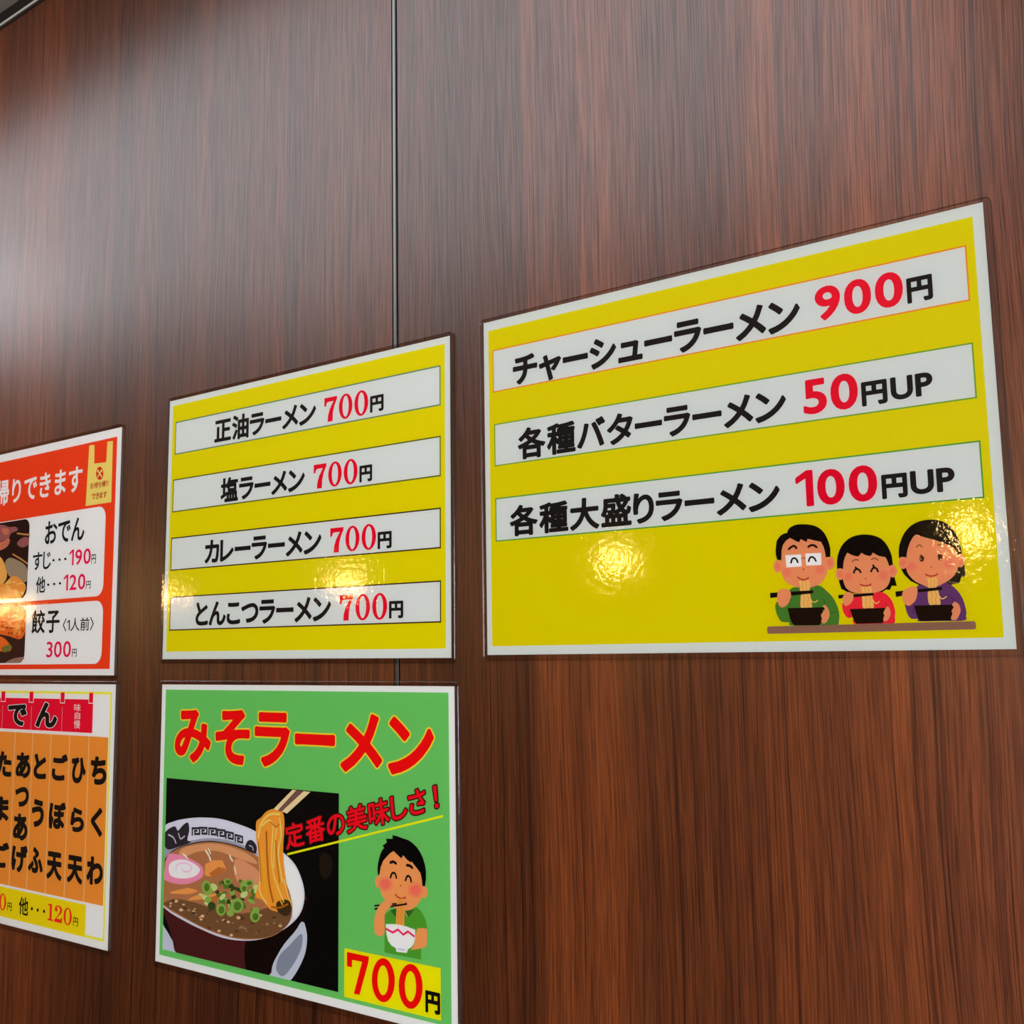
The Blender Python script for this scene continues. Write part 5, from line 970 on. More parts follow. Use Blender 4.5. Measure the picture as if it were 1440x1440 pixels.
noodle_poster_19 = printed('fish_cake_picture', noodle_poster_4, 'ddd2dc', [
    ('P',11,[(-189.8,102.6),(-187.3,105.1),(-183.2,107.1),(-178.4,108.6),(-172.8,109.7),(-166.5,110.3),(-160.2,110.3),(-153.7,109.4),(-147.1,108.0),(-142.1,106.4),(-139.1,105.0),(-137.5,103.4),(-137.5,101.7),(-139.0,99.6),(-142.0,97.2),(-146.2,95.1),(-152.0,93.3),(-159.1,91.7),(-166.3,90.7),(-173.9,90.3),(-181.5,90.4),(-187.1,91.7),(-189.9,94.8),(-190.6,99.0)])])
noodle_poster_20 = printed('swirl_picture', noodle_poster_4, 'd9a6c0', [
    ('K',12,1.57,[(-178.0,97.5),(-176.0,103.9),(-163.5,107.0),(-152.1,105.0),(-155.3,99.2),(-165.5,98.8),(-166.7,101.7)])])
noodle_poster_21 = printed_each('bamboo_shoot_picture', noodle_poster_4, 'c98a48', [
    ('P',12,[(-129.0,109.3),(-116.1,114.6),(-101.1,116.1),(-94.5,107.5),(-104.9,101.0),(-117.7,97.7),(-129.7,97.8)]),
    ('P',12,[(-188.7,73.5),(-184.6,75.3),(-174.6,78.0),(-165.9,80.2),(-161.4,81.3),(-158.2,82.0),(-154.7,82.2),(-148.9,82.1),(-142.7,81.7),(-140.2,80.8),(-143.6,79.2),(-150.7,77.2),(-159.0,75.5),(-170.0,74.3),(-182.3,73.4)]),
    ('P',12,[(-157.6,69.6),(-153.7,71.8),(-145.1,75.3),(-136.7,78.1),(-130.0,79.3),(-123.5,79.7),(-117.2,80.4),(-110.5,82.0),(-103.9,83.8),(-99.1,84.7),(-96.6,84.1),(-95.9,82.6),(-97.5,80.9),(-102.4,79.0),(-109.7,76.8),(-117.0,75.0),(-123.5,74.0),(-130.0,73.4),(-136.6,72.7),(-145.0,71.3),(-153.7,69.8)])])
noodle_poster_22 = printed_each('bamboo_shoot_picture', noodle_poster_4, 'a5642f', [
    ('P',13,[(-122.1,100.6),(-107.3,108.8),(-94.5,108.1),(-104.9,100.8),(-117.7,97.7)]),
    ('P',13,[(-136.6,72.7),(-133.0,74.0),(-125.1,75.8),(-117.1,77.7),(-109.8,80.0),(-102.5,82.3),(-97.6,83.3),(-96.2,82.0),(-97.3,79.4),(-100.0,77.0),(-104.5,75.2),(-110.5,73.5),(-116.9,72.4),(-124.7,72.0),(-132.8,72.1)])])
noodle_poster_23 = printed('pork_picture', noodle_poster_4, 'b98562', [
    ('P',11,[(-82.1,118.0),(-79.5,119.7),(-75.8,119.9),(-71.8,119.6),(-67.9,119.0),(-63.8,117.8),(-59.4,116.3),(-54.3,114.8),(-49.0,113.1),(-45.1,110.6),(-42.7,106.5),(-41.7,101.6),(-43.9,97.8),(-51.5,95.8),(-62.3,95.0),(-71.2,95.4),(-76.4,97.1),(-79.6,99.9),(-81.8,103.5),(-83.1,108.3),(-83.2,113.9)])])
noodle_poster_24 = printed_each('sliver_picture', noodle_poster_4, 'e0c3ac', [
    ('K',13,2.4,[(-128.3,122.9),(-123.8,119.3),(-120.4,114.2)]),
    ('K',13,1.71,[(-124.0,125.4),(-120.6,121.0)]),
    ('K',13,2.17,[(-89.6,121.9),(-88.0,119.4),(-85.2,117.0)]),
    ('K',13,2.12,[(-166.1,116.0),(-161.5,114.3),(-158.5,111.9)]),
    ('K',13,1.65,[(-82.0,111.4),(-79.7,105.0)])])
noodle_poster_25 = printed_each('spring_onion_picture', noodle_poster_4, '4d6b22', [
    ('S',14,[(-74.9,71.2),(-76.9,73.3),(-75.6,76.3),(-71.7,78.4),(-67.5,78.3),(-65.5,76.2),(-66.8,73.2),(-70.7,71.1)]),
    ('S',18,[(-69.6,97.3),(-71.6,96.5),(-73.9,96.7),(-75.4,97.8),(-75.0,99.2),(-73.1,100.1),(-70.7,99.9),(-69.3,98.8)]),
    ('S',16,[(-110.0,79.4),(-108.8,81.2),(-104.8,82.8),(-100.4,83.3),(-98.2,82.4),(-99.4,80.7),(-103.4,79.1),(-107.8,78.6)]),
    ('S',14,[(-49.8,72.3),(-51.3,71.0),(-53.8,70.6),(-55.9,71.2),(-56.3,72.6),(-54.8,73.9),(-52.3,74.4),(-50.2,73.7)]),
    ('S',18,[(-93.4,88.2),(-97.0,88.4),(-99.2,90.4),(-98.8,93.1),(-95.9,94.9),(-92.3,94.7),(-90.1,92.6),(-90.6,90.0)]),
    ('S',16,[(-83.5,70.7),(-86.1,70.8),(-88.3,72.4),(-88.8,74.7),(-87.3,76.3),(-84.6,76.2),(-82.4,74.6),(-82.0,72.3)]),
    ('S',14,[(-63.8,72.8),(-66.6,72.0),(-69.5,72.7),(-71.0,74.6),(-70.0,76.4),(-67.2,77.2),(-64.2,76.4),(-62.8,74.6)]),
    ('S',18,[(-97.3,72.0),(-101.3,71.4),(-104.9,72.9),(-105.8,75.6),(-103.6,78.0),(-99.6,78.6),(-96.1,77.1),(-95.1,74.4)]),
    ('S',16,[(-56.6,79.2),(-58.7,80.5),(-58.6,83.1),(-56.4,85.6),(-53.4,86.5),(-51.3,85.2),(-51.4,82.5),(-53.6,80.1)]),
    ('S',14,[(-103.5,90.2),(-105.2,90.6),(-106.4,92.2),(-106.3,94.1),(-105.1,95.1),(-103.4,94.7),(-102.2,93.1),(-102.2,91.2)]),
    ('S',18,[(-48.4,86.2),(-52.2,85.9),(-55.4,87.6),(-56.2,90.4),(-54.1,92.6),(-50.3,93.0),(-47.1,91.2),(-46.3,88.4)]),
    ('S',16,[(-101.8,82.5),(-101.0,83.9),(-98.3,85.1),(-95.2,85.4),(-93.6,84.7),(-94.3,83.3),(-97.1,82.1),(-100.2,81.8)]),
    ('S',21,[(-121.0,86.9),(-122.2,83.8),(-125.3,82.2),(-128.4,83.1),(-129.8,85.9),(-128.6,89.0),(-125.5,90.5),(-122.4,89.7)]),
    ('S',21,[(-70.3,74.3),(-72.0,71.0),(-76.1,69.2),(-80.4,69.9),(-82.2,72.9),(-80.5,76.2),(-76.4,78.0),(-72.1,77.2)]),
    ('S',21,[(-44.1,67.3),(-45.4,64.6),(-48.6,63.1),(-51.8,63.7),(-53.2,66.1),(-51.9,68.8),(-48.7,70.2),(-45.5,69.6)]),
    ('S',21,[(-87.6,95.9),(-88.7,94.3),(-91.3,93.4),(-94.0,93.7),(-95.2,95.1),(-94.1,96.6),(-91.5,97.5),(-88.8,97.2)]),
    ('S',21,[(-54.3,98.2),(-55.4,96.6),(-58.3,95.7),(-61.3,96.0),(-62.5,97.3),(-61.3,98.9),(-58.4,99.8),(-55.5,99.6)]),
    ('S',21,[(-96.6,67.2),(-97.9,64.4),(-101.1,62.9),(-104.3,63.6),(-105.7,66.0),(-104.5,68.9),(-101.3,70.4),(-98.0,69.7)]),
    ('S',21,[(-63.0,92.1),(-63.9,90.2),(-66.3,89.3),(-68.8,89.7),(-69.8,91.3),(-68.9,93.1),(-66.5,94.1),(-64.0,93.7)])])
noodle_poster_26 = printed_each('spring_onion_picture', noodle_poster_4, '7d9a45', [
    ('S',15,[(-82.1,64.5),(-84.8,62.4),(-89.1,61.8),(-92.5,63.1),(-93.0,65.5),(-90.3,67.6),(-86.0,68.1),(-82.6,66.8)]),
    ('S',19,[(-72.5,94.2),(-71.5,96.9),(-67.3,99.1),(-62.3,99.4),(-59.5,97.7),(-60.4,95.0),(-64.6,92.9),(-69.6,92.5)]),
    ('S',17,[(-49.2,91.2),(-50.9,89.9),(-54.8,89.3),(-58.4,89.8),(-59.7,91.0),(-57.9,92.2),(-54.1,92.8),(-50.5,92.4)]),
    ('S',15,[(-107.7,73.9),(-107.0,76.2),(-102.9,78.6),(-97.9,79.5),(-94.9,78.5),(-95.6,76.2),(-99.6,73.9),(-104.6,72.9)]),
    ('S',19,[(-88.3,68.2),(-87.9,69.8),(-85.6,71.1),(-82.8,71.4),(-81.1,70.5),(-81.5,69.0),(-83.8,67.7),(-86.6,67.4)]),
    ('S',17,[(-124.8,78.3),(-128.6,80.0),(-129.0,83.4),(-125.6,86.5),(-120.6,87.4),(-116.9,85.7),(-116.6,82.4),(-119.8,79.3)]),
    ('S',15,[(-91.2,70.1),(-90.4,72.1),(-86.8,74.0),(-82.5,74.6),(-80.0,73.7),(-80.8,71.7),(-84.4,69.9),(-88.8,69.2)]),
    ('S',19,[(-53.8,71.0),(-53.3,73.6),(-49.8,75.6),(-45.5,75.9),(-43.0,74.3),(-43.5,71.7),(-47.0,69.7),(-51.2,69.4)]),
    ('S',17,[(-50.3,79.5),(-52.8,78.5),(-56.9,78.8),(-60.2,80.1),(-60.8,81.7),(-58.3,82.7),(-54.2,82.5),(-50.9,81.2)]),
    ('S',15,[(-102.1,74.6),(-101.6,76.4),(-98.5,78.4),(-94.5,79.4),(-92.0,78.7),(-92.4,76.9),(-95.6,74.9),(-99.6,74.0)]),
    ('S',19,[(-128.4,72.8),(-127.7,75.2),(-124.2,77.1),(-120.0,77.3),(-117.5,75.7),(-118.2,73.3),(-121.7,71.4),(-125.9,71.2)]),
    ('S',17,[(-84.3,82.9),(-87.3,83.2),(-88.9,85.0),(-88.0,87.2),(-85.3,88.5),(-82.3,88.2),(-80.8,86.4),(-81.6,84.2)]),
    ('S',20,[(-118.7,87.5),(-120.7,82.6),(-125.9,80.0),(-131.2,81.4),(-133.5,85.9),(-131.5,90.9),(-126.3,93.4),(-121.0,92.0)]),
    ('S',20,[(-67.0,75.1),(-69.8,69.7),(-76.7,66.8),(-83.8,68.0),(-86.8,72.7),(-84.0,78.1),(-77.0,81.1),(-70.0,79.8)]),
    ('S',20,[(-41.7,67.9),(-43.8,63.6),(-49.1,61.2),(-54.5,62.2),(-56.9,66.0),(-54.7,70.4),(-49.4,72.7),(-44.0,71.7)]),
    ('S',20,[(-85.8,96.5),(-87.5,93.9),(-91.9,92.5),(-96.4,93.0),(-98.4,95.1),(-96.6,97.6),(-92.1,99.1),(-87.7,98.6)]),
    ('S',20,[(-52.1,98.8),(-54.1,96.2),(-58.9,94.7),(-63.8,95.2),(-65.9,97.3),(-63.9,99.9),(-59.1,101.5),(-54.2,101.0)]),
    ('S',20,[(-94.2,67.9),(-96.3,63.3),(-101.6,60.9),(-107.1,62.0),(-109.4,66.0),(-107.3,70.5),(-102.0,73.0),(-96.6,71.9)]),
    ('S',20,[(-61.3,92.6),(-62.9,89.7),(-66.9,88.1),(-71.0,88.8),(-72.8,91.3),(-71.1,94.3),(-67.1,95.9),(-63.0,95.2)])])
noodle_poster_27 = printed_each('spring_onion_picture', noodle_poster_4, '2f4318', [
    ('S',16,[(-82.5,92.4),(-84.2,90.5),(-88.0,89.4),(-91.8,89.8),(-93.3,91.5),(-91.6,93.4),(-87.8,94.4),(-84.0,94.0)]),
    ('S',14,[(-97.1,92.1),(-98.9,91.9),(-101.2,92.8),(-102.4,94.3),(-102.0,95.5),(-100.2,95.7),(-97.9,94.8),(-96.7,93.3)]),
    ('S',18,[(-113.1,65.4),(-117.9,64.5),(-122.0,66.1),(-123.1,69.2),(-120.5,72.0),(-115.7,72.8),(-111.6,71.3),(-110.5,68.2)]),
    ('S',16,[(-75.4,90.1),(-77.1,89.0),(-80.3,88.6),(-83.3,89.2),(-84.2,90.4),(-82.5,91.6),(-79.2,91.9),(-76.3,91.3)]),
    ('S',14,[(-67.0,72.5),(-68.7,71.6),(-71.4,71.5),(-73.5,72.4),(-73.7,73.7),(-72.0,74.6),(-69.3,74.6),(-67.3,73.7)]),
    ('S',18,[(-87.1,86.8),(-87.5,87.9),(-86.2,89.5),(-83.9,90.7),(-82.1,90.7),(-81.7,89.5),(-83.0,87.9),(-85.2,86.8)]),
    ('S',16,[(-66.1,80.1),(-67.9,79.5),(-70.1,79.9),(-71.4,81.1),(-71.0,82.4),(-69.1,83.0),(-66.9,82.5),(-65.7,81.3)]),
    ('S',14,[(-86.1,80.4),(-85.8,82.0),(-83.5,83.4),(-80.6,83.8),(-78.7,82.8),(-79.0,81.2),(-81.3,79.8),(-84.2,79.4)]),
    ('S',18,[(-91.7,73.3),(-93.5,74.3),(-93.6,76.2),(-91.8,78.0),(-89.2,78.6),(-87.4,77.6),(-87.4,75.7),(-89.2,73.9)]),
    ('S',16,[(-106.5,81.3),(-109.0,81.0),(-111.1,82.1),(-111.5,83.8),(-110.0,85.2),(-107.4,85.5),(-105.4,84.4),(-105.0,82.7)]),
    ('S',14,[(-66.8,88.9),(-69.3,87.6),(-74.0,87.4),(-78.2,88.5),(-79.4,90.2),(-76.8,91.5),(-72.0,91.6),(-67.9,90.6)])])
noodle_poster_28 = printed_each('spring_onion_picture', noodle_poster_4, 'a9b878', [
    ('S',17,[(-108.9,86.3),(-112.5,84.3),(-117.6,84.2),(-121.3,86.1),(-121.4,88.9),(-117.8,90.9),(-112.6,91.0),(-109.0,89.1)]),
    ('S',15,[(-65.2,88.2),(-67.9,88.4),(-69.4,90.2),(-68.8,92.3),(-66.4,93.6),(-63.7,93.3),(-62.2,91.6),(-62.8,89.5)]),
    ('S',19,[(-103.7,76.2),(-104.5,77.9),(-102.6,80.8),(-99.0,83.0),(-96.0,83.3),(-95.2,81.5),(-97.1,78.7),(-100.7,76.5)]),
    ('S',17,[(-114.9,70.9),(-117.3,69.0),(-122.6,68.1),(-127.6,68.7),(-129.4,70.4),(-126.9,72.3),(-121.6,73.2),(-116.6,72.6)]),
    ('S',15,[(-52.7,92.3),(-53.2,94.4),(-51.1,96.5),(-47.6,97.4),(-44.7,96.6),(-44.1,94.5),(-46.2,92.4),(-49.7,91.5)]),
    ('S',19,[(-49.2,88.5),(-51.4,90.3),(-50.6,93.2),(-47.3,95.6),(-43.4,95.9),(-41.2,94.1),(-42.0,91.1),(-45.3,88.8)]),
    ('S',17,[(-70.9,82.8),(-71.9,85.0),(-69.7,87.9),(-65.5,89.6),(-61.8,89.2),(-60.8,87.0),(-63.1,84.2),(-67.2,82.4)]),
    ('S',15,[(-81.3,73.6),(-84.5,71.9),(-88.9,71.9),(-91.9,73.7),(-91.9,76.1),(-88.7,77.8),(-84.3,77.7),(-81.2,76.0)]),
    ('S',19,[(-130.2,77.3),(-132.0,76.4),(-135.1,76.4),(-137.7,77.3),(-138.3,78.4),(-136.5,79.2),(-133.4,79.2),(-130.8,78.4)]),
    ('S',17,[(-132.9,74.3),(-132.2,76.1),(-129.2,77.6),(-125.7,77.9),(-123.6,76.9),(-124.3,75.1),(-127.3,73.6),(-130.8,73.3)]),
    ('S',15,[(-80.7,77.4),(-80.6,78.9),(-78.6,80.3),(-75.8,81.0),(-73.9,80.4),(-74.0,78.9),(-76.0,77.4),(-78.7,76.8)])])
noodle_poster_29 = printed_each('broth_bubble_picture', noodle_poster_4, 'c2a27a', [
    ('S',12,[(-134.4,55.1),(-135.2,54.4),(-136.8,54.2),(-137.6,54.7),(-136.8,55.4),(-135.2,55.7)]),
    ('S',13,[(-142.9,62.5),(-143.7,61.7),(-145.4,61.5),(-146.3,62.1),(-145.4,62.9),(-143.7,63.1)]),
    ('S',12,[(-131.4,53.4),(-132.6,52.3),(-135.0,51.9),(-136.3,52.8),(-135.1,53.9),(-132.6,54.2)]),
    ('S',13,[(-38.9,69.2),(-40.1,68.0),(-42.5,67.7),(-43.7,68.5),(-42.5,69.7),(-40.1,70.0)]),
    ('S',12,[(-95.4,57.2),(-96.6,56.1),(-99.0,55.8),(-100.2,56.6),(-99.1,57.7),(-96.6,58.1)]),
    ('S',13,[(-163.9,58.9),(-165.6,57.3),(-169.3,56.8),(-171.1,58.0),(-169.4,59.6),(-165.7,60.1)]),
    ('S',12,[(-71.1,62.7),(-72.8,61.1),(-76.1,60.7),(-77.8,61.8),(-76.2,63.4),(-72.8,63.8)]),
    ('S',13,[(-44.9,65.0),(-45.6,64.3),(-47.1,64.1),(-47.8,64.6),(-47.1,65.3),(-45.6,65.5)]),
    ('S',12,[(-143.8,59.7),(-145.2,58.4),(-148.0,58.1),(-149.5,59.0),(-148.1,60.3),(-145.3,60.7)]),
    ('S',13,[(-87.6,56.5),(-88.9,55.3),(-91.5,55.0),(-92.8,55.9),(-91.5,57.1),(-88.9,57.4)]),
    ('S',12,[(-161.2,64.7),(-162.3,63.6),(-164.6,63.4),(-165.8,64.1),(-164.7,65.2),(-162.4,65.4)]),
    ('S',13,[(-9.8,63.0),(-11.0,61.8),(-13.6,61.5),(-14.9,62.4),(-13.7,63.6),(-11.1,64.0)]),
    ('S',12,[(-172.8,66.9),(-174.5,65.3),(-178.2,64.8),(-180.1,66.0),(-178.3,67.7),(-174.7,68.1)]),
    ('S',13,[(-82.6,44.4),(-83.8,43.1),(-86.4,42.8),(-87.8,43.7),(-86.5,44.9),(-83.9,45.2)]),
    ('S',12,[(-128.5,57.0),(-130.1,55.5),(-133.4,55.1),(-135.0,56.2),(-133.4,57.7),(-130.2,58.1)]),
    ('S',13,[(-183.8,60.3),(-184.8,59.3),(-186.9,59.1),(-188.0,59.8),(-187.0,60.7),(-184.9,60.9)]),
    ('S',12,[(-101.8,45.9),(-103.2,44.5),(-106.0,44.2),(-107.4,45.1),(-106.0,46.4),(-103.2,46.8)]),
    ('S',13,[(-183.2,63.2),(-184.3,62.2),(-186.6,61.9),(-187.8,62.7),(-186.7,63.7),(-184.4,64.0)])])
noodle_poster_30 = printed_each('broth_bubble_picture', noodle_poster_4, '4c3620', [
    ('S',13,[(-68.6,64.8),(-69.5,63.9),(-71.4,63.7),(-72.3,64.3),(-71.4,65.2),(-69.5,65.4)]),
    ('S',12,[(-70.3,63.4),(-71.6,62.1),(-74.3,61.7),(-75.7,62.7),(-74.4,63.9),(-71.7,64.3)]),
    ('S',13,[(-118.0,46.5),(-119.3,45.3),(-122.0,44.9),(-123.4,45.8),(-122.1,47.1),(-119.4,47.4)]),
    ('S',12,[(-51.8,59.7),(-52.9,58.6),(-55.2,58.3),(-56.4,59.1),(-55.2,60.1),(-53.0,60.4)]),
    ('S',13,[(-75.5,49.6),(-76.2,48.9),(-77.6,48.7),(-78.3,49.2),(-77.6,49.9),(-76.2,50.1)]),
    ('S',12,[(-178.2,66.8),(-179.6,65.5),(-182.4,65.2),(-183.9,66.1),(-182.5,67.4),(-179.7,67.7)]),
    ('S',13,[(-65.3,62.8),(-66.9,61.2),(-70.2,60.8),(-71.8,62.0),(-70.2,63.5),(-67.0,63.9)]),
    ('S',12,[(-143.6,58.2),(-145.1,56.8),(-148.2,56.4),(-149.9,57.4),(-148.3,58.9),(-145.2,59.3)]),
    ('S',13,[(-122.0,60.3),(-122.8,59.6),(-124.4,59.4),(-125.2,59.9),(-124.4,60.7),(-122.8,60.9)]),
    ('S',12,[(-18.4,69.7),(-19.8,68.4),(-22.5,68.0),(-24.0,69.0),(-22.6,70.4),(-19.8,70.7)]),
    ('S',13,[(-161.9,60.7),(-162.9,59.8),(-164.9,59.5),(-165.9,60.2),(-164.9,61.1),(-162.9,61.4)]),
    ('S',12,[(-118.2,63.8),(-119.3,62.7),(-121.7,62.4),(-123.0,63.2),(-121.8,64.3),(-119.4,64.6)]),
    ('S',13,[(-183.1,58.5),(-183.9,57.9),(-185.4,57.7),(-186.1,58.2),(-185.4,58.9),(-183.9,59.0)]),
    ('S',12,[(-94.1,56.5),(-95.1,55.5),(-97.3,55.3),(-98.3,56.0),(-97.3,57.0),(-95.2,57.3)]),
    ('S',13,[(-40.2,54.0),(-41.1,53.1),(-43.0,52.9),(-44.0,53.5),(-43.0,54.4),(-41.2,54.7)]),
    ('S',12,[(-42.8,63.7),(-44.4,62.2),(-47.5,61.8),(-49.1,62.9),(-47.6,64.4),(-44.4,64.8)]),
    ('S',13,[(-157.3,60.9),(-158.7,59.6),(-161.8,59.2),(-163.3,60.2),(-161.9,61.6),(-158.8,61.9)]),
    ('S',12,[(-74.3,49.2),(-75.7,47.8),(-78.6,47.4),(-80.0,48.4),(-78.6,49.8),(-75.7,50.1)])])
noodle_poster_31 = printed_each('broth_bubble_picture', noodle_poster_4, '8a6b45', [
    ('S',12,[(-39.2,53.9),(-39.8,53.3),(-41.0,53.1),(-41.6,53.6),(-41.0,54.1),(-39.8,54.3)]),
    ('S',13,[(-72.1,52.7),(-72.8,52.0),(-74.3,51.8),(-75.0,52.3),(-74.3,53.0),(-72.8,53.2)]),
    ('S',12,[(-20.2,67.1),(-20.8,66.5),(-21.9,66.3),(-22.6,66.7),(-22.0,67.3),(-20.8,67.5)]),
    ('S',13,[(-151.3,60.3),(-152.9,58.8),(-156.3,58.3),(-158.0,59.5),(-156.4,61.0),(-153.0,61.4)]),
    ('S',12,[(-37.4,60.3),(-38.0,59.7),(-39.3,59.6),(-39.9,60.0),(-39.3,60.6),(-38.1,60.8)]),
    ('S',13,[(-46.1,51.0),(-46.8,50.3),(-48.3,50.1),(-49.1,50.6),(-48.3,51.3),(-46.8,51.5)]),
    ('S',12,[(-81.1,56.3),(-82.0,55.4),(-83.9,55.2),(-84.8,55.8),(-83.9,56.7),(-82.1,56.9)]),
    ('S',13,[(-60.4,51.3),(-61.2,50.5),(-62.7,50.3),(-63.5,50.9),(-62.7,51.6),(-61.2,51.8)]),
    ('S',12,[(-28.6,62.1),(-30.1,60.7),(-33.0,60.3),(-34.4,61.3),(-33.0,62.7),(-30.1,63.1)]),
    ('S',13,[(-18.9,64.4),(-19.9,63.4),(-22.0,63.1),(-23.1,63.9),(-22.0,64.9),(-20.0,65.2)]),
    ('S',12,[(-160.0,59.6),(-160.9,58.7),(-162.8,58.5),(-163.8,59.1),(-162.9,60.0),(-161.0,60.2)]),
    ('S',13,[(-9.9,64.6),(-10.9,63.6),(-12.9,63.3),(-14.0,64.1),(-13.0,65.1),(-10.9,65.3)]),
    ('S',12,[(-140.3,57.2),(-141.3,56.2),(-143.4,56.0),(-144.5,56.6),(-143.4,57.6),(-141.4,57.8)]),
    ('S',13,[(-66.3,54.1),(-67.9,52.6),(-71.2,52.2),(-72.8,53.3),(-71.2,54.8),(-67.9,55.3)]),
    ('S',12,[(-105.7,54.8),(-106.6,54.0),(-108.4,53.7),(-109.4,54.3),(-108.5,55.2),(-106.6,55.4)]),
    ('S',13,[(-61.6,53.5),(-62.8,52.3),(-65.3,51.9),(-66.6,52.8),(-65.3,54.0),(-62.8,54.3)]),
    ('S',12,[(-42.6,63.7),(-43.2,63.1),(-44.5,63.0),(-45.1,63.4),(-44.5,64.0),(-43.3,64.2)]),
    ('S',13,[(-99.1,61.3),(-100.2,60.2),(-102.5,59.9),(-103.6,60.7),(-102.5,61.8),(-100.2,62.1)])])
noodle_poster_32 = printed('noodles_picture', noodle_poster_4, 'c88a30', [
    ('P',22,[(-49.5,148.5),(-49.7,152.0),(-49.8,155.8),(-49.2,159.0),(-47.4,160.9),(-44.8,162.1),(-42.2,163.5),(-39.8,165.6),(-37.3,167.9),(-34.3,169.9),(-30.7,171.5),(-26.6,172.8),(-22.5,173.4),(-18.3,173.4),(-14.0,172.7),(-10.7,171.0),(-8.8,168.5),(-7.8,165.1),(-7.4,159.7),(-7.8,151.4),(-8.8,141.1),(-9.1,131.4),(-8.2,122.9),(-6.6,114.9),(-4.9,107.8),(-3.3,101.7),(-1.5,96.4),(0.1,92.0),(2.1,88.6),(4.0,86.1),(4.0,83.7),(1.0,80.9),(-3.8,78.3),(-9.2,76.4),(-14.9,75.5),(-21.1,75.4),(-26.7,76.2),(-31.1,78.3),(-34.9,81.3),(-38.6,83.7),(-43.0,84.4),(-47.2,84.6),(-49.6,86.2),(-48.7,89.8),(-45.9,94.7),(-43.9,101.0),(-43.8,109.6),(-44.6,119.6),(-45.5,128.0),(-46.6,133.5),(-47.8,137.4),(-48.8,140.7),(-49.3,143.6),(-49.4,145.9)])])
noodle_poster_33 = printed_each('noodle_strand_picture', noodle_poster_4, 'e2b25c', [
    ('K',23,2.25,[(-45.8,143.6),(-42.1,157.0),(-30.3,167.0),(-14.6,168.8)]),
    ('K',23,1.75,[(-40.0,155.8),(-30.2,161.8),(-24.2,157.1),(-24.9,145.4),(-25.5,122.2),(-19.3,103.7),(-7.5,86.1)]),
    ('K',23,1.89,[(-14.5,164.3),(-12.3,149.0),(-15.9,130.8),(-9.7,104.7)]),
    ('K',23,1.76,[(-44.5,128.1),(-42.1,107.7),(-42.8,92.1),(-32.6,81.8)]),
    ('K',23,1.58,[(-19.2,154.9),(-21.8,135.4),(-22.5,117.4)]),
    ('K',23,1.39,[(-7.8,107.5),(-2.8,95.4),(2.1,87.2)])])
noodle_poster_34 = printed_each('noodle_strand_picture', noodle_poster_4, '9a5a12', [
    ('K',24,2.53,[(-33.9,149.8),(-32.5,128.0),(-29.1,102.6),(-22.9,84.2)]),
    ('K',24,1.42,[(-20.0,143.2),(-18.1,125.5),(-13.5,103.1)]),
    ('K',24,1.29,[(-45.7,138.4),(-42.9,120.5),(-41.0,101.3)]),
    ('K',24,1.11,[(-28.2,160.6),(-20.2,156.1),(-15.4,159.1)]),
    ('K',24,1.87,[(-24.8,79.0),(-13.1,79.7),(-1.7,84.3)])])
noodle_poster_35 = printed_each('noodle_strand_picture', noodle_poster_4, 'dc9420', [
    ('K',24,3.83,[(-39.5,131.2),(-36.2,110.9),(-32.8,88.2)]),
    ('K',24,1.88,[(-23.3,107.1),(-17.2,92.5),(-9.3,83.3)])])
noodle_poster_36 = printed('noodle_gap_picture', noodle_poster_4, '3a2a12', [
    ('P',23,[(-18.0,83.6),(-15.4,85.6),(-11.4,87.1),(-7.5,88.0),(-4.2,88.3),(-1.2,88.1),(1.1,87.1),(2.5,85.1),(3.2,82.4),(3.1,79.8),(2.1,77.1),(0.2,74.5),(-2.5,72.9),(-6.5,72.7),(-11.3,73.6),(-15.0,75.1),(-17.2,77.6),(-18.4,80.8)])])
noodle_poster_37 = printed('backdrop_glow_picture', noodle_poster_4, '1d140c', [
    ('P',3,[(44.2,136.5),(48.1,137.7),(53.0,137.0),(56.8,135.2),(58.6,131.9),(59.3,127.5),(58.7,123.2),(56.5,118.8),(53.1,114.5),(49.8,112.4),(46.6,113.7),(43.5,117.2),(41.6,121.4),(41.3,126.6),(42.2,132.5)])])
noodle_poster_38 = printed('chopsticks_picture', noodle_poster_4, 'cdb48e', [
    ('P',25,[(3.4,193.5),(9.2,193.5),(-17.6,172.0),(-23.5,173.3)]),
    ('P',25,[(19.6,193.2),(29.0,193.0),(-3.9,170.2),(-11.7,171.6)])])
noodle_poster_39 = printed('chopstick_shade_picture', noodle_poster_4, '6b4a44', [
    ('P',26,[(9.2,193.5),(19.6,193.2),(-11.7,171.6),(-17.6,172.0)])])
noodle_poster_40 = printed('slogan_lettering', noodle_poster, 'd60d1c', [
    ('T', 30, '定番の美味しさ ！', -4.4, 199.3, '定', 135.0, 158.8, {'bold': 24, 'gap': 85, 'angle': 0.2609, 'shear': 0.12})], 'slanted red lettering with a dark outline')
noodle_poster_41 = printed('slogan_outline', noodle_poster, '2a0d08', [
    ('T', 29, '定番の美味しさ ！', -4.4, 199.3, '定', 135.0, 158.8, {'bold': 24, 'gap': 85, 'angle': 0.2609, 'shear': 0.12, 'grow': 44})])
noodle_poster_42 = printed('underline', noodle_poster, 'd5cf10', [
    ('L',28,2.07,[(-3.0,131.3),(196.6,182.7)])])
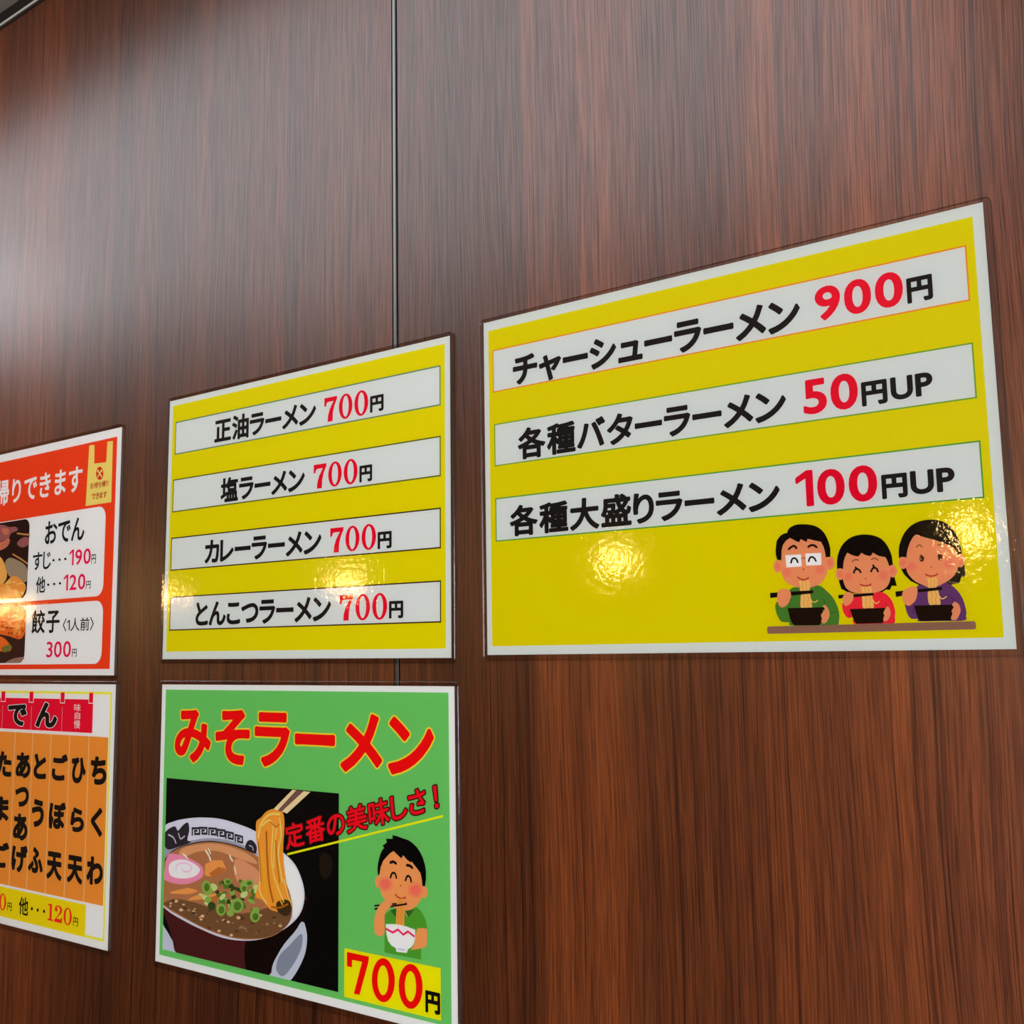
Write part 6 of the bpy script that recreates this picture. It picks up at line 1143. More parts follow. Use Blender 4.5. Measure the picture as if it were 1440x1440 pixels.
noodle_poster_43 = printed('diner_drawing', noodle_poster, 'df8850', [
    ('S',9,[(119.8,122.5),(121.6,132.6),(127.4,141.4),(137.9,148.6),(152.6,145.5),(165.9,137.8),(171.4,129.5),(172.6,118.5),(171.2,111.1),(166.8,105.0),(160.1,99.8),(152.3,97.5),(141.0,97.4),(131.9,100.4),(125.0,104.9),(121.0,111.8)]),
    ('S',9,[(121.6,118.9),(120.9,115.8),(119.2,113.8),(117.0,113.5),(115.2,115.2),(114.6,118.2),(115.2,121.3),(117.0,123.3),(119.2,123.5),(120.9,121.9)]),
    ('S',9,[(177.8,116.0),(177.0,112.8),(175.1,110.7),(172.8,110.4),(170.9,112.1),(170.1,115.2),(170.9,118.3),(172.8,120.5),(175.2,120.7),(177.1,119.0)])], 'cartoon man in a green shirt eating from a white bowl')
noodle_poster_44 = printed('shirt_drawing', noodle_poster_43, '478a28', [
    ('P',8,[(126.7,90.8),(130.8,93.7),(137.6,97.0),(164.5,101.7),(168.9,99.8),(172.4,96.1),(175.4,91.4),(177.2,85.5),(169.9,84.5),(169.7,58.1),(126.1,57.8)])])
noodle_poster_45 = printed_each('collar_drawing', noodle_poster_43, '2c5a24', [
    ('P',10,[(133.3,95.4),(139.9,97.7),(141.0,89.7),(137.6,91.7)]),
    ('P',10,[(151.2,96.7),(162.3,99.8),(155.1,91.9),(151.7,95.1)])])
noodle_poster_46 = printed('hair_drawing', noodle_poster_43, '080606', [
    ('P',11,[(118.1,124.6),(117.6,129.7),(118.3,134.7),(119.9,139.9),(121.6,144.0),(123.7,147.1),(126.0,149.2),(124.0,150.9),(129.2,154.2),(128.4,157.4),(136.5,158.1),(136.1,161.2),(140.8,161.0),(145.3,160.2),(150.4,159.3),(156.1,158.4),(161.1,156.0),(166.1,152.8),(169.9,148.6),(172.8,144.2),(175.0,138.7),(176.1,133.3),(176.0,126.8),(174.8,120.7),(171.8,120.8),(171.1,126.3),(169.7,131.4),(165.9,135.0),(162.6,137.5),(159.5,140.4),(158.2,139.5),(153.7,141.5),(149.2,144.9),(146.9,141.8),(142.4,144.5),(137.5,147.5),(133.5,145.3),(129.2,141.8),(124.5,137.4),(121.6,131.7),(120.1,125.0)])])
noodle_poster_47 = printed_each('cheek_drawing', noodle_poster_43, 'de7a52', [
    ('S',10,[(136.6,118.5),(134.8,114.5),(130.2,111.6),(124.5,110.9),(119.9,112.8),(118.1,116.5),(119.9,120.6),(124.5,123.5),(130.3,124.1),(134.8,122.2)]),
    ('S',10,[(172.9,117.3),(171.1,113.1),(166.4,110.1),(160.6,109.4),(155.9,111.3),(154.1,115.2),(155.9,119.4),(160.7,122.4),(166.5,123.1),(171.2,121.1)])])
noodle_poster_48 = printed_each('cheek_drawing', noodle_poster_43, 'db6552', [
    ('S',11,[(133.4,118.2),(132.2,115.5),(129.2,113.6),(125.5,113.2),(122.5,114.4),(121.3,116.8),(122.5,119.5),(125.5,121.4),(129.2,121.8),(132.2,120.5)]),
    ('S',11,[(169.6,116.9),(168.4,114.2),(165.4,112.3),(161.6,111.8),(158.6,113.1),(157.4,115.6),(158.6,118.3),(161.7,120.2),(165.5,120.7),(168.5,119.4)])])
noodle_poster_49 = printed_each('eyebrow_drawing', noodle_poster_43, '1a0d0a', [
    ('K',12,2.52,[(133.8,136.9),(136.9,138.0),(140.3,136.9)]),
    ('K',12,2.48,[(153.7,136.6),(157.0,136.5),(159.9,135.1)])])
noodle_poster_50 = printed_each('eye_drawing', noodle_poster_43, '1a0d0a', [
    ('K',12,1.94,[(133.7,123.9),(135.2,127.2),(137.5,128.4),(139.8,127.2),(140.9,124.3)]),
    ('K',12,1.9,[(151.9,123.4),(153.4,126.5),(155.6,127.5),(157.8,125.9),(158.6,122.9)])])
noodle_poster_51 = printed('nose_drawing', noodle_poster_43, 'a04430', [
    ('S',12,[(146.9,118.3),(146.4,117.6),(145.4,117.5),(144.9,118.0),(145.4,118.7),(146.4,118.8)])])
noodle_poster_52 = printed('mouth_drawing', noodle_poster_43, 'a3281f', [
    ('K',12,1.24,[(139.4,109.8),(142.8,107.8),(147.3,107.1),(151.8,108.6)])])
noodle_poster_53 = printed('noodles_drawing', noodle_poster_43, 'd98c3c', [
    ('P',13,[(141.7,106.2),(149.0,107.3),(149.5,102.9),(150.3,94.9),(150.2,83.7),(140.1,83.1),(140.5,93.7),(142.2,100.4)]),
    ('K',13,0.95,[(150.3,97.4),(151.7,95.1),(153.9,92.6)])])
noodle_poster_54 = printed_each('noodle_line_drawing', noodle_poster_43, 'a8641e', [
    ('K',14,0.48,[(143.6,105.5),(143.3,95.7),(142.7,84.3)]),
    ('K',14,0.48,[(145.6,105.7),(145.6,96.0),(145.3,84.6)]),
    ('K',14,0.48,[(147.6,105.9),(147.8,96.3),(148.0,85.0)])])
noodle_poster_55 = printed_each('chopstick_drawing', noodle_poster_43, '241210', [
    ('K',15,1.44,[(114.3,96.9),(140.5,101.8)]),
    ('K',15,1.61,[(114.5,94.1),(152.9,103.1)]),
    ('K',15,1.23,[(152.3,104.1),(152.6,102.6)])])
noodle_poster_56 = printed('bowl_drawing', noodle_poster_43, 'dcdcdc', [
    ('P',16,[(127.6,82.5),(134.2,83.6),(141.0,84.2),(152.2,83.9),(163.3,82.5),(163.0,74.2),(161.5,70.4),(158.8,67.1),(154.5,64.7),(153.2,61.3),(140.9,60.5),(139.8,63.6),(134.7,65.0),(130.7,68.5),(128.6,74.3)])])
noodle_poster_57 = printed('zigzag_drawing', noodle_poster_43, 'c22058', [
    ('L',17,1.9,[(128.0,78.6),(136.4,76.5),(142.7,79.8),(149.0,76.3),(154.6,79.8),(162.4,76.4)])])
noodle_poster_58 = printed('foot_ring_drawing', noodle_poster_43, 'a6a6b8', [
    ('L',17,1.32,[(142.2,63.1),(150.8,63.7)])])
noodle_poster_59 = printed_each('hand_drawing', noodle_poster_43, 'df8850', [
    ('S',18,[(113.9,74.0),(113.9,86.3),(118.0,95.0),(124.4,101.6),(132.5,103.5),(135.4,100.8),(131.9,96.7),(127.1,91.6),(126.5,83.8),(126.5,75.7),(123.8,72.0),(118.0,71.3)]),
    ('P',18,[(165.3,83.6),(169.9,85.0),(177.0,85.3),(177.2,76.2),(175.7,69.5),(169.7,67.5),(163.2,65.7),(157.6,64.7),(160.4,67.5),(162.3,70.8),(163.2,75.8)])])
noodle_poster_60 = printed('price_box', noodle_poster, 'd4c004', [
    ('P',2,[(75.3,11.2),(191.9,11.2),(191.9,54.3),(75.3,54.3)])])
noodle_poster_61 = printed('price_digits', noodle_poster_60, 'e00a06', [
    ('P',4,[(78.7,51.4),(106.7,51.3),(106.1,46.4),(95.0,16.2),(87.7,16.0),(98.1,45.5),(85.3,45.3),(85.3,38.7),(78.8,38.7)]),
    ('P',4,[(138.5,35.3),(138.1,31.0),(137.1,26.9),(135.4,23.2),(133.2,19.9),(130.6,17.3),(127.6,15.6),(124.5,14.7),(121.3,14.8),(118.4,15.8),(115.7,17.7),(113.4,20.4),(111.7,23.8),(110.7,27.7),(110.3,32.0),(110.7,36.3),(111.8,40.4),(113.5,44.2),(115.7,47.5),(118.4,50.1),(121.4,51.8),(124.6,52.6),(127.7,52.5),(130.7,51.4),(133.3,49.4),(135.5,46.7),(137.1,43.3),(138.2,39.4)],[(130.9,34.3),(130.6,31.0),(129.9,27.8),(128.9,25.0),(127.5,22.8),(125.9,21.4),(124.1,20.7),(122.4,20.9),(120.7,22.0),(119.3,23.9),(118.3,26.4),(117.6,29.4),(117.4,32.7),(117.6,36.1),(118.3,39.3),(119.4,42.1),(120.8,44.3),(122.4,45.7),(124.2,46.4),(125.9,46.1),(127.5,45.0),(128.9,43.1),(130.0,40.6),(130.6,37.6)]),
    ('P',4,[(171.2,35.3),(170.9,31.1),(169.8,27.0),(168.1,23.2),(165.9,20.0),(163.2,17.4),(160.3,15.6),(157.1,14.8),(154.0,14.8),(151.0,15.8),(148.3,17.7),(146.1,20.5),(144.4,23.8),(143.4,27.7),(143.0,31.9),(143.4,36.2),(144.5,40.4),(146.2,44.2),(148.5,47.5),(151.2,50.1),(154.2,51.8),(157.4,52.6),(160.5,52.5),(163.5,51.4),(166.1,49.4),(168.3,46.7),(169.9,43.3),(170.9,39.5)],[(163.6,34.5),(163.4,31.1),(162.7,28.0),(161.6,25.2),(160.3,23.0),(158.7,21.5),(157.0,20.8),(155.3,21.1),(153.7,22.1),(152.3,24.0),(151.3,26.5),(150.7,29.6),(150.4,32.9),(150.7,36.3),(151.4,39.5),(152.4,42.3),(153.8,44.5),(155.4,45.9),(157.1,46.6),(158.8,46.3),(160.4,45.2),(161.8,43.3),(162.8,40.8),(163.4,37.8)])])
noodle_poster_62 = printed('yen_sign', noodle_poster_60, '100c08', [
    ('T', 4, '円', 174.2, 191.1, '円', 15.2, 33.5, {'bold': 50})])

# ---- menu_poster
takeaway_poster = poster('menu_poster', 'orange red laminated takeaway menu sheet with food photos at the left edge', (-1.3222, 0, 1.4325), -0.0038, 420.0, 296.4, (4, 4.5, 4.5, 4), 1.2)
takeaway_poster_1 = printed('red_panel', takeaway_poster, 'dd3c18', [
    ('P',0,[(-201.0,7.5),(201.0,7.5),(201.0,285.7),(-201.0,285.7)])])
takeaway_poster_2 = printed('headline_lettering', takeaway_poster, 'e8dede', [
    ('T', 4, 'お持ち帰りできます', -176.9, 129.8, 'す', 226.4, 258.8, {'bold': 24, 'mono': True})])
takeaway_poster_3 = printed('bag_drawing', takeaway_poster, 'cdb966', [
    ('P',3,[(142.3,282.5),(153.4,281.6),(154.3,258.1),(179.7,256.8),(180.7,282.0),(192.2,281.6),(193.1,206.3),(139.0,206.6)])], 'beige carrier bag drawing')
takeaway_poster_4 = printed('emblem', takeaway_poster_3, 'b8341c', [
    ('S',4,[(174.5,243.6),(174.0,240.1),(172.0,237.5),(169.0,236.2),(165.6,236.6),(162.4,238.5),(160.0,241.6),(159.0,245.4),(159.6,248.9),(161.6,251.6),(164.6,252.8),(168.1,252.4),(171.3,250.4),(173.6,247.3)])])
takeaway_poster_5 = printed_each('cutlery_drawing', takeaway_poster_3, 'dcc070', [
    ('K',5,1.87,[(162.0,248.9),(171.4,239.6)]),
    ('K',5,1.88,[(170.9,248.4),(162.9,240.5)]),
    ('S',5,[(164.2,247.9),(163.4,246.4),(161.7,246.6),(160.8,248.3),(161.5,249.7),(163.2,249.5)]),
    ('S',5,[(172.3,247.2),(171.5,245.7),(169.8,245.9),(168.9,247.6),(169.6,249.0),(171.3,248.8)])])
takeaway_poster_6 = printed('bag_lettering', takeaway_poster_3, 'a03a18', [
    ('T', 4, 'お持ち帰り', 147.7, 185.9, 'お', 227.1, 234.0, {'bold': 25, 'gap': 90}),
    ('T', 4, 'できます', 151.1, 183.6, 'で', 213.3, 220.3, {'bold': 25, 'gap': 90})])
takeaway_poster_7 = printed('price_panel', takeaway_poster, 'c9cbc9', [
    ('P',2,[(168.5,94.1),(172.8,94.8),(176.7,96.8),(179.8,99.9),(181.8,103.8),(182.5,108.1),(182.5,189.2),(181.8,193.5),(179.8,197.4),(176.7,200.5),(172.8,202.5),(168.5,203.2),(-182.0,203.2),(-186.3,202.5),(-190.2,200.5),(-193.3,197.4),(-195.3,193.5),(-196.0,189.2),(-196.0,108.1),(-195.3,103.8),(-193.3,99.9),(-190.2,96.8),(-186.3,94.8),(-182.0,94.1)])], 'upper white price panel')
takeaway_poster_8 = printed('price_panel', takeaway_poster, 'c9cac8', [
    ('P',2,[(169.8,13.5),(174.1,14.2),(178.0,16.2),(181.1,19.3),(183.1,23.2),(183.8,27.5),(183.8,74.8),(183.1,79.1),(181.1,83.0),(178.0,86.1),(174.1,88.1),(169.8,88.8),(-182.0,88.8),(-186.3,88.1),(-190.2,86.1),(-193.3,83.0),(-195.3,79.1),(-196.0,74.8),(-196.0,27.5),(-195.3,23.2),(-193.3,19.3),(-190.2,16.2),(-186.3,14.2),(-182.0,13.5)])], 'lower white price panel')
takeaway_poster_9 = printed('dish_name', takeaway_poster_7, '17191b', [
    ('T', 4, 'おでん', 50.0, 138.4, 'お', 165.1, 194.5, {'bold': 22, 'gap': 60}),
    ('T', 4, 'すじ', 23.8, 66.0, 'す', 133.4, 156.4, {'bold': 16, 'gap': 80}),
    ('S',4,[(74.7,143.5),(74.1,142.4),(72.2,142.1),(70.3,142.7),(69.5,143.8),(70.1,144.9),(72.0,145.3),(73.9,144.7)]),
    ('S',4,[(88.4,143.5),(87.7,142.5),(85.9,142.1),(84.0,142.7),(83.2,143.9),(83.9,144.9),(85.7,145.3),(87.6,144.7)]),
    ('S',4,[(101.3,143.5),(100.7,142.5),(98.9,142.1),(97.0,142.7),(96.2,143.8),(96.8,144.9),(98.6,145.2),(100.5,144.7)]),
    ('T', 4, '他', 33.7, 55.5, '他', 103.7, 124.5, {'bold': 18}),
    ('S',4,[(65.0,113.1),(64.3,112.0),(62.5,111.7),(60.5,112.2),(59.7,113.4),(60.4,114.5),(62.2,114.8),(64.1,114.3)]),
    ('S',4,[(78.5,113.3),(77.9,112.3),(76.0,111.9),(74.1,112.5),(73.3,113.6),(74.0,114.7),(75.8,115.1),(77.7,114.5)]),
    ('S',4,[(91.5,113.6),(90.8,112.5),(89.0,112.2),(87.2,112.7),(86.3,113.9),(87.0,114.9),(88.8,115.3),(90.7,114.7)])])
takeaway_poster_10 = printed('price_digits', takeaway_poster_7, 'c40f4a', [
    ('T', 4, '190', 107.6, 154.0, '0', 134.5, 153.7, {'bold': 12, 'gap': 95}),
    ('T', 4, '120', 97.1, 144.3, '0', 103.8, 123.1, {'bold': 12, 'gap': 95})])
takeaway_poster_11 = printed('yen_sign', takeaway_poster_7, '2a2a2c', [
    ('T', 4, '円', 155.4, 165.1, '円', 134.1, 145.4, {'bold': 12}),
    ('T', 4, '円', 146.0, 156.0, '円', 104.1, 113.5, {'bold': 12})])
takeaway_poster_12 = printed('dish_name', takeaway_poster_8, '1c1512', [
    ('T', 4, '餃子', 27.0, 91.4, '子', 52.3, 80.1, {'bold': 24, 'gap': 90}),
    ('T', 4, '〈1人前〉', 98.9, 165.5, '前', 53.6, 69.5, {'bold': 10, 'gap': 70})])
takeaway_poster_13 = printed('price_digits', takeaway_poster_8, 'c40f4a', [
    ('T', 4, '300', 64.3, 118.7, '0', 21.9, 41.6, {'bold': 10, 'gap': 90})])
takeaway_poster_14 = printed('yen_sign', takeaway_poster_8, '2a2a2c', [
    ('T', 4, '円', 121.4, 131.5, '円', 22.4, 31.9, {'bold': 12})])
takeaway_poster_15 = printed('food_photo', takeaway_poster, '2a1510', [
    ('P',4,[(0.5,98.8),(4.2,99.4),(7.6,101.1),(10.2,103.7),(11.9,107.1),(12.5,110.8),(12.5,190.1),(11.9,193.8),(10.2,197.2),(7.6,199.8),(4.2,201.5),(0.5,202.1),(-180.0,202.1),(-183.7,201.5),(-187.1,199.8),(-189.7,197.2),(-191.4,193.8),(-192.0,190.1),(-192.0,110.8),(-191.4,107.1),(-189.7,103.7),(-187.1,101.1),(-183.7,99.4),(-180.0,98.8)])], 'upper food photo, simmered oden pieces')
takeaway_poster_16 = printed_each('meat_picture', takeaway_poster_15, '8c5250', [
    ('P',6,[(-108.9,194.4),(-100.6,196.8),(-88.2,198.3),(-76.7,199.2),(-68.1,199.7),(-60.6,199.6),(-53.8,199.1),(-47.9,197.8),(-42.8,196.1),(-37.7,194.8),(-32.1,194.5),(-26.6,194.5),(-22.1,194.1),(-18.6,192.6),(-16.2,190.6),(-16.2,188.9),(-20.3,187.9),(-26.9,187.1),(-32.5,186.0),(-34.7,184.0),(-35.9,181.5),(-39.7,179.5),(-48.0,178.1),(-58.9,177.1),(-70.1,176.9),(-81.9,177.7),(-93.9,179.2),(-103.0,181.7),(-108.4,185.6),(-110.8,190.5)]),
    ('P',6,[(-16.9,170.7),(-15.7,173.0),(-11.9,175.3),(-7.6,177.1),(-3.5,178.1),(1.1,178.6),(5.3,178.4),(9.3,177.5),(12.5,176.1),(12.5,168.1),(9.3,166.8),(3.5,165.4),(-2.2,165.0),(-8.1,166.2),(-13.8,168.4)])])
takeaway_poster_17 = printed_each('meat_picture', takeaway_poster_15, 'b0694e', [
    ('P',7,[(-79.1,175.2),(-71.9,176.3),(-61.1,176.4),(-51.8,176.8),(-46.0,178.3),(-41.9,180.0),(-38.7,180.6),(-36.1,179.3),(-34.6,176.9),(-34.8,174.4),(-37.0,171.8),(-40.9,169.0),(-46.5,166.9),(-55.2,165.4),(-65.6,164.6),(-73.6,165.1),(-78.2,167.9),(-80.5,172.0)]),
    ('P',7,[(-57.9,194.0),(-54.1,194.7),(-47.5,194.3),(-42.1,193.3),(-39.0,191.7),(-37.2,189.5),(-37.1,187.6),(-39.6,186.0),(-43.9,184.8),(-48.1,184.9),(-52.4,187.4),(-56.6,191.3)])])
takeaway_poster_18 = printed('egg_picture', takeaway_poster_15, 'cf9a4e', [
    ('P',6,[(-89.9,142.1),(-87.3,147.2),(-82.5,151.4),(-77.2,154.6),(-71.3,156.6),(-64.9,157.4),(-59.1,157.0),(-54.5,155.1),(-50.6,151.9),(-47.0,147.9),(-43.2,142.9),(-39.7,137.1),(-37.8,132.0),(-38.1,128.2),(-39.9,125.2),(-42.6,122.8),(-45.8,120.8),(-49.9,119.4),(-55.7,118.8),(-64.6,118.9),(-75.2,119.8),(-83.4,122.5),(-87.8,128.1),(-89.9,135.5)])])
takeaway_poster_19 = printed('radish_picture', takeaway_poster_15, '8f7d66', [
    ('P',7,[(-44.7,146.6),(-43.1,150.0),(-39.1,152.4),(-34.1,153.6),(-28.1,153.2),(-21.1,151.5),(-14.0,149.4),(-6.8,147.1),(0.4,144.3),(6.2,141.2),(10.0,137.8),(12.3,134.1),(12.5,133.5),(12.5,121.8),(10.1,119.6),(4.3,119.0),(-3.6,119.7),(-11.6,121.3),(-19.6,123.6),(-27.7,126.7),(-34.4,130.6),(-39.5,135.8),(-43.3,141.7)])])
takeaway_poster_20 = printed('tofu_picture', takeaway_poster_15, 'c98a3a', [
    ('P',8,[(-89.7,115.6),(-81.7,117.8),(-70.3,118.5),(-60.2,119.0),(-53.3,119.4),(-47.7,119.6),(-42.4,120.5),(-37.2,122.8),(-32.4,125.8),(-27.5,127.9),(-22.6,128.6),(-17.6,128.5),(-12.1,127.1),(-4.9,124.0),(2.9,119.6),(8.3,115.7),(10.1,112.8),(9.6,110.2),(7.9,107.6),(5.6,104.7),(2.1,101.8),(-3.3,99.5),(-6.4,98.8),(-88.2,98.8),(-88.2,98.8),(-93.9,103.8),(-93.5,110.5)])])
takeaway_poster_21 = printed_each('skewer_picture', takeaway_poster_15, 'b07a45', [
    ('K',9,2.23,[(-25.6,157.8),(-6.5,150.7),(11.4,143.2)]),
    ('K',9,2.24,[(-16.9,184.8),(-1.5,182.5),(13.3,180.7)])])
takeaway_poster_22 = printed_each('tofu_crumb_picture', takeaway_poster_15, 'e0b064', [
    ('S',10,[(-6.1,103.7),(-7.5,102.4),(-10.7,102.5),(-12.4,104.0),(-10.9,105.3),(-7.8,105.2)]),
    ('S',10,[(-15.7,120.6),(-17.6,119.7),(-21.5,119.9),(-23.5,121.0),(-21.7,121.8),(-17.8,121.6)]),
    ('S',10,[(-45.2,104.6),(-46.1,103.5),(-48.0,103.6),(-49.0,104.7),(-48.2,105.8),(-46.3,105.7)]),
    ('S',10,[(-21.5,105.5),(-22.9,104.7),(-25.7,104.9),(-27.1,105.7),(-25.8,106.4),(-23.0,106.3)]),
    ('S',10,[(-33.1,119.5),(-34.7,118.7),(-38.0,118.9),(-39.7,119.8),(-38.1,120.7),(-34.9,120.5)]),
    ('S',10,[(-8.6,117.5),(-9.8,116.8),(-12.5,116.9),(-13.9,117.8),(-12.6,118.5),(-10.0,118.4)]),
    ('S',10,[(5.7,105.1),(3.8,104.1),(-0.1,104.2),(-2.1,105.4),(-0.3,106.4),(3.7,106.3)]),
    ('S',10,[(-25.9,120.3),(-27.8,119.4),(-31.8,119.6),(-33.9,120.7),(-32.0,121.6),(-28.0,121.4)]),
    ('S',10,[(-47.3,120.9),(-48.2,119.7),(-50.3,119.8),(-51.4,121.1),(-50.5,122.2),(-48.4,122.1)]),
    ('S',10,[(0.3,117.9),(-1.6,117.1),(-5.4,117.3),(-7.3,118.3),(-5.5,119.1),(-1.7,118.9)]),
    ('S',10,[(-10.4,105.3),(-12.0,104.2),(-15.4,104.3),(-17.2,105.6),(-15.6,106.8),(-12.2,106.7)]),
    ('S',10,[(-28.3,123.1),(-29.8,122.1),(-32.9,122.2),(-34.6,123.4),(-33.1,124.4),(-30.0,124.3)]),
    ('S',10,[(-38.4,116.0),(-39.7,115.5),(-42.3,115.6),(-43.7,116.3),(-42.4,116.8),(-39.8,116.7)]),
    ('S',10,[(-31.2,115.8),(-32.6,114.7),(-35.7,114.8),(-37.3,116.1),(-35.9,117.2),(-32.8,117.1)]),
    ('S',10,[(-24.6,103.6),(-26.5,102.3),(-30.4,102.5),(-32.5,103.9),(-30.6,105.2),(-26.7,105.0)]),
    ('S',10,[(-10.4,109.1),(-11.9,108.0),(-15.1,108.1),(-16.7,109.4),(-15.3,110.6),(-12.1,110.5)]),
    ('S',10,[(-27.6,111.4),(-29.3,110.5),(-32.9,110.7),(-34.7,111.8),(-33.0,112.7),(-29.5,112.6)]),
    ('S',10,[(-34.2,122.0),(-35.2,121.2),(-37.2,121.3),(-38.3,122.2),(-37.3,123.1),(-35.3,123.0)])])
takeaway_poster_23 = printed('food_photo', takeaway_poster, '3a2018', [
    ('P',4,[(1.5,15.6),(5.2,16.2),(8.6,17.9),(11.2,20.5),(12.9,23.9),(13.5,27.6),(13.5,76.7),(12.9,80.4),(11.2,83.8),(8.6,86.4),(5.2,88.1),(1.5,88.7),(-180.0,88.7),(-183.7,88.1),(-187.1,86.4),(-189.7,83.8),(-191.4,80.4),(-192.0,76.7),(-192.0,27.6),(-191.4,23.9),(-189.7,20.5),(-187.1,17.9),(-183.7,16.2),(-180.0,15.6)])], 'lower food photo, fried dumplings')
takeaway_poster_24 = printed_each('dumpling_picture', takeaway_poster_23, 'cc6420', [
    ('P',6,[(-87.5,88.7),(-16.5,88.7),(-16.5,88.7),(-4.6,87.5),(4.3,85.9),(9.2,84.4),(11.2,82.5),(12.3,78.8),(13.5,72.4),(13.5,59.2),(13.1,56.0),(10.5,51.2),(6.5,47.8),(1.2,46.0),(-5.7,46.3),(-13.9,48.1),(-23.0,49.9),(-33.0,51.2),(-43.8,52.6),(-54.4,54.0),(-65.5,54.4),(-76.4,54.8),(-84.3,58.2),(-89.5,67.7),(-91.7,80.1)]),
    ('P',6,[(-83.7,51.1),(-74.0,52.5),(-58.6,51.9),(-45.1,50.3),(-36.3,47.7),(-29.5,44.1),(-24.4,40.7),(-20.8,37.7),(-18.9,34.8),(-19.3,32.6),(-22.1,31.2),(-27.1,30.5),(-34.5,30.5),(-45.9,30.9),(-59.6,31.9),(-70.7,34.4),(-78.7,39.7),(-84.0,46.4)])])
takeaway_poster_25 = printed_each('dumpling_crust_picture', takeaway_poster_23, 'e09038', [
    ('S',8,[(-11.9,59.1),(-13.7,57.8),(-17.6,57.9),(-19.7,59.3),(-17.9,60.7),(-13.9,60.6)]),
    ('S',8,[(7.2,73.1),(5.4,72.1),(1.5,72.2),(-0.5,73.3),(1.4,74.3),(5.2,74.2)]),
    ('S',8,[(-1.2,61.6),(-3.4,59.5),(-8.0,59.7),(-10.5,61.8),(-8.4,63.8),(-3.7,63.7)]),
    ('S',8,[(-5.3,56.6),(-7.1,55.0),(-11.1,55.1),(-13.3,56.8),(-11.4,58.5),(-7.4,58.4)]),
    ('S',8,[(-33.9,67.0),(-36.1,65.8),(-40.7,65.9),(-43.1,67.3),(-40.9,68.5),(-36.3,68.4)]),
    ('S',8,[(9.6,65.0),(8.2,64.1),(5.3,64.1),(3.8,65.2),(5.1,66.1),(8.0,66.0)]),
    ('S',8,[(-24.8,77.0),(-26.5,74.9),(-30.3,75.0),(-32.3,77.2),(-30.6,79.2),(-26.8,79.1)]),
    ('S',8,[(6.0,63.0),(4.6,62.0),(1.8,62.0),(0.2,63.2),(1.6,64.3),(4.5,64.2)]),
    ('S',8,[(-6.0,65.2),(-7.9,63.8),(-11.8,63.9),(-13.8,65.4),(-12.0,66.8),(-8.1,66.6)]),
    ('S',8,[(3.4,75.0),(2.2,73.8),(-0.4,73.8),(-1.9,75.2),(-0.7,76.5),(2.0,76.4)]),
    ('S',8,[(-10.7,55.0),(-11.7,53.3),(-13.9,53.3),(-15.2,55.1),(-14.2,56.8),(-12.0,56.8)]),
    ('S',8,[(-4.3,74.9),(-5.1,73.3),(-7.0,73.3),(-8.1,75.0),(-7.3,76.7),(-5.4,76.6)]),
    ('S',8,[(3.0,55.3),(1.2,53.8),(-2.7,53.9),(-4.8,55.4),(-2.9,56.9),(1.0,56.8)]),
    ('S',8,[(-21.0,66.3),(-23.1,65.0),(-27.7,65.1),(-30.1,66.5),(-27.9,67.8),(-23.4,67.7)]),
    ('S',8,[(-29.2,64.2),(-31.5,63.0),(-36.2,63.2),(-38.7,64.5),(-36.4,65.6),(-31.7,65.5)]),
    ('S',8,[(-46.8,79.5),(-48.4,77.9),(-52.0,78.0),(-53.9,79.8),(-52.3,81.5),(-48.7,81.4)]),
    ('S',8,[(-37.2,77.0),(-38.9,75.2),(-42.5,75.3),(-44.5,77.2),(-42.9,78.9),(-39.2,78.8)]),
    ('S',8,[(-7.5,60.0),(-8.3,58.4),(-10.2,58.4),(-11.3,60.0),(-10.5,61.6),(-8.6,61.6)]),
    ('S',8,[(2.3,52.9),(1.1,51.0),(-1.6,51.0),(-3.1,53.1),(-1.9,55.0),(0.8,55.0)]),
    ('S',8,[(-9.1,54.1),(-10.2,52.3),(-12.6,52.3),(-14.0,54.2),(-12.9,56.0),(-10.5,55.9)]),
    ('S',8,[(0.8,67.3),(-0.1,66.1),(-2.2,66.1),(-3.3,67.4),(-2.4,68.6),(-0.3,68.5)]),
    ('S',8,[(-40.5,80.0),(-41.5,78.3),(-43.7,78.4),(-45.0,80.2),(-44.1,81.9),(-41.8,81.8)]),
    ('S',8,[(-40.0,59.9),(-41.9,57.9),(-46.0,58.0),(-48.2,60.1),(-46.3,62.0),(-42.2,61.9)]),
    ('S',8,[(1.7,60.2),(-0.4,58.1),(-4.9,58.2),(-7.3,60.4),(-5.3,62.5),(-0.7,62.4)]),
    ('S',8,[(-10.6,53.0),(-11.5,51.9),(-13.6,51.9),(-14.7,53.1),(-13.7,54.2),(-11.7,54.1)]),
    ('S',8,[(-45.1,76.7),(-46.4,75.2),(-49.4,75.3),(-51.0,76.9),(-49.7,78.4),(-46.7,78.4)])])
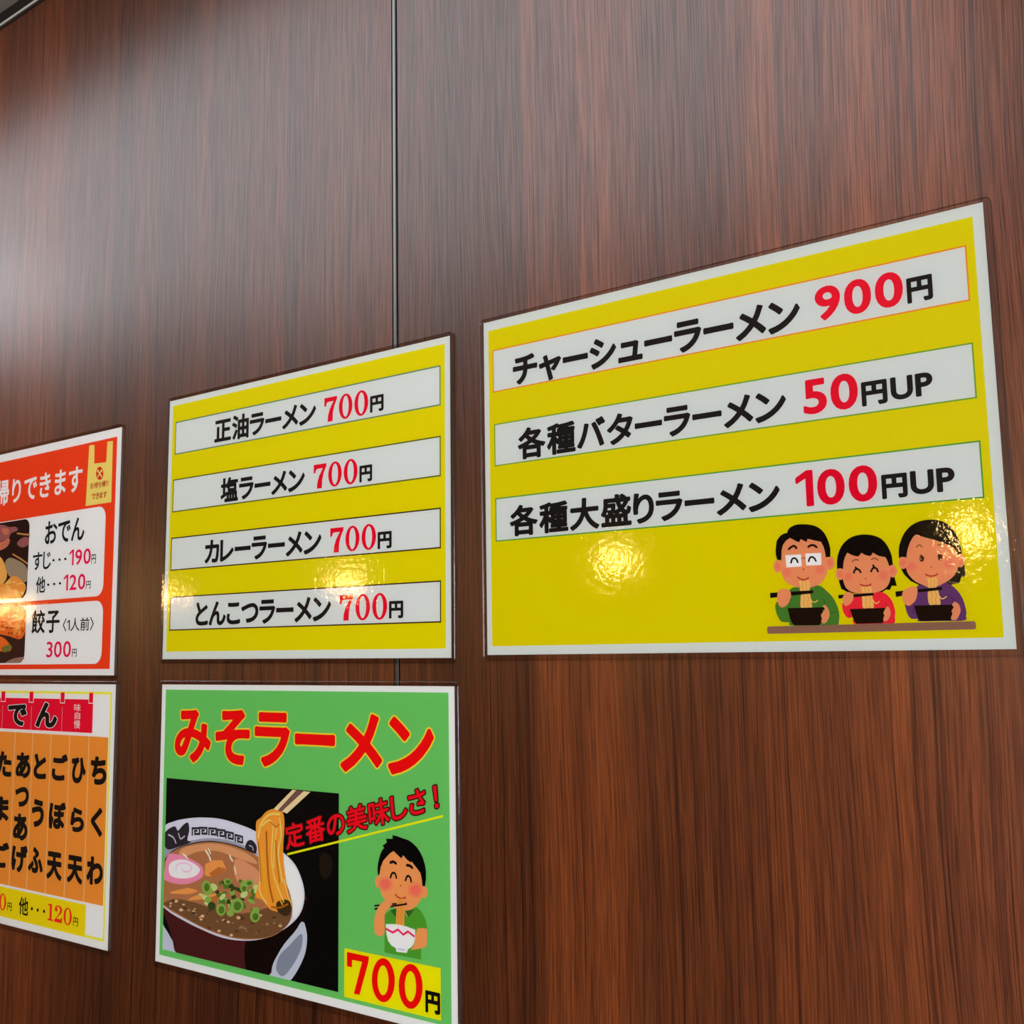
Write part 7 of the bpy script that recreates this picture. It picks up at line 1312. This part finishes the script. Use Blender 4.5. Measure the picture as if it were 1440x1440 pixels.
takeaway_poster_26 = printed_each('dumpling_crust_picture', takeaway_poster_23, '9c3f12', [
    ('S',8,[(-7.9,52.6),(-8.6,51.5),(-10.0,51.5),(-10.9,52.7),(-10.2,53.8),(-8.8,53.7)]),
    ('S',8,[(-16.1,60.4),(-16.8,59.1),(-18.3,59.2),(-19.2,60.5),(-18.5,61.7),(-17.0,61.7)]),
    ('S',8,[(-24.1,54.2),(-25.2,52.6),(-27.6,52.7),(-28.9,54.3),(-27.9,55.8),(-25.5,55.8)]),
    ('S',8,[(6.9,66.0),(5.6,64.7),(2.6,64.8),(1.1,66.2),(2.4,67.5),(5.3,67.5)]),
    ('S',8,[(-29.6,66.1),(-30.7,65.1),(-33.1,65.1),(-34.4,66.2),(-33.3,67.3),(-30.9,67.2)]),
    ('S',8,[(-3.8,48.9),(-4.8,47.9),(-6.9,47.9),(-8.1,49.0),(-7.1,50.0),(-5.0,49.9)]),
    ('S',8,[(-16.5,53.7),(-17.9,52.5),(-21.0,52.6),(-22.6,53.9),(-21.2,55.1),(-18.2,55.0)]),
    ('S',8,[(-28.4,61.5),(-29.9,60.3),(-33.1,60.4),(-34.8,61.6),(-33.3,62.8),(-30.1,62.8)]),
    ('S',8,[(-43.5,60.1),(-44.3,58.8),(-46.2,58.8),(-47.2,60.2),(-46.4,61.5),(-44.5,61.5)]),
    ('S',8,[(-42.8,63.2),(-43.4,62.1),(-45.0,62.1),(-45.9,63.3),(-45.2,64.5),(-43.6,64.4)]),
    ('S',8,[(9.1,56.4),(8.1,54.9),(6.0,54.9),(4.8,56.5),(5.8,58.0),(7.9,57.9)]),
    ('S',8,[(-40.0,61.4),(-41.5,60.6),(-44.6,60.7),(-46.3,61.5),(-44.7,62.3),(-41.6,62.2)]),
    ('S',8,[(-4.0,60.4),(-4.6,59.4),(-5.9,59.4),(-6.7,60.5),(-6.1,61.4),(-4.8,61.4)]),
    ('S',8,[(-19.9,60.3),(-21.1,59.5),(-23.5,59.6),(-24.8,60.4),(-23.7,61.3),(-21.2,61.2)])])
takeaway_poster_27 = printed('garnish_picture', takeaway_poster_23, '6d6a2c', [
    ('P',7,[(-43.7,35.2),(-38.9,37.1),(-30.9,38.8),(-24.3,39.5),(-20.2,38.6),(-17.4,36.8),(-17.3,34.8),(-21.5,32.6),(-28.4,30.3),(-34.4,29.3),(-39.1,30.5),(-43.0,32.9)])])
takeaway_poster_28 = printed('dish_picture', takeaway_poster_23, '8a6a5a', [
    ('P',7,[(-32.5,15.6),(-30.6,16.9),(-22.7,19.2),(-14.0,21.1),(-4.9,22.3),(4.8,23.0),(11.6,23.1),(13.5,22.2),(13.5,22.1),(12.5,20.7),(10.2,19.2),(7.4,17.7),(3.3,16.2),(0.0,15.6)])])

# ---- menu_poster
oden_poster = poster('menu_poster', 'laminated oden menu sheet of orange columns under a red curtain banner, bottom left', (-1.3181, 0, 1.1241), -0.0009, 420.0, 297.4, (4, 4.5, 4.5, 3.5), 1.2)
oden_poster_1 = printed('yellow_frame', oden_poster, 'c9c544', [
    ('P',1,[(-202.9,8.6),(202.9,8.6),(202.9,11.6),(-202.9,11.6)]),
    ('P',1,[(-202.9,285.6),(202.9,285.6),(202.9,288.6),(-202.9,288.6)]),
    ('P',1,[(-202.9,8.6),(-199.9,8.6),(-199.9,288.6),(-202.9,288.6)]),
    ('P',1,[(199.9,8.6),(202.9,8.6),(202.9,288.6),(199.9,288.6)])])
oden_poster_2 = printed('curtain_banner', oden_poster, 'c40c2e', [
    ('P',2,[(-178.9,240.3),(165.4,240.3),(165.4,279.4),(-178.9,279.4)])], 'red shop curtain banner')
oden_poster_3 = printed('curtain_loop_edge', oden_poster_2, 'e6c9cc', [
    ('P',3,[(-43.5,274.20000000000005),(-31.800000000000004,274.20000000000005),(-31.800000000000004,279.5),(-43.5,279.5)]),
    ('P',3,[(24.200000000000003,274.0),(35.3,274.0),(35.3,279.5),(24.200000000000003,279.5)]),
    ('P',3,[(94.89999999999999,274.1),(105.5,274.1),(105.5,279.5),(94.89999999999999,279.5)]),
    ('P',3,[(155.9,274.6),(166.1,274.6),(166.1,279.5),(155.9,279.5)]),
    ('P',3,[(-114.2,274.20000000000005),(-103.6,274.20000000000005),(-103.6,279.5),(-114.2,279.5)]),
    ('P',3,[(-43.5,279.4),(-31.800000000000004,279.4),(-31.800000000000004,287.4),(-43.5,287.4)]),
    ('P',3,[(24.200000000000003,279.4),(35.3,279.4),(35.3,287.5),(24.200000000000003,287.5)]),
    ('P',3,[(94.89999999999999,279.4),(105.5,279.4),(105.5,287.3),(94.89999999999999,287.3)]),
    ('P',3,[(155.9,279.4),(166.1,279.4),(166.1,287.3),(155.9,287.3)]),
    ('P',3,[(-114.2,279.4),(-103.6,279.4),(-103.6,287.4),(-114.2,287.4)])])
oden_poster_4 = printed_each('curtain_loop', oden_poster_2, 'c40c2e', [
    ('P',4,[(-42.5,275.20000000000005),(-32.800000000000004,275.20000000000005),(-32.800000000000004,287.4),(-42.5,287.4)]),
    ('P',4,[(25.200000000000003,275.0),(34.3,275.0),(34.3,287.5),(25.200000000000003,287.5)]),
    ('P',4,[(95.89999999999999,275.1),(104.5,275.1),(104.5,287.3),(95.89999999999999,287.3)]),
    ('P',4,[(156.9,275.6),(165.1,275.6),(165.1,287.3),(156.9,287.3)]),
    ('P',4,[(-113.2,275.20000000000005),(-104.6,275.20000000000005),(-104.6,287.4),(-113.2,287.4)])])
oden_poster_5 = printed_each('curtain_split', oden_poster_2, 'e08a90', [
    ('P',3,[(100.1,240.3),(100.9,240.3),(100.9,269.6),(100.1,269.6)]),
    ('P',3,[(30.9,240.3),(31.7,240.3),(31.7,269.6),(30.9,269.6)]),
    ('P',3,[(-38.3,240.3),(-37.5,240.3),(-37.5,269.6),(-38.3,269.6)]),
    ('P',3,[(-107.6,240.3),(-106.8,240.3),(-106.8,269.6),(-107.6,269.6)])])
oden_poster_6 = printed('banner_lettering', oden_poster_2, '1c1512', [
    ('T', 6, 'で', -24.2, 20.4, 'で', 244.5, 271.7, {'bold': 48}),
    ('T', 6, 'ん', 41.6, 90.1, 'ん', 244.1, 274.8, {'bold': 48}),
    ('T', 6, 'お', -90.0, -45.4, 'お', 244.5, 271.7, {'bold': 48})])
oden_poster_7 = printed('banner_outline', oden_poster_2, 'e0c8c8', [
    ('T', 5, 'で', -24.2, 20.4, 'で', 244.5, 271.7, {'bold': 48, 'grow': 26}),
    ('T', 5, 'ん', 41.6, 90.1, 'ん', 244.1, 274.8, {'bold': 48, 'grow': 26}),
    ('T', 5, 'お', -90.0, -45.4, 'お', 244.5, 271.7, {'bold': 48, 'grow': 26})])
oden_poster_8 = printed('banner_note', oden_poster_2, 'dcb0b0', [
    ('T', 5, '味', 125.7, 140.1, '味', 265.2, 274.0, {'bold': 14}),
    ('T', 5, '自', 127.7, 139.5, '自', 255.7, 264.3, {'bold': 14}),
    ('T', 5, '慢', 126.6, 140.2, '慢', 244.8, 254.8, {'bold': 14})])
oden_poster_9 = printed('orange_panel', oden_poster, 'cc8430', [
    ('P',2,[(-199.9,47.5),(198.3,47.5),(198.3,236.4),(-199.9,236.4)])])
oden_poster_10 = printed_each('column_line', oden_poster_9, 'e8b98c', [
    ('P',3,[(-5.2,47.5),(-4.1,47.5),(-4.1,236.4),(-5.2,236.4)]),
    ('P',3,[(36.0,47.5),(37.1,47.5),(37.1,236.4),(36.0,236.4)]),
    ('P',3,[(77.5,47.5),(78.6,47.5),(78.6,236.4),(77.5,236.4)]),
    ('P',3,[(118.4,47.5),(119.5,47.5),(119.5,236.4),(118.4,236.4)]),
    ('P',3,[(159.0,47.5),(160.1,47.5),(160.1,236.4),(159.0,236.4)]),
    ('P',3,[(-46.3,47.5),(-45.2,47.5),(-45.2,236.4),(-46.3,236.4)]),
    ('P',3,[(-87.4,47.5),(-86.3,47.5),(-86.3,236.4),(-87.4,236.4)]),
    ('P',3,[(-128.4,47.5),(-127.3,47.5),(-127.3,236.4),(-128.4,236.4)]),
    ('P',3,[(-169.5,47.5),(-168.4,47.5),(-168.4,236.4),(-169.5,236.4)])])
oden_poster_11 = printed('dish_name', oden_poster_9, '1a120c', [
    ('T', 5, 'ち', 165.0, 197.2, 'ち', 181.4, 213.9, {'bold': 52}),
    ('T', 5, 'く', 168.8, 192.2, 'く', 123.0, 155.8, {'bold': 52}),
    ('T', 5, 'わ', 163.6, 196.3, 'わ', 68.3, 100.1, {'bold': 52})])
oden_poster_12 = printed('dish_name', oden_poster_9, '1a120c', [
    ('T', 5, 'ひ', 125.2, 155.0, 'ひ', 180.6, 211.1, {'bold': 52}),
    ('T', 5, 'ら', 126.6, 155.1, 'ら', 124.5, 152.5, {'bold': 52}),
    ('T', 5, '天', 123.7, 155.3, '天', 65.7, 97.5, {'bold': 52})])
oden_poster_13 = printed('dish_name', oden_poster_9, '1a120c', [
    ('T', 5, 'ご', 82.7, 116.5, 'ご', 181.5, 213.6, {'bold': 52}),
    ('T', 5, 'ぼ', 79.9, 116.0, 'ぼ', 124.1, 156.7, {'bold': 52}),
    ('T', 5, '天', 79.5, 112.0, '天', 65.2, 97.7, {'bold': 52})])
oden_poster_14 = printed('dish_name', oden_poster_9, '1a120c', [
    ('T', 5, 'と', 41.7, 70.2, 'と', 181.2, 211.8, {'bold': 52}),
    ('T', 5, 'う', 41.3, 68.7, 'う', 123.2, 156.9, {'bold': 52}),
    ('T', 5, 'ふ', 37.7, 70.9, 'ふ', 68.6, 99.5, {'bold': 52})])
oden_poster_15 = printed('dish_name', oden_poster_9, '1a120c', [
    ('T', 5, 'あ', -0.2, 34.5, 'あ', 180.2, 211.9, {'bold': 52}),
    ('T', 5, 'つ', 1.5, 33.3, 'つ', 144.9, 169.7, {'bold': 52}),
    ('T', 5, 'あ', -0.3, 33.4, 'あ', 104.3, 136.7, {'bold': 52}),
    ('T', 5, 'げ', -0.9, 35.6, 'げ', 65.7, 99.0, {'bold': 52})])
oden_poster_16 = printed('dish_name', oden_poster_9, '1a120c', [
    ('T', 5, 'た', -47.2, -10.1, 'た', 179.4, 211.5, {'bold': 52}),
    ('T', 5, 'ま', -52.4, -12.2, 'ま', 123.7, 154.7, {'bold': 52}),
    ('T', 5, 'ご', -47.8, -7.5, 'ご', 66.9, 98.9, {'bold': 52})])
oden_poster_17 = printed('price_bar', oden_poster, 'd2b808', [
    ('P',4,[(-162.9,9.0),(164.4,9.0),(164.4,44.5),(-162.9,44.5)])])
oden_poster_18 = printed('price_digits', oden_poster_17, 'c8281a', [
    ('T', 6, 'z', -25.3, -9.2, 'z', 16.1, 36.7, {'bold': 8}),
    ('T', 6, 'i', -61.5, -50.3, 'i', 16.1, 36.7, {'bold': 8}),
    ('T', 6, '9', -44.6, -28.5, '9', 16.1, 36.7, {'bold': 8}),
    ('T', 6, 'itz', 85.7, 136.8, 'z', 17.2, 37.1, {'bold': 8, 'gap': 60})])
oden_poster_19 = printed('yen_sign', oden_poster_17, '2a2410', [
    ('T', 6, '円', -5.8, 4.6, '円', 17.8, 27.3, {'bold': 12}),
    ('T', 6, '円', 139.8, 149.8, '円', 18.4, 27.9, {'bold': 12})])
oden_poster_20 = printed('dish_name', oden_poster_17, '241e0c', [
    ('T', 6, '他', 20.6, 42.3, '他', 16.4, 37.8, {'bold': 20}),
    ('S',6,[(52.8,26.7),(52.2,25.3),(50.6,24.5),(48.8,24.8),(48.0,26.2),(48.6,27.6),(50.3,28.4),(52.0,28.0)]),
    ('S',6,[(65.8,26.7),(65.2,25.2),(63.6,24.5),(61.9,24.8),(61.1,26.1),(61.7,27.6),(63.3,28.4),(65.0,28.0)]),
    ('S',6,[(79.8,27.0),(79.3,25.5),(77.7,24.7),(76.0,25.1),(75.2,26.4),(75.8,27.9),(77.4,28.6),(79.1,28.3)]),
    ('T', 6, 'すじ', -146.1, -99.4, 'す', 16.1, 36.7, {'bold': 16, 'gap': 80})])
